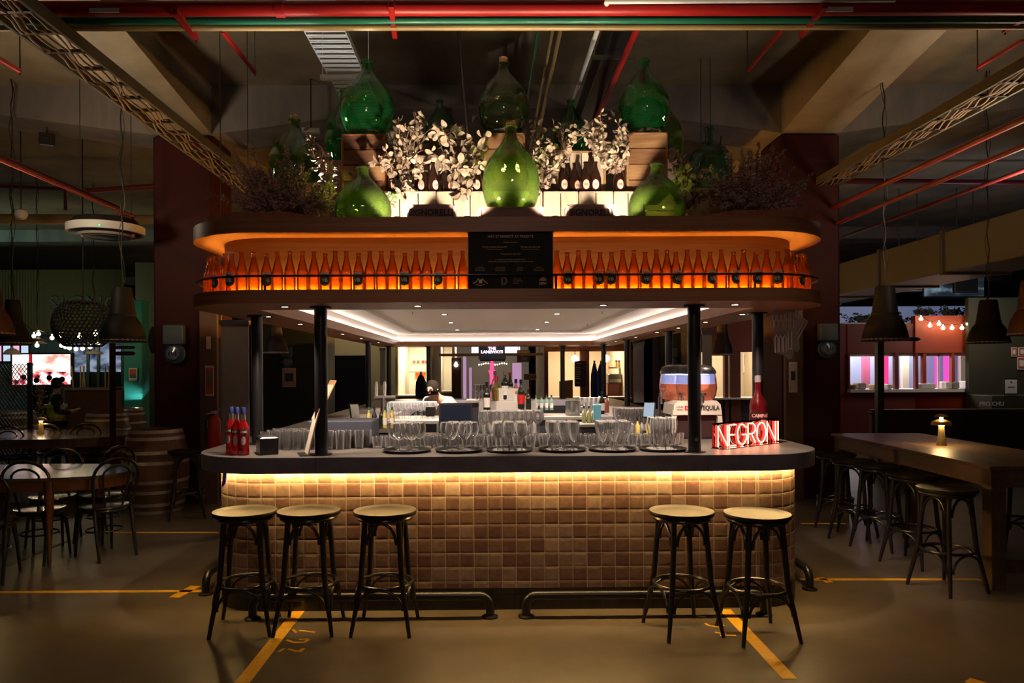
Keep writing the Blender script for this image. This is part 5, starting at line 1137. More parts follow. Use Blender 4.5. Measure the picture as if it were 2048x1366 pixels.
# grey roller blinds hanging along the sides
blindm = mat('grey_blind', (.17, .16, .16), .6, col2=(.21, .20, .195), vscale=(3, 3, 3))
for (p0, p1, y0p, y1p, Y, l) in ((442, 498, 650, 880, 7.4, 'grey hanging blind panel left of the bar, beside the brown board'), (760, 771, 702, 770, 12.6, 'narrow grey blind panel far down the left side'), (1267, 1288, 690, 805, 11.0, 'grey blind panel far down the right side'), (1405, 1424, 668, 745, 8.4, 'grey blind panel above the drinks machine')):
    a = at(p0, y0p, Y); b = at(p1, y1p, Y); t = thing('roller_blind', l, 'blind', ((a.x + b.x) / 2, Y, 0)); hw = (b.x - a.x) / 2
    MB().box(-hw, 0, b.z if b.z > 1.15 else 0, hw, .02, a.z).build('panel', blindm, t); MB().box(-hw - .01, -.02, a.z, hw + .01, .04, a.z + .05).build('head_rail', steeldk, t)
    MB().tube([(-hw, .01, a.z + .05), (-hw, .01, CZ)], .005, 5).tube([(hw, .01, a.z + .05), (hw, .01, CZ)], .005, 5).build('hanging_wires', steeldk, t)
# ================================================================ pendants
lampblk = mat('pendant_black', (.014, .012, .012), .55, spec=.2); lampin = mat('pendant_inside', (.30, .28, .26), .4); chainm = mat('chain_black', (.01, .01, .01), .5)
def pendant(px, pt_, pb, wpx, Y, label, m=lampblk, neck=True, zc=CZ, grp=None):
    q = at(px, pb, Y); R = wpx / 2 / F * Y; h = at(px, pt_, Y).z - q.z; t = thing('pendant_lamp', label, 'pendant lamp', (q.x, Y, q.z), 0, grp); mb = mb_nc()
    if neck: P = [(R * 1.04, 0), (R, h * .03), (R * .97, h * .12), (R * .88, h * .26), (R * .74, h * .38), (R * .58, h * .47), (R * .60, h * .50), (R * .56, h * .53), (R * .50, h * .72), (R * .42, h * .97), (R * .38, h), (0, h)]
    else: P = [(R, 0), (R * .96, h * .2), (R * .8, h * .5), (R * .45, h * .75), (R * .2, h * .82), (R * .16, h), (0, h)]
    mb.lathe(P, n=32).build('lamp_shade', m, t, True); mb_nc().lathe([(R * 1.03, .001), (R * .95, h * .10), (R * .80, h * .28), (R * .5, h * .42), (0, h * .45)], n=28).build('reflector', lampin, t, True)
    m2 = MB(); z = h; n = max(2, int((zc - q.z - h) / .10)); st = (zc - q.z - h) / n; m2.tube([(.012 * sin(i * 1.3), .01 * cos(i * 1.7), h + st * i) for i in range(n + 1)], .007, 6)
    m2.tube([(.03 * sin(i * .8), .03 * cos(i * .8), h + st * i) for i in range(n + 1)], .0035, 5); m2.build('chain_and_cable', chainm, t)
    return t
pendant(245, 575, 684, 86, 8.0, 'big black factory pendant hanging in front of the left column')
pendant(26, 600, 689, 62, 9.0, 'black factory pendant near the left edge, beyond the dusky one')
pendant(-22, 560, 670, 88, 7.4, 'dusky red factory pendant cut off by the left edge', mat('pendant_dusky', (.06, .018, .015), .45))
pendant(1770, 572, 682, 85, 8.0, 'big black factory pendant right of the right column')
pendant(1977, 600, 687, 75, 8.8, 'black factory pendant near the right edge, before the red stall')
pendant(2062, 560, 671, 80, 7.4, 'dusky red factory pendant cut off by the right edge', mat('pendant_dusky', (.06, .018, .015), .45))
pendant(551, 640, 707, 50, 9.6, 'black pendant with pale rim seen between the left posts')
pendant(1445, 640, 711, 42, 9.6, 'black pendant seen above the drinks machine')
pendant(75, 672, 687, 34, 13, 'small black dish pendant over the far left screen', neck=False)
pendant(24, 694, 709, 30, 14, 'small white dish pendant left of the far screen', whitepaint, False); pendant(188, 700, 708, 34, 14, 'small pale dish pendant before the blue shopfront', paper, False)
# round ceiling unit
q = at(212, 470, 8.6); t = thing('ceiling_cassette', 'round white-rimmed air unit hanging at the upper left', 'air unit', (q.x, 8.6, q.z)); MB().lathe([(0, -.03), (.26, -.03), (.30, 0), (.40, .015), (.415, .03), (.415, .09), (.40, .10), (.33, .18), (0, .20)], n=40).build('housing', blackpaint, t, True)
mb_nc().lathe([(.36, .012), (.412, .014), (.420, .04), (.420, .10), (.405, .105)], n=40).build('white_rim', mat('cassette_white', (.62, .58, .56), .5), t, True); mb_nc().lathe([(.20, -.034), (.285, -.025), (.30, .0)], n=36).build('inner_ring', mat('cassette_grey', (.35, .30, .28), .5), t, True)
MB().tube([(-.3, 0, .15), (-.3, 0, CZ - q.z)], .006).tube([(.3, 0, .15), (.3, 0, CZ - q.z)], .006).build('hanger_rods', steeldk, t); MB().box(.14, -.425, .03, .155, -.415, .04).build('green_led', glow('green_led', (.05, 1, .3), 3), t)
# small ceiling gear
def rod(t, z0, z1, x=0): MB().tube([(x, 0, z0), (x, 0, z1)], .008, 6).build('hanger_rod', chainm, t)
q = at(94, 278, 9.5); t = thing('floodlight', 'small black floodlight hanging at the upper left', 'floodlight', q, .5); MB().bbox(-.09, -.05, -.08, .09, .05, .07, .01).build('housing', blackpaint, t); rod(t, .07, CZ - q.z)
q = at(42, 430, 10); t = thing('dome_sensor', 'white dome sensor hanging at the far left', 'sensor', q); MB().lathe([(0, -.07), (.06, -.05), (.085, 0), (.075, .06), (.04, .08), (0, .08)], n=20).build('dome', whitepaint, t, True); rod(t, .08, CZ - q.z)
q = at(622, 262, 9.0); t = thing('batten_light', 'short white batten light behind the olive demijohn', 'light', q, .1); MB().bbox(-.11, -.04, -.03, .11, .04, .03, .005).build('batten', whitepaint, t); rod(t, .03, CZ - q.z)
# ================================================================ people
skinm = mat('skin', (.36, .20, .14), .6); hairm = mat('dark_hair', (.012, .008, .006), .85, spec=.1)
def person(loc, rz, H_, label, top, legs, vest=None, bend=0, arms=None, hair=hairm, beard=False):
    t = thing('person', label, 'person', loc, rz); s = H_ / 1.75
    def skin(name, verts, edges, radii, m, sub=1, root=0):
        me = bpy.data.meshes.new(name); me.from_pydata([Vector(v) * s for v in verts], edges, []); me.materials.append(m); o = bpy.data.objects.new(name, me); C.objects.link(o); o.parent = t
        md = o.modifiers.new('skin', 'SKIN'); md.use_smooth_shade = True
        for i, r in enumerate(radii): me.skin_vertices[0].data[i].radius = (r * s, r * s) if not isinstance(r, tuple) else (r[0] * s, r[1] * s); me.skin_vertices[0].data[i].use_root = (i == root)
        o.modifiers.new('sub', 'SUBSURF').levels = sub; o.modifiers['sub'].render_levels = sub
        return o
    L = lambda y, z: (y + (z - .95) * 0 + (z - .95) * tan(bend) if z > .95 else y)
    if arms is None: arms = ([(-.19, 0, 1.40), (-.25, -.03, 1.13), (-.17, .22, 1.10), (-.11, .30, 1.12)], [(.19, 0, 1.40), (.25, -.03, 1.13), (.17, .22, 1.10), (.11, .30, 1.14)])
    V = [(0, 0, .95), (0, 0, 1.15), (0, 0, 1.36), (0, .01, 1.47), (0, .02, 1.54), (0, .03, 1.62), (0, .03, 1.70)]; E = [(i, i + 1) for i in range(6)]; R_ = [(.15, .11), (.135, .10), (.16, .11), (.055, .06), (.07, .085), (.078, .098), (.055, .07)]
    for sx, arm in ((-1, arms[0]), (1, arms[1])):
        b = len(V); V += arm; R_ += [.062, .048, .036, .030]; E += [(2, b), (b, b + 1), (b + 1, b + 2), (b + 2, b + 3)]
        h = Vector(arm[3]); d = (h - Vector(arm[2])).normalized(); sd = Vector((-d.y, d.x, 0)).normalized() if abs(d.z) < .9 else Vector((1, 0, 0))
        for k_ in range(5):
            o_ = sd * (k_ - 2) * .016; ln = (.05, .075, .085, .078, .06)[k_]; c = len(V); V += [tuple(h + d * .03 + o_), tuple(h + d * (.03 + ln * .6) + o_ * 1.2), tuple(h + d * (.03 + ln) + o_ * 1.2 + Vector((0, 0, -.015)))]; R_ += [.011, .009, .008]; E += [(b + 3, c), (c, c + 1), (c + 1, c + 2)]
    for sx in (-1, 1): b = len(V); V += [(sx * .09, 0, .88), (sx * .10, .01, .50), (sx * .11, -.01, .09), (sx * .12, .12, .03)]; R_ += [.085, .06, .045, .035]; E += [(0, b), (b, b + 1), (b + 1, b + 2), (b + 2, b + 3)]
    V = [(x, L(y, z) if z > .95 else y, z * 1.0 - (0 if z <= .95 else (z - .95) * (1 - cos(bend)))) for x, y, z in V]
    skin('body', V, E, R_, skinm)
    hd = V[5]; hz = hd[2] * s; hy = hd[1] * s
    MB().lathe([(0, .115 * s), (.06 * s, .10 * s), (.088 * s, .05 * s), (.092 * s, 0), (.085 * s, -.05 * s), (.06 * s, -.09 * s)], (0, hy - .018 * s, hz + .01 * s), 20).build('hair', hair, t, True)
    mb = MB(); mb.lathe([(0, .012), (.012, 0), (0, -.012)], (-.03 * s, hy + .088 * s, hz), 8).lathe([(0, .012), (.012, 0), (0, -.012)], (.03 * s, hy + .088 * s, hz), 8); mb.build('eyes', blackpaint, t)
    MB().tube([(0, hy + .09 * s, hz + .005), (0, hy + .112 * s, hz - .03 * s)], .010 * s, 6).build('nose', skinm, t, True); MB().tube([(-.022 * s, hy + .088 * s, hz - .055 * s), (.022 * s, hy + .088 * s, hz - .055 * s)], .005 * s, 5).build('mouth', mat('lips', (.30, .10, .08), .6), t)
    for sx in (-1, 1): MB().lathe([(0, -.025), (.014, 0), (0, .025)], (sx * .082 * s, hy, hz - .01), 8).build('ear', skinm, t, True)
    # shirt
    V2 = V[:3] + [(0, V[3][1] - .005, V[3][2] - .05)]; E2 = [(0, 1), (1, 2), (2, 3)]; R2 = [(.17, .13), (.16, .122), (.178, .128), (.075, .075)]
    for arm, sg in ((arms[0], 7), (arms[1], 7 + 4 + 15)):
        b = len(V2); V2 += V[sg:sg + 3]; R2 += [.078, .063, .046]; E2 += [(2, b), (b, b + 1), (b + 1, b + 2)]
    skin('shirt', V2, E2, R2, top)
    b0 = 7 + 19 * 2; V3 = [V[0]] + V[b0:b0 + 3] + V[b0 + 4:b0 + 7]; V3[3] = (V3[3][0], V3[3][1], .11); V3[6] = (V3[6][0], V3[6][1], .11)
    skin('trousers', V3, [(0, 1), (1, 2), (2, 3), (0, 4), (4, 5), (5, 6)], [(.168, .125), .105, .08, .068, .105, .08, .068], legs)
    for sx in (-1, 1): MB().bbox(sx * .115 - .05, -.06, 0, sx * .115 + .05, .20, .08, .02).build('shoe', blackpaint, t)
    if vest:
        v = skin('safety_vest', [V[0], V[1], V[2]], [(0, 1), (1, 2)], [(.215, .175), (.20, .16), (.205, .155)], vest)
        MB().ring(oval(0, V[1][1] + .0, .205, .165, 24, 2), oval(0, V[1][1], .19, .15, 24, 2), 1.08, 1.13).build('reflective_band', mat('reflective_tape', (.6, .6, .6), .3), t)
    return t
q = at(112, 800, 12.0)
person((q.x, 12.0, 0), -.9, 1.58, 'person in a dark top and yellow hi-vis vest by the left tables', mat('dark_cloth', (.02, .022, .03), .8), mat('black_cloth', (.012, .012, .015), .8), mat('hivis_yellow', (.60, .68, .05), .7))
q = at(838, 800, 8.9); GS = mat('grey_shirt', (.30, .27, .26), .8)
person((q.x + .3, 9.9, 0), 2.75, 1.66, 'person in a grey shirt bending over behind the left inner bench', GS, mat('black_cloth', (.012, .012, .015), .8), bend=.62)
q = at(848, 800, 9.2)
for i, (px, l) in enumerate(((958, 'person in dark clothes far down the aisle, left of the pink fountain'), (977, 'person in black beside the fountain, far down the aisle'), (999, 'person with dark hair far down the aisle, right of the pink fountain'))):
    q = at(px, 760, 34 + (i == 1) * 2); person((q.x, 34 + (i == 1) * 2, 0), pi + (.4, -.3, .2)[i], 1.76, l, mat('dark_cloth', (.02, .022, .03), .8) if i != 1 else mat('olive_cloth', (.05, .06, .04), .8), mat('black_cloth', (.012, .012, .015), .8))

# ================================================================ stalls beyond the bar
cream = mat('cream_wall', (.62, .53, .40), .7); creamw = mat('warm_white_wall', (.72, .68, .60), .7)
def R3(px0, px1, Y): return at(px0, 700, Y).x, at(px1, 700, Y).x
def stall(px0, px1, Y, dp, zt, zb, label, wall, frame, power, col, posts=(), base=None, counter=1.05, zo=None, fasc=None):
    x0, x1 = R3(px0, px1, Y); t = thing('market_stall', label, 'market stall', ((x0 + x1) / 2, Y, 0)); h = (x1 - x0) / 2; zo = zo or zt - .2
    MB().box(-h, dp - .08, 0, h, dp, zt).build('back_wall', wall, t); MB().box(-h, 0.1, 0, -h + .06, dp - .08, zt).build('side_wall', wall, t); MB().box(h - .06, 0.1, 0, h, dp - .08, zt).build('side_wall', wall, t)
    MB().box(-h, 0, zt, h, dp, zt + .08).build('roof', frame, t); MB().box(-h, -.02, zo, h, .08, zt + .5 if fasc is None else fasc).build('fascia', frame, t)
    if counter: MB().box(-h, 0, 0, h, .10, counter - .04).build('front_panel', base or frame, t); MB().bbox(-h, -.12, counter - .04, h, .45, counter, .005).build('serving_counter', whitepaint if base is None else whitepaint, t)
    for p in posts:
        a, b = R3(p[0], p[1], Y); MB().bbox(a - (x0 + x1) / 2, -.04, 0, b - (x0 + x1) / 2, .10, zo + .02, .006).build('post', frame, t)
    for i in range(max(1, int((x1 - x0) / 2.4))):
        n_ = max(1, int((x1 - x0) / 2.4)); xx = (x0 + x1) / 2 - h + (i + .5) * 2 * h / n_; lamp('AREA', (xx, Y + dp * .45, zt - .12), power / n_, col, .9, (xx, Y + dp * .45, 0))
        MB().box(xx - (x0 + x1) / 2 - .3, dp * .45 - .3, zt - .03, xx - (x0 + x1) / 2 + .3, dp * .45 + .3, zt - .005).build('ceiling_light', mat('diffuser', (.8, .8, .75), .5), t)
    return t
W1 = (1, .80, .52)
stall(790, 868, 17.5, 2.6, 2.55, 0, 'bright cream stall down the left aisle, with timber shelves', creamw, cream, 95, W1, ((790, 796), (862, 868)), base=mat('stall_timber', (.20, .11, .05), .6), zo=2.3, fasc=3.0)
stall(872, 908, 20.5, 2.6, 2.6, 0, 'bright cream stall farther down the left aisle', creamw, cream, 95, W1, ((872, 876),), base=mat('stall_timber', (.20, .11, .05), .6), zo=2.35, fasc=3.0)
x0, x1 = R3(660, 792, 19.0); tag(MB().box(x0, 19.0, 0, x1, 19.2, 4.4).build('partition_wall', mat('beige_wall', (.30, .27, .17), .8)), 'beige partition wall behind the navy panel', 'wall panel'); lamp('AREA', ((x0 + x1) / 2, 17.4, 3.9), 30, W1, .8, ((x0 + x1) / 2, 19, 2))
x0, x1 = R3(658, 738, 14.9); tag(MB().bbox(x0, 14.9, 0, x1, 15.0, at(700, 711, 14.9).z, .01).build('divider_panel', mat('divider_navy', (.006, .010, .045), .7)), 'dark navy divider panel beyond the left side of the bar', 'panel')
# shelves with things in the left stall
a = at(820, 740, 18.9)
for i, (py, px0, px1) in enumerate(((727, 822, 858), (743, 818, 856), (757, 828, 852))):
    a, b = at(px0, py, 18.9), at(px1, py, 18.9); tag(MB().box(a.x, 18.9, a.z - .03, b.x, 19.25, a.z).build('wall_shelf', mat('shelf_timber', (.35, .17, .06), .6)), ('top', 'middle', 'lowest')[i] + ' timber shelf in the bright left stall', 'shelf')
for i, (px, c) in enumerate(((828, darkprint), (836, darkprint), (846, redpipe), (853, redpipe))):
    q = at(px, 726.6, 19.0); t = thing('shelf_box', 'small %s box on the top shelf of the left stall, %s from the left' % ('dark' if i < 2 else 'red', ordn(i + 1)), 'box', (q.x, 19.03, at(836, 727, 18.9).z + .001)); MB().bbox(-.035, -.05, 0, .035, .05, .08, .004).build('box_body', c, t)
tag(MB().box(*[v for v in (at(830, 700, 18.95).x, 18.95, at(830, 756.5, 18.95).z)], at(850, 700, 18.95).x, 19.2, at(830, 745, 18.95).z).build('orange_box', mat('orange_box', (.6, .14, .02), .6)), 'orange box on the lowest shelf of the left stall', 'box')
# hanging timber beams
timb = mat('pale_timber', (.42, .30, .17), .6)
for (p0, p1, py, l) in ((878, 969, 710, 'pale timber beam hanging left of the lanes sign'), (1000, 1087, 709, 'pale timber beam hanging right of the lanes sign')):
    a, b = at(p0, py, 16.5), at(p1, py, 16.5); t = thing('hanging_beam', l, 'beam', ((a.x + b.x) / 2, 16.5, a.z)); h = (b.x - a.x) / 2; MB().bbox(-h, -.04, -.03, h, .04, .03, .004).build('timber', timb, t)
    MB().tube([(-h * .8, 0, .03), (-h * .8, 0, CZ - a.z)], .005).tube([(h * .8, 0, .03), (h * .8, 0, CZ - a.z)], .005).build('hanging_wires', chainm, t)
# dark brown post and white neon shape on it
a, b = at(903, 716, 16.2), at(922, 790, 16.2); tag(MB().bbox(a.x, 16.2, 0, b.x, 16.5, a.z, .01).build('timber_post', mat('dark_timber', (.07, .035, .015), .6)), 'dark timber post with a white glowing emblem down the aisle', 'post')
q = at(912, 730, 16.15); tag(MB().lathe([(0, -.01), (.045, -.01), (.05, .01), (0, .01)], n=6).xf(Matrix.Rotation(pi / 2, 4, 'X')).lathe([(0, -.011), (.025, -.01), (.025, .01), (0, .011)], (0, .0, .06), 6).build('neon_emblem', glow('emblem_white', (1, .95, .92), 5), loc=(q.x, 16.17, q.z)), 'small white glowing emblem on the dark timber post', 'sign')
# lanes sign
a, b = at(957, 690, 27), at(1012, 719, 27); t = thing('hanging_sign', 'blue-grey overhead sign reading THE LANEWAYS', 'sign', ((a.x + b.x) / 2, 27, b.z)); h = (b.x - a.x) / 2; H2 = at(1000, 640, 27).z - b.z; MB().tube([(-h * .8, .04, 0), (-h * .8, .04, CZ - b.z)], .01).tube([(h * .8, .04, 0), (h * .8, .04, CZ - b.z)], .01).build('hanger_rods', chainm, t)
MB().bbox(-h, 0, 0, h, .08, min(H2, CZ - b.z - .02), .01).build('sign_board', mat('sign_slate', (.10, .14, .16), .6), t); pk = glow('sign_letters', (1, .72, .92), 2.2)
for s_, py, sz in (('THE', 696.5, .15), ('LANEWAYS', 704, .15)): q = at(984, py + (0.5 if s_ == 'THE' else 0), 27); shiftmb(text_mb(s_, sz, .01, sx=1.05, bold=.006), (q.x - (a.x + b.x) / 2, -.01, q.z - b.z)).build('lettering', pk, t)
a, b = at(960, 716, 29.5), at(1010, 722, 29.5); 
tag(MB().box(a.x, 29.5, b.z, b.x, 29.6, a.z).build('fascia_board', mat('fascia_dark', (.04, .015, .02), .6), loc=(0, 0, 0)), 'dark maroon fascia board behind the pink fountain', 'board')
# bright hall lights flanking the sign
for (p0, p1, y0_, y1_, l) in ((943, 957, 692, 706, 'bright white light panel left of the lanes sign'), (1010, 1040, 691, 706, 'bright white light panel right of the lanes sign')):
    a, b = at(p0, y0_, 26), at(p1, y1_, 26); t = thing('light_panel', l, 'light', ((a.x + b.x) / 2, 26, b.z)); h = (b.x - a.x) / 2; MB().box(-h, 0, 0, h, .05, a.z - b.z).build('diffuser', glow('panel_white', (.75, .88, 1), 2.0), t); MB().tube([(0, .03, a.z - b.z), (0, .03, CZ - b.z)], .01).build('hanger_rod', chainm, t)
# pink fountain
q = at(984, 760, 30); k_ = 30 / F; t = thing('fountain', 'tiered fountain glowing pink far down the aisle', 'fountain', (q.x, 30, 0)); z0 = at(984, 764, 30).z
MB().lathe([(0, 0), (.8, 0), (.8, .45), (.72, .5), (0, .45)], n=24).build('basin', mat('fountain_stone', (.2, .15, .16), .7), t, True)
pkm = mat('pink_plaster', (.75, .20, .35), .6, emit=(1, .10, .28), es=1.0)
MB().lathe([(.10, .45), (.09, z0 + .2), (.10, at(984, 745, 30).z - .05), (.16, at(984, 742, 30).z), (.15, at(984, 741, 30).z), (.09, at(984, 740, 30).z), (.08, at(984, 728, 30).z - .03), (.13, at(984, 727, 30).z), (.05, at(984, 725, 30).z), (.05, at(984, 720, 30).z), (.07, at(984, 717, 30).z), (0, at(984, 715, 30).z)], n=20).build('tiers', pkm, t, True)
lamp('POINT', (q.x, 29.2, 1.2), 18, (1, .2, .45), .2)
# pink-lit door frames along the aisle
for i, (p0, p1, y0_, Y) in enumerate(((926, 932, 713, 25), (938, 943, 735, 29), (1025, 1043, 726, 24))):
    a, b = at(p0, y0_, Y), at(p1, y0_, Y); tag(MB().bbox(a.x, Y, 0, b.x, Y + .25, a.z, .01).build('aisle_pillar', mat('lilac_glow_paint', (.70, .52, .68), .6, emit=(.75, .42, .75), es=.55)), 'lilac-lit pillar of the aisle, %s' % ('left and nearest', 'left and farther', 'on the right')[i], 'pillar')  # pink light on the pillars is put into the material as emission
# far string of bulbs
t = thing('string_lights', 'far string of white bulbs across the aisle behind the fountain', 'string lights', at(985, 727, 31)); p0 = at(985, 727, 31); mb = MB(); bl = glow('bulb_far', (1, .85, .55), 14)
pts = []
for i in range(13): q = at(958 + i * 4.6, 728 + 1.5 * cos(i * .9), 31) - p0; pts.append(q); MB().lathe([(0, -.035), (.03, 0), (0, .035)], q, 8).build('bulb', bl, t)
MB().tube([q + Vector((0, 0, .05)) for q in pts], .006, 4).build('wire', chainm, t)
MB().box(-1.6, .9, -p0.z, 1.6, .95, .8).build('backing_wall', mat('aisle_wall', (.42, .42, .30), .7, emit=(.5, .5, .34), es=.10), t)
# glass globes etc on the right stalls
mst = mat('stall_maroon', (.13, .035, .022), .5)
tS = stall(1088, 1262, 17.0, 3.0, 2.65, 0, 'long cream stall with maroon frames right of the aisle', cream, mst, 105, (1, .76, .48), ((1088, 1096), (1160, 1178), (1256, 1266)), zo=at(1150, 703, 17).z, fasc=at(1150, 668, 17).z, counter=1.0, base=mst)
tS = stall(1400, 1572, 16.0, 2.6, 2.75, 0, 'cream stall with posters seen behind the drinks machine', cream, mst, 75, (1, .80, .55), ((1448, 1456), (1460, 1480), (1566, 1574)), zo=at(1480, 704, 16).z, fasc=at(1480, 640, 16).z, counter=at(1480, 795, 16).z, base=mat('dark_lower', (.02, .015, .018), .6))
flat('poster', 1485, 705, 1505, 745, 18.45, whitepaper, 'pale poster with a blue picture in the cream stall', 'poster', frame=paper, inner=[(-.7, -.3, -.05, .8, mat('blue_print', (.10, .14, .35), .7), 'picture'), (.05, -.3, .7, .8, mat('blue_print', (.10, .14, .35), .7), 'picture')])
flat('poster', 1549, 718, 1572, 757, 15.9, mat('poster_blue', (.10, .25, .6), .7), 'blue and white poster with a photo at the right of the cream stall', 'poster', frame=whitepaper, inner=[(-.6, -.6, .8, .55, mat('food_print', (.25, .16, .10), .7), 'picture')])
for (px, py, Y, l) in ((1150, 718, 16.9, 'glowing glass globe lamp by the chalkboard menu'), (1212, 717, 16.9, 'glowing glass globe lamp behind the far right post')):
    q = at(px, py, Y); t = thing('globe_lamp', l, 'lamp', q); MB().lathe([(0, -.09)] + [(.09 * sin(pi * i / 10), -.09 * cos(pi * i / 10)) for i in range(1, 10)] + [(0, .09)], n=18).build('globe', glow('globe', (1, .84, .6), 7), t, True); MB().tube([(0, 0, .09), (0, 0, at(px, 668, Y).z - q.z)], .008).build('stem', chainm, t)
a, b = at(1149, 722, 15.6), at(1174, 773, 15.6); t = thing('chalkboard_menu', 'black menu board with white lines on the maroon post', 'menu board', ((a.x + b.x) / 2, 15.6, b.z)); h = (b.x - a.x) / 2; hh = a.z - b.z
MB().bbox(-h, 0, 0, h, .03, hh, .02).build('board', blackpaint, t); mb = MB()
for i, w_ in enumerate((.8, .0, .6, .6, .75, .65, .5, .7, .0, .5)):
    if w_: MB().box(-h * .8, -.004, hh * (.9 - i * .085), -h * .8 + 1.5 * h * w_ * .8, 0, hh * (.9 - i * .085) + .012).build('menu_line', whitepaper, t)
MB().tube([(0, .015, hh), (0, .015, CZ - b.z)], .006).build('hanging_wire', chainm, t)
# blue folded umbrellas / covers
blucl = mat('blue_fabric', (.008, .022, .16), .8); navcl = mat('navy_fabric', (.008, .012, .055), .8)
def folded(px0, px1, py0, py1, Y, label, m):
    a, b = at(px0, py0, Y), at(px1, py1, Y); t = thing('folded_parasol', label, 'parasol', ((a.x + b.x) / 2, Y, 0)); h = (b.x - a.x) / 2; z1 = a.z; z0 = b.z
    mb = mb_nc(); mb.lathe([(h * .95, z0), (h, z0 + (z1 - z0) * .35), (h * .9, z0 + (z1 - z0) * .7), (h * .45, z0 + (z1 - z0) * .93), (.02, z1)], n=30, flute=.16, nf=6).build('cover', m, t, True)
    MB().tube([(0, 0, 0), (0, 0, z1 + .06)], .02).lathe([(0, 0), (.25, 0), (.22, .05), (0, .06)], (0, 0, 0), 16).build('pole_and_base', steeldk, t, True)
folded(1182, 1196, 727, 800, 14.9, 'blue folded parasol cover, left of the two at the right stall', blucl); folded(1194, 1210, 727, 792, 15.7, 'blue folded parasol cover, right of the two at the right stall', blucl)
folded(832, 852, 749, 800, 15.0, 'navy folded parasol cover left, in front of the cream stall', navcl); folded(848, 872, 760, 800, 14.4, 'navy folded parasol cover right, in front of the cream stall', navcl)
a, b = at(1121, 765, 15.2), at(1146, 800, 15.2); t = thing('lectern', 'tan wooden host stand beyond the rear post', 'lectern', ((a.x + b.x) / 2, 15.2, 0)); h = (b.x - a.x) / 2; MB().bbox(-h, 0, 0, h, .3, a.z, .01).build('body', mat('tan_wood', (.26, .14, .06), .6), t); MB().hull_y([(-h, a.z), (h, a.z), (h, a.z + .05), (-h, a.z + .02)], -.02, .32).build('top', mat('tan_wood', (.26, .14, .06), .6), t)
# shelf with mustard jars in the right stall
a, b = at(1217, 734, 18.0), at(1252, 734, 18.0); tag(MB().box(a.x, 18.0, a.z - .04, b.x, 18.3, a.z).build('wall_shelf', bench), 'steel shelf with two mustard jars in the right stall', 'shelf')
for i, px in enumerate((1233, 1239)): q = at(px, 734, 18.1); t = thing('jar', 'mustard jar with a blue lid on the steel shelf, %s one' % ('left', 'right')[i], 'jar', (q.x, 18.12, a.z + .001)); MB().lathe([(0, 0), (.03, 0), (.03, .13), (0, .13)], n=14).build('jar_body', mat('mustard', (.65, .36, .03), .5), t); MB().lathe([(0, .13), (.032, .13), (.032, .165), (0, .165)], n=14).build('lid', blu, t)
a, b = at(1216, 748, 17.8), at(1245, 768, 17.8); t = thing('coffee_machine', 'grey steel machine in the right stall', 'machine', ((a.x + b.x) / 2, 17.8, 0)); h = (b.x - a.x) / 2
MB().bbox(-h, 0, b.z, h, .4, a.z, .02).build('body', steeldk, t); MB().box(-h * .8, -.02, b.z + .05, h * .8, 0, b.z + .12).build('panel', steel, t); MB().box(-h, .05, 0, h, .4, b.z).build('plinth_cabinet', mst, t)
# black hanging sign
a, b = at(1034, 700, 17.2), at(1060, 724, 17.2); t = thing('hanging_sign', 'black hanging sign with curly white lettering, left of the right stall', 'sign', ((a.x + b.x) / 2, 17.2, b.z)); h = (b.x - a.x) / 2; hh = a.z - b.z; MB().bbox(-h, 0, 0, h, .03, hh, .005).build('board', blackpaint, t)
for s_, fx, fz, sz in (('Paddy\'s', -.2, .68, .085), ('Fair', .15, .3, .10)): mm = text_mb(s_, sz, .004, sx=.95); mm.v = [(x + z * .25, y, z) for x, y, z in mm.v]; shiftmb(mm, (fx * h, -.006, fz * hh)).build('lettering', whitepaper, t)
MB().tube([(-h * .8, .015, hh), (-h * .8, .015, CZ - b.z)], .006).tube([(h * .8, .015, hh), (h * .8, .015, CZ - b.z)], .006).build('hanging_wires', chainm, t)
a, b = at(1048, 748, 17.4), at(1073, 760, 17.4); t = thing('sign', 'cream sign with brown lettering beside the right stall', 'sign', ((a.x + b.x) / 2, 17.4, 0)); h = (b.x - a.x) / 2; MB().box(-h, 0, b.z, h, .03, a.z).build('board', paper, t); shiftmb(text_mb('CIDER', .11, .004, sx=1.0, bold=.002), (0, -.006, (a.z + b.z) / 2)).build('lettering', darkprint, t); MB().box(-.03, .03, 0, .03, .06, a.z).build('stake', mst, t)
# pile of glasses far away
SG['wine'].o
a = at(945, 770, 11.6); t = workbench(a.x - .1, 11.4, a.x + .85, 12.0, 1.18, 'far work bench crowded with glasses, left of the bottle display')
mass(948, 988, 6, 11.55, 1.181, 'wine', 3, 'far wine glass on the rear work bench', 'wine glasses on the far work bench', dy=.12, s=1.2)

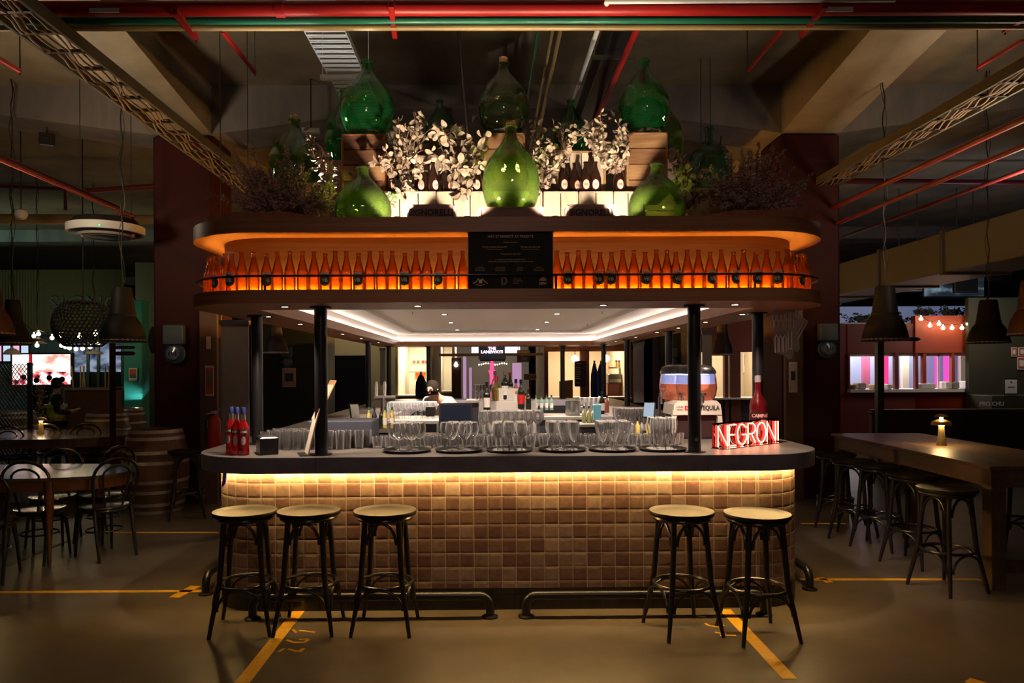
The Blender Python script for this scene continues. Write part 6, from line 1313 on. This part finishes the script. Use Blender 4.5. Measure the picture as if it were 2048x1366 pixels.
# ================================================================ far left hall
corr = mat('corrugated_green', (.075, .080, .045), .6)
a, b = at(-60, 540, 18.0), at(250, 664, 18.0); t = thing('corrugated_wall', 'green corrugated iron gable with faded lettering, far left', 'wall panel', ((a.x + b.x) / 2, 18.0, 0)); h = (b.x - a.x) / 2; mb = MB(); n = 110
v = []
for i in range(n + 1): x = -h + 2 * h * i / n; yy = .03 * (1 if i % 2 else -1); v += [(x, yy, b.z), (x, yy, min(CZ, a.z))]
mb.add(v, [(2 * i, 2 * i + 2, 2 * i + 3, 2 * i + 1) for i in range(n)]); mb.build('sheeting', corr, t); MB().box(-h, .05, 0, h, .1, b.z).build('lower_wall', mat('shop_dark', (.03, .04, .05), .6), t); MB().box(-h, -.06, b.z - .06, h, .04, b.z).build('bottom_rail', steeldk, t)
q = at(150, 610, 18); shiftmb(text_mb('SIGNORELLI', .55, .01, sx=1.1), (q.x + 1.0 - (a.x + b.x) / 2, -.05, q.z)).build('lettering', mat('faded_letter', (.02, .03, .02), .7), t)
lamp('AREA', (-13.5, 15.6, 4.6), 34, (.45, 1, .78), 1.0, (-11.5, 18, 3.6)); lamp('AREA', (-9.6, 15.8, 2.6), 14, (1, .95, .55), .6, (-9.8, 18, 3.6))
a, b = at(288, 600, 17.0), at(314, 740, 17.0); tag(MB().box(a.x - .2, 17.0, 0, b.x + .6, 17.1, 4.2).build('wall_panel', corr), 'strip of green wall beside the left maroon column', 'wall panel')
# LED screen showing a bright crowd scene
def screen_mat(name, seed, s1, s2, cols, st):
    m = bpy.data.materials.new(name); m.use_nodes = True; nt = m.node_tree; nt.nodes.clear(); L = nt.links.new
    tc = node(nt, 'ShaderNodeTexCoord'); mp = node(nt, 'ShaderNodeMapping'); mp.inputs['Scale'].default_value = (s1, 1, s2); mp.inputs['Location'].default_value = (seed, 0, seed); L(tc.outputs['Object'], mp.inputs[0])
    nz = node(nt, 'ShaderNodeTexNoise'); nz.inputs['Detail'].default_value = 5; nz.inputs['Scale'].default_value = 1; L(mp.outputs[0], nz.inputs['Vector']); r = node(nt, 'ShaderNodeValToRGB'); r.color_ramp.elements[0].color = (*cols[0][1], 1); r.color_ramp.elements[0].position = cols[0][0]; r.color_ramp.elements[1].color = (*cols[-1][1], 1); r.color_ramp.elements[1].position = cols[-1][0]
    for p, c in cols[1:-1]: e = r.color_ramp.elements.new(p); e.color = (*c, 1)
    L(nz.outputs[0], r.inputs[0]); e = node(nt, 'ShaderNodeEmission'); e.inputs[1].default_value = st; L(r.outputs[0], e.inputs[0]); o = node(nt, 'ShaderNodeOutputMaterial'); L(e.outputs[0], o.inputs[0]); return m
scr_hi = screen_mat('screen_upper', 3, 3, 6, [(.35, (.75, .25, .2)), (.45, (1, .62, .55)), (.55, (1, .9, .85)), (.7, (1, 1, 1))], 1.6); scr_lo = screen_mat('screen_lower', 9, 5, 5, [(.40, (.01, .01, .02)), (.47, (.7, .08, .08)), (.52, (.9, .6, .6)), (.62, (.95, .97, 1))], 1.6)
a, b = at(25, 709, 15.0), at(141, 769, 15.0); t = thing('video_screen', 'bright video screen showing a crowded market, far left', 'screen', ((a.x + b.x) / 2, 15.0, b.z)); h = (b.x - a.x) / 2; hh = a.z - b.z
MB().box(-h - .03, 0, -.03, h + .03, .1, hh + .03).build('casing', blackpaint, t); MB().box(-h, -.01, hh * .42, h, 0, hh).build('picture_upper', scr_hi, t); MB().box(-h, -.01, 0, h, 0, hh * .42).build('picture_lower', scr_lo, t); MB().box(-.25, -.014, hh * .6, -.18, -.011, hh).build('picture_red_banner', glow('banner_red', (.6, .02, .03), .8), t); MB().box(-.3, .1, -b.z, .3, .2, 0).build('stand', blackpaint, t)
rg = random.Random(2)
for i in range(9): x = -h + .1 + i * 2 * h / 9; z = hh * rg.uniform(.04, .16); MB().lathe([(0, -.001), (.06, -.001), (.055, .002), (0, .002)], n=10).xf(Matrix.Rotation(pi / 2, 4, 'X')).build('crowd_head', mat('crowd_dark', (.01, .01, .012), .8) if i % 2 else glow('crowd_white', (.85, .9, 1), 2), t, loc=(x, -.013, z + .06))
# blue shopfront with mullions
a, b = at(141, 686, 16.8), at(246, 830, 16.8); t = thing('shopfront', 'dim blue glazed shopfront behind the wicker lamp', 'shopfront', ((a.x + b.x) / 2, 16.8, 0)); h = (b.x - a.x) / 2
MB().box(-h, .05, at(0, 745, 16.8).z, h, .08, at(0, 688, 16.8).z).build('lit_upper_glass', screen_mat('shop_blue', 5, 2.5, 5, [(.35, (.02, .03, .06)), (.5, (.16, .20, .30)), (.62, (.35, .42, .55))], .8), t)
MB().box(-h, .05, 0, h, .08, at(0, 745, 16.8).z).build('lower_glass', mat('shop_glass_dark', (.012, .02, .022), .2), t)
for f_ in (-.98, -.35, .05, .55, .98): MB().box(h * f_ - .03, 0, 0, h * f_ + .03, .05, at(0, 684, 16.8).z).build('mullion', mat('mullion_green', (.02, .05, .045), .5), t)
a, b = at(-50, 692, 17.5), at(58, 722, 17.5); t = thing('lit_window', 'row of white and pink lit windows at the far left edge', 'window', ((a.x + b.x) / 2, 17.5, b.z)); h = (b.x - a.x) / 2; hh = a.z - b.z
for i in range(6): MB().box(-h + i * h / 3 + .03, 0, 0, -h + (i + 1) * h / 3 - .03, .02, hh).build('pane', glow('pane_a' if i % 2 else 'pane_b', (.65, .8, 1) if i % 2 else (1, .55, .75), .9), t)
MB().box(-h, .02, -.05, h, .06, hh + .05).build('window_frame', blackpaint, t)
# teal column with an uplight
teal = mat('teal_paint', (.02, .30, .25), .6)
a, b = at(247, 690, 14.2), at(284, 690, 14.2); t = tag(MB().bbox(a.x, 14.2, 0, b.x, 14.5, at(265, 600, 14.2).z, .01).build('column', teal), 'teal column brightly lit from below, behind the barrels', 'column')
q = at(268, 800, 13.7); t = thing('uplight', 'floor uplight washing the teal column', 'spotlight', (q.x, 13.75, 0)); MB().lathe([(0, 0), (.08, 0), (.08, .9), (0, .9)], n=16).build('housing', blackpaint, t); MB().lathe([(0, .901), (.06, .901), (0, .903)], n=14).build('lens', glow('uplight_lens', (1, .85, .65), 15), t); lamp('SPOT', (q.x, 13.8, .93), 420, (.9, 1, .98), .03, (q.x, 14.2, 1.7), 140, .9)
flat('poster', 258, 736, 275, 761, 14.17, paper, 'red and white poster on the teal column', 'poster', frame=whitepaper, inner=[(-.75, 0, .75, .8, mat('poster_red', (.6, .12, .06), .7), 'picture'), (-.75, -.6, .75, 0, mat('poster_green', (.08, .16, .12), .7), 'picture')])
# signpost with arrow boards
q = at(225, 700, 9.6); t = thing('signpost', 'dark red signpost with two arrow boards', 'signpost', (q.x, 9.6, 0)); MB().bbox(-.03, -.03, 0, .03, .03, at(225, 686, 9.6).z, .005).build('post', maroon, t)
for (y0_, y1_) in ((692, 698), (703, 711)): z1, z0 = at(240, y0_, 9.6).z, at(240, y1_, 9.6).z; e = .30; MB().hull_y([(.03, z0), (e - .03, z0), (e, (z0 + z1) / 2), (e - .03, z1), (.03, z1)], -.015, .01).build('arrow_board', maroon, t)
# wicker pendant: hexagonal weave
import bmesh
def weave(px0, px1, py0, py1, Y, label):
    a, b = at(px0, py0, Y), at(px1, py1, Y); cx_, cz = (a.x + b.x) / 2, (a.z + b.z) / 2; rx, rz_ = (b.x - a.x) / 2, (a.z - b.z) / 2
    t = thing('wicker_lamp', label, 'pendant lamp', (cx_, Y, cz)); bm = bmesh.new(); bmesh.ops.create_icosphere(bm, subdivisions=4, radius=1); bm.faces.ensure_lookup_table()
    vs = [f.calc_center_median().normalized() for f in bm.faces]; fs = []
    for v in bm.verts:
        n = v.co.normalized(); u = n.orthogonal().normalized(); w_ = n.cross(u); fl_ = [f.index for f in v.link_faces]; fl_.sort(key=lambda i: atan2(vs[i].dot(w_), vs[i].dot(u))); fs.append(tuple(fl_))
    bm.free(); sq = lambda c: c
    mb = MB(); mb.add([(p.x * rx, p.y * rx, max(-.8, min(.8, p.z)) / .8 * rz_) for p in vs], fs); o = mb.build('woven_shade', mat('wicker', (.035, .022, .014), .7), t); md = o.modifiers.new('wire', 'WIREFRAME'); md.thickness = .02; md.use_even_offset = False
    MB().tube([(0, 0, rz_), (0, 0, CZ - cz)], .01).build('cable', chainm, t); return t
weave(111, 222, 605, 692, 11.0, 'large dark wicker basket lamp at the left')
weave(299, 330, 655, 706, 12.6, 'smaller wicker lamp half hidden by the left maroon column')
lamp('SPOT', (-5.6, 9.6, 4.6), 30, (1, .9, .7), .08, (-6.8, 12, 1), 50, .8)  # added spot without a fixture, brightens the far left group
# string lights
def strings(pts, Y, label, hang_to):
    p0 = at(*pts[0], Y); t = thing('string_lights', label, 'string lights', p0); W_ = []
    for (px, py) in pts:
        q = at(px, py, Y) - p0; W_.append(q + Vector((0, 0, .07))); MB().lathe([(0, -.035)] + [(.035 * sin(pi * i / 6), -.035 * cos(pi * i / 6)) for i in range(1, 6)] + [(0, .035)], q, 10).lathe([(.012, .03), (.012, .065)], q, 8).build('bulb', glow('festoon', (1, .80, .45), 16), t, True)
    a = at(*hang_to[0], Y) - p0; b = at(*hang_to[1], Y) - p0; MB().tube([a] + W_ + [b], .006, 4).build('wire', chainm, t); return t
strings([(68, 672), (77, 668), (104, 676), (119, 673), (159, 673), (191, 668)], 13, 'upper string of warm bulbs at the far left', ((40, 640), (245, 640)))
strings([(74, 691), (123, 691), (131, 694), (139, 696), (152, 698), (165, 697), (180, 694), (196, 688)], 12.8, 'lower string of warm bulbs at the far left', ((50, 670), (240, 665)))
# lattice gate, planter ledge, planters with reeds
t = thing('lattice_gate', 'dark folding lattice gate at the left edge', 'gate', (at(-20, 760, 11.8).x, 11.8, 0)); g0 = at(-20, 760, 11.8).x; L_ = at(60, 760, 11.8).x - g0; zt = at(0, 728, 11.8).z; mb = MB()
for i in range(12):
    x = L_ * i / 11
    for s in (-1, 1):
        P = [(x + s * .06 * ((j % 2) * 2 - 1), 0, .1 + (zt - .1) * j / 10) for j in range(11)]; mb.tube(P, .006, 4)
mb.build('lattice', steeldk, t)
for x in (0, L_): MB().bbox(x - .03, -.03, 0, x + .03, .03, zt + .02, .004).build('gate_post', blackpaint, t)
a, b = at(130, 776, 12.8), at(222, 800, 12.8); t = thing('timber_planter', 'long timber planter box before the blue shopfront', 'planter', ((a.x + b.x) / 2, 12.8, 0)); h = (b.x - a.x) / 2; MB().bbox(-h, 0, 0, h, .4, a.z, .01).build('box', mat('planter_red', (.14, .055, .025), .6, col2=(.20, .08, .035), vscale=(2, 2, 20)), t); MB().box(-h, -.03, a.z - .04, h, .43, a.z).build('rim', timb, t)
for i, px in enumerate((143, 158, 162, 167, 208, 214, 218)):
    q = at(px, 776, 12.9); hh = at(px, 765, 12.25).z - at(0, 776, 12.2).z + .12; tag(MB().tube([(q.x, 12.95, a.z + .001), (q.x + .03 * ((i % 3) - 1), 12.95, a.z + hh + .18)], .012, 6).build('reed_stick', timb), 'pale stick standing in the timber planter, %s from the left' % ordn(i + 1), 'stick', 'sticks in the timber planter')
B('potted_shrub', 'grey-green shrub beside the person in the yellow vest', (at(80, 800, 12.3).x, 12.3, .01), [(at(72, 765, 12.3).x, 12.3, at(72, 772, 12.3).z), (at(88, 770, 12.3).x, 12.3, at(88, 770, 12.3).z), (at(80, 760, 12.3).x, 12.3, at(80, 765, 12.3).z)], 31, L=.06, W_=.015, dens=26, m=heatherm)

# ================================================================ far right hall
rwall = mat('stall_red', (.38, .055, .018), .55); rdk = mat('stall_red_dark', (.17, .022, .012), .55)
Y = 14.2; x0, x1 = R3(1695, 1962, Y); t = thing('market_stall', 'bright red stall with glazed windows on the right', 'market stall', ((x0 + x1) / 2, Y, 0)); xc = (x0 + x1) / 2; zf = at(1830, 632, Y).z; zw = at(1830, 706, Y).z; zc_ = at(1830, 778, Y).z; X = lambda px: at(px, 700, Y).x - xc
MB().box(X(1695), 0, zw, X(1828), .1, zf - .15).build('fascia_left', rdk, t); MB().box(X(1828), -.05, zw, X(1957), .1, zf).build('fascia_right', rwall, t)
MB().box(X(1695), -.12, zc_ - .06, X(1962), .5, zc_).build('serving_counter', whitepaint, t); mb = MB(); n = 30; v = []
for i in range(2 * n + 1): x = X(1830) + (X(1958) - X(1830)) * i / (2 * n); yy = -.03 if i % 2 else .02; v += [(x, yy, 0), (x, yy, zc_ - .06)]
mb.add(v, [(2 * i, 2 * i + 2, 2 * i + 3, 2 * i + 1) for i in range(2 * n)]); mb.build('corrugated_front', rwall, t); MB().box(X(1680), 0, 0, X(1830), .06, zc_ - .06).build('front_panel', rdk, t); MB().box(X(1680), .02, 0, X(1696), .08, zf - .15).build('end_panel', rdk, t)
for p0, p1, m_ in ((1695, 1699, rdk), (1752, 1757, rdk), (1788, 1796, rdk), (1829, 1835, rdk), (1844, 1851, rwall), (1902, 1908, rwall), (1957, 1962, whitepaint)): MB().bbox(X(p0), -.03, zc_, X(p1), .06, zw + .02, .005).build('post', m_, t)
for i, p in enumerate((1700, 1762, 1798, 1837, 1853, 1880, 1910)): MB().box(X(p), .07, zc_, X(p) + .03, .1, zw).build('window_bar', whitepaint, t)
MB().box(X(1700), .07, zw - .06, X(1957), .1, zw).build('window_head', whitepaint, t)
MB().box(X(1695), 1.7, 0, X(1750) - .3, 1.78, 3).build('back_wall', mat('stall_tan', (.45, .32, .26), .7), t); MB().box(X(1750) - .3, 1.7, 0, X(1962) + 1.6, 1.78, 3).build('back_wall', mat('dusk_glow_wall', (.30, .36, .55), .5, emit=(.25, .32, .6), es=.25), t); MB().box(X(1695), .1, zf - .2, X(1962), 3.1, zf - .12).build('roof', mat('stall_ceiling', (.6, .58, .55), .7), t)  # blue part of the back wall glows, emission stands in for dusk light
for p0, p1, m_ in ((1727, 1740, mat('rose_panel', (.5, .12, .25), .6)), (1771, 1777, glow('pink_strip', (1, .05, .25), 1.2)), (1805, 1818, mat('cream_col', (.8, .75, .62), .6)), (1874, 1879, glow('magenta_strip', (.9, .10, .6), 1.0)), (1892, 1898, glow('magenta_strip', (.9, .10, .6), 1.0)), (1921, 1932, mat('cream_col', (.8, .75, .62), .6)), (1846, 1852, mat('orange_col', (.6, .16, .03), .6))): MB().box(at(p0, 700, Y + 1.4).x - xc, 1.4, 0, at(p1, 700, Y + 1.4).x - xc, 1.5, zf - .3).build('interior_column', m_, t)
for p in (1765, 1830, 1900): lamp('AREA', (at(p, 700, Y).x, Y + 1.2, zf - .3), 22, (1, .92, .85), .6, (at(p, 700, Y).x, Y + 1.3, 0))
lamp('AREA', (at(1722, 700, Y).x, Y + 1.2, zf - .3), 16, (1, .85, .7), .4, (at(1722, 700, Y).x, Y + 1.3, 0)); lamp('AREA', (at(1890, 700, Y).x, Y - 1.2, zf - .1), 2.2, (1, .6, .4), .6, (at(1895, 660, Y).x, Y, zf - .6))
for i, (p0, p1, h_, c) in enumerate(((1703, 1710, .10, timb), (1715, 1730, .13, paper), (1745, 1752, .10, timb), (1772, 1782, .10, whitepaper), (1838, 1868, .11, whitepaper), (1888, 1900, .14, paper), (1903, 1915, .14, mat('grey_pack', (.3, .3, .3), .7)), (1930, 1940, .15, whitepaper))):
    a = at(p0, 778, Y).x; b = at(p1, 778, Y).x; tag(MB().bbox(a, Y + .02 - .1, zc_ + .001, b, Y + .3 - .1, zc_ + h_, .02).build('food_container', c), 'pale food tub on the red stall counter, %s from the left' % ordn(i + 1), 'container', 'food tubs on the red stall counter')
strings([(1842, 638), (1860, 651), (1878, 648), (1886, 656), (1904, 656), (1924, 656), (1936, 648), (1953, 634)], 14.0, 'string of warm bulbs on the red stall front', ((1832, 628), (1962, 626)))
# plants and clutter on the stall roof
for i, px in enumerate((1700, 1720, 1806, 1840, 1870, 1895, 1925, 1945)):
    z = zf - .12 if px < 1828 else zf; xx = at(px, 620, Y + .3).x; B('potted_shrub', 'dark trailing plant on the red stall roof, %s from the left' % ordn(i + 1), (xx, Y + .3, z), [(xx - .15, Y + .2, z + .16), (xx + .15, Y + .2, z + .12)], 40 + i, L=.06, W_=.03, dens=14, m=mat('dark_leaf', (.03, .04, .03), .6), twigs=2)
    if i % 2: t2 = thing('metal_bowl', 'shiny metal bowl on the red stall roof, %s from the left' % ordn(i // 2 + 1), 'bowl', (xx + .2, Y + .55, z)); mb_nc().lathe([(0, .004), (.06, 0), (.16, .10), (.18, .16), (.17, .16), (.15, .11), (0, .01)], n=18).build('bowl_body', steel, t2, True); MB().tube([(.18, 0, .14), (.22, 0, .14), (.22, 0, .11)], .006).build('handle', steel, t2)
for (p0, p1, y0_, y1_, l) in ((1793, 1845, 535, 583, 'dark screen above the red stall, left one'), (1909, 1957, 537, 586, 'dark screen above the red stall, right one')):
    a, b = at(p0, y0_, 14.6), at(p1, y1_, 14.6); t = thing('menu_screen', l, 'screen', ((a.x + b.x) / 2, 14.6, b.z)); h = (b.x - a.x) / 2; hh = a.z - b.z; MB().bbox(-h, 0, 0, h, .08, hh, .01).build('casing', steeldk, t); MB().box(-h * .92, -.005, hh * .06, h * .92, 0, hh * .94).build('display', blackpaint, t); MB().tube([(-h * .7, .04, hh), (-h * .7, .04, CZ - b.z)], .01).tube([(h * .7, .04, hh), (h * .7, .04, CZ - b.z)], .01).build('hanger_rods', steeldk, t)
a, b = at(1850, 536, 16.4), at(1968, 592, 16.4); t = thing('lit_window', 'pale blue lit opening above the red stall', 'window', ((a.x + b.x) / 2, 16.4, b.z)); h = (b.x - a.x) / 2; hh = a.z - b.z; MB().box(-h, 0, 0, h, .03, hh).build('pane', screen_mat('hall_blue', 2, 2, 4, [(.35, (.01, .015, .02)), (.52, (.04, .06, .08)), (.68, (.35, .5, .62))], .45), t)
MB().box(-h - .04, .03, -b.z * 0 - .05, h + .04, .08, hh + .05).build('window_frame', steeldk, t)
lamp('AREA', (9.2, 12.0, 3.2), 14, (.8, .9, 1), .8, (9.0, 16, 4.6))
# dark service wall at the far right with papers
dg2 = mat('olive_dark_wall', (.045, .040, .022), .7); x0 = at(1962, 700, 13.6).x; t = thing('service_counter', 'dark olive service counter and wall at the right edge', 'counter', (x0, 13.6, 0)); MB().box(0, .35, 0, 3.6, .45, 3.0).build('back_wall', dg2, t); MB().bbox(0, -.3, 0, 3.6, .35, at(1990, 790, 13.6).z, .01).build('desk', dg2, t)
q = at(1983, 808, 13.3); shiftmb(text_mb('PRO CHU', .11, .004, sx=.95, bold=.002), (q.x - x0, -.306, q.z)).build('lettering', paper, t)
flat('certificate', 2007, 757, 2035, 789, 13.3, whitepaper, 'white certificate in a black frame on the dark counter', 'certificate', frame=blackpaint, inner=[(-.5, -.1, .5, .0, mat('grey_print', (.22, .15, .14), .8), 'text_line'), (-.1, .5, .1, .65, darkprint, 'emblem')])
for (p0, y0_, p1, y1_, l) in ((2022, 695, 2033, 713, 'small red and white notice, left of the pair at the right edge'), (2036, 695, 2052, 712, 'small red and white notice at the right edge, upper'), (2034, 714, 2052, 739, 'red and white notice at the right edge, lower')): flat('notice', p0, y0_, p1, y1_, 13.93, mat('notice_red', (.5, .09, .03), .7), l, 'notice', frame=whitepaper, inner=[(-.6, -.5, .4, .5, whitepaper, 'panel')])
lamp('AREA', (at(2010, 700, 13).x, 12.9, 2.9), 7, (1, .8, .55), .5, (at(2010, 760, 13).x, 13.6, 1.4))
# high-backed bench before the stall
a, b = at(1745, 826, 11.2), at(2060, 826, 11.2); t = thing('booth_bench', 'dark maroon booth bench between the long table and the red stall', 'bench', ((a.x + b.x) / 2, 11.2, 0)); h = (b.x - a.x) / 2; zz = a.z; bm_ = mat('booth_maroon', (.050, .014, .012), .5)
MB().bbox(-h, 0, 0, h, .12, zz, .01).build('backrest', bm_, t); MB().bbox(-h, -.5, 0, h, 0, .46, .02).build('seat', bm_, t); MB().bbox(-h - .02, -.02, zz, h + .02, .14, zz + .05, .01).build('cap_rail', mat('cap_rail', (.09, .045, .02), .4), t)
x = at(1762, 700, 11).x; tag(MB().bbox(x - .05, 11.0, 0, x + .05, 11.1, at(1762, 680, 11).z, .005).build('timber_post', blackpaint), 'slim black post before the red stall, under the big right pendant', 'post')
q = at(1812, 678, 10.9); t = thing('arrow_sign', 'dark arrow sign on the slim black post', 'sign', (x + .05, 11.02, q.z)); MB().hull_y([(0, -.03), (.52, -.03), (.58, 0), (.52, .03), (0, .03)], 0, .02).build('arrow_board', blackpaint, t)
# unlit white neon sign hanging at the right end of the bar
Y = 5.5; p0 = at(1578, 670, Y); t = thing('hanging_neon_sign', 'unlit white neon sign on clear acrylic, hanging at the right end of the bar', 'sign', p0, 0); Q = lambda px, py: (at(px, py, Y).x - p0.x, at(px, py, Y).z - p0.z)
ol_ = [(1541, 628), (1550, 622), (1596, 620), (1597, 628), (1615, 642), (1613, 648), (1598, 680), (1600, 698), (1594, 704), (1588, 700), (1585, 716), (1578, 719), (1572, 712), (1550, 706), (1547, 680), (1550, 665), (1541, 650)]
MB().hull_y([Q(*p) for p in ol_][::-1], 0, .006).build('acrylic_sheet', glass('acrylic', (.80, .79, .78), (.5, .5, .5), .08, diff=(.7, .67, .64), dw=.3), t); ntm = mat('white_tube', (.75, .70, .68), .3); mb = MB()
def nt_(pts): mb.tube([(Q(*p)[0], -.012, Q(*p)[1]) for p in pts], .0052, 6)
for x in (1547, 1556, 1565): nt_([(x - 3, 630), (x - 3, 640), (x, 645), (x, 655)]); nt_([(x + 3, 630), (x + 3, 640), (x, 645)])
for x in (1573, 1582): nt_([(x - 2, 625), (x - 2, 655)]); nt_([(x + 4, 625), (x + 4, 656)]); nt_([(x - 2, 640), (x + 4, 640)])
for x in (1552, 1560, 1568): nt_([(x - 2, 705), (x - 3, 676), (x, 670), (x + 3, 676), (x + 3, 705)])
nt_([(1575, 663), (1575, 700)]); nt_([(1582, 663), (1582, 700)]); nt_([(1575, 697), (1582, 697)]); nt_([(1590, 620), (1590, 628), (1614, 643), (1594, 678)]); nt_([(1588, 631), (1607, 643), (1592, 668)]); mb.build('neon_tubes', ntm, t, True)
MB().tube([(Q(1550, 622)[0], 0, Q(1550, 622)[1]), (Q(1550, 622)[0], 0, ZS0 - p0.z)], .003).tube([(Q(1590, 620)[0], 0, Q(1590, 620)[1]), (Q(1590, 620)[0], 0, ZS0 - p0.z)], .003).build('hanging_wires', steel, t)
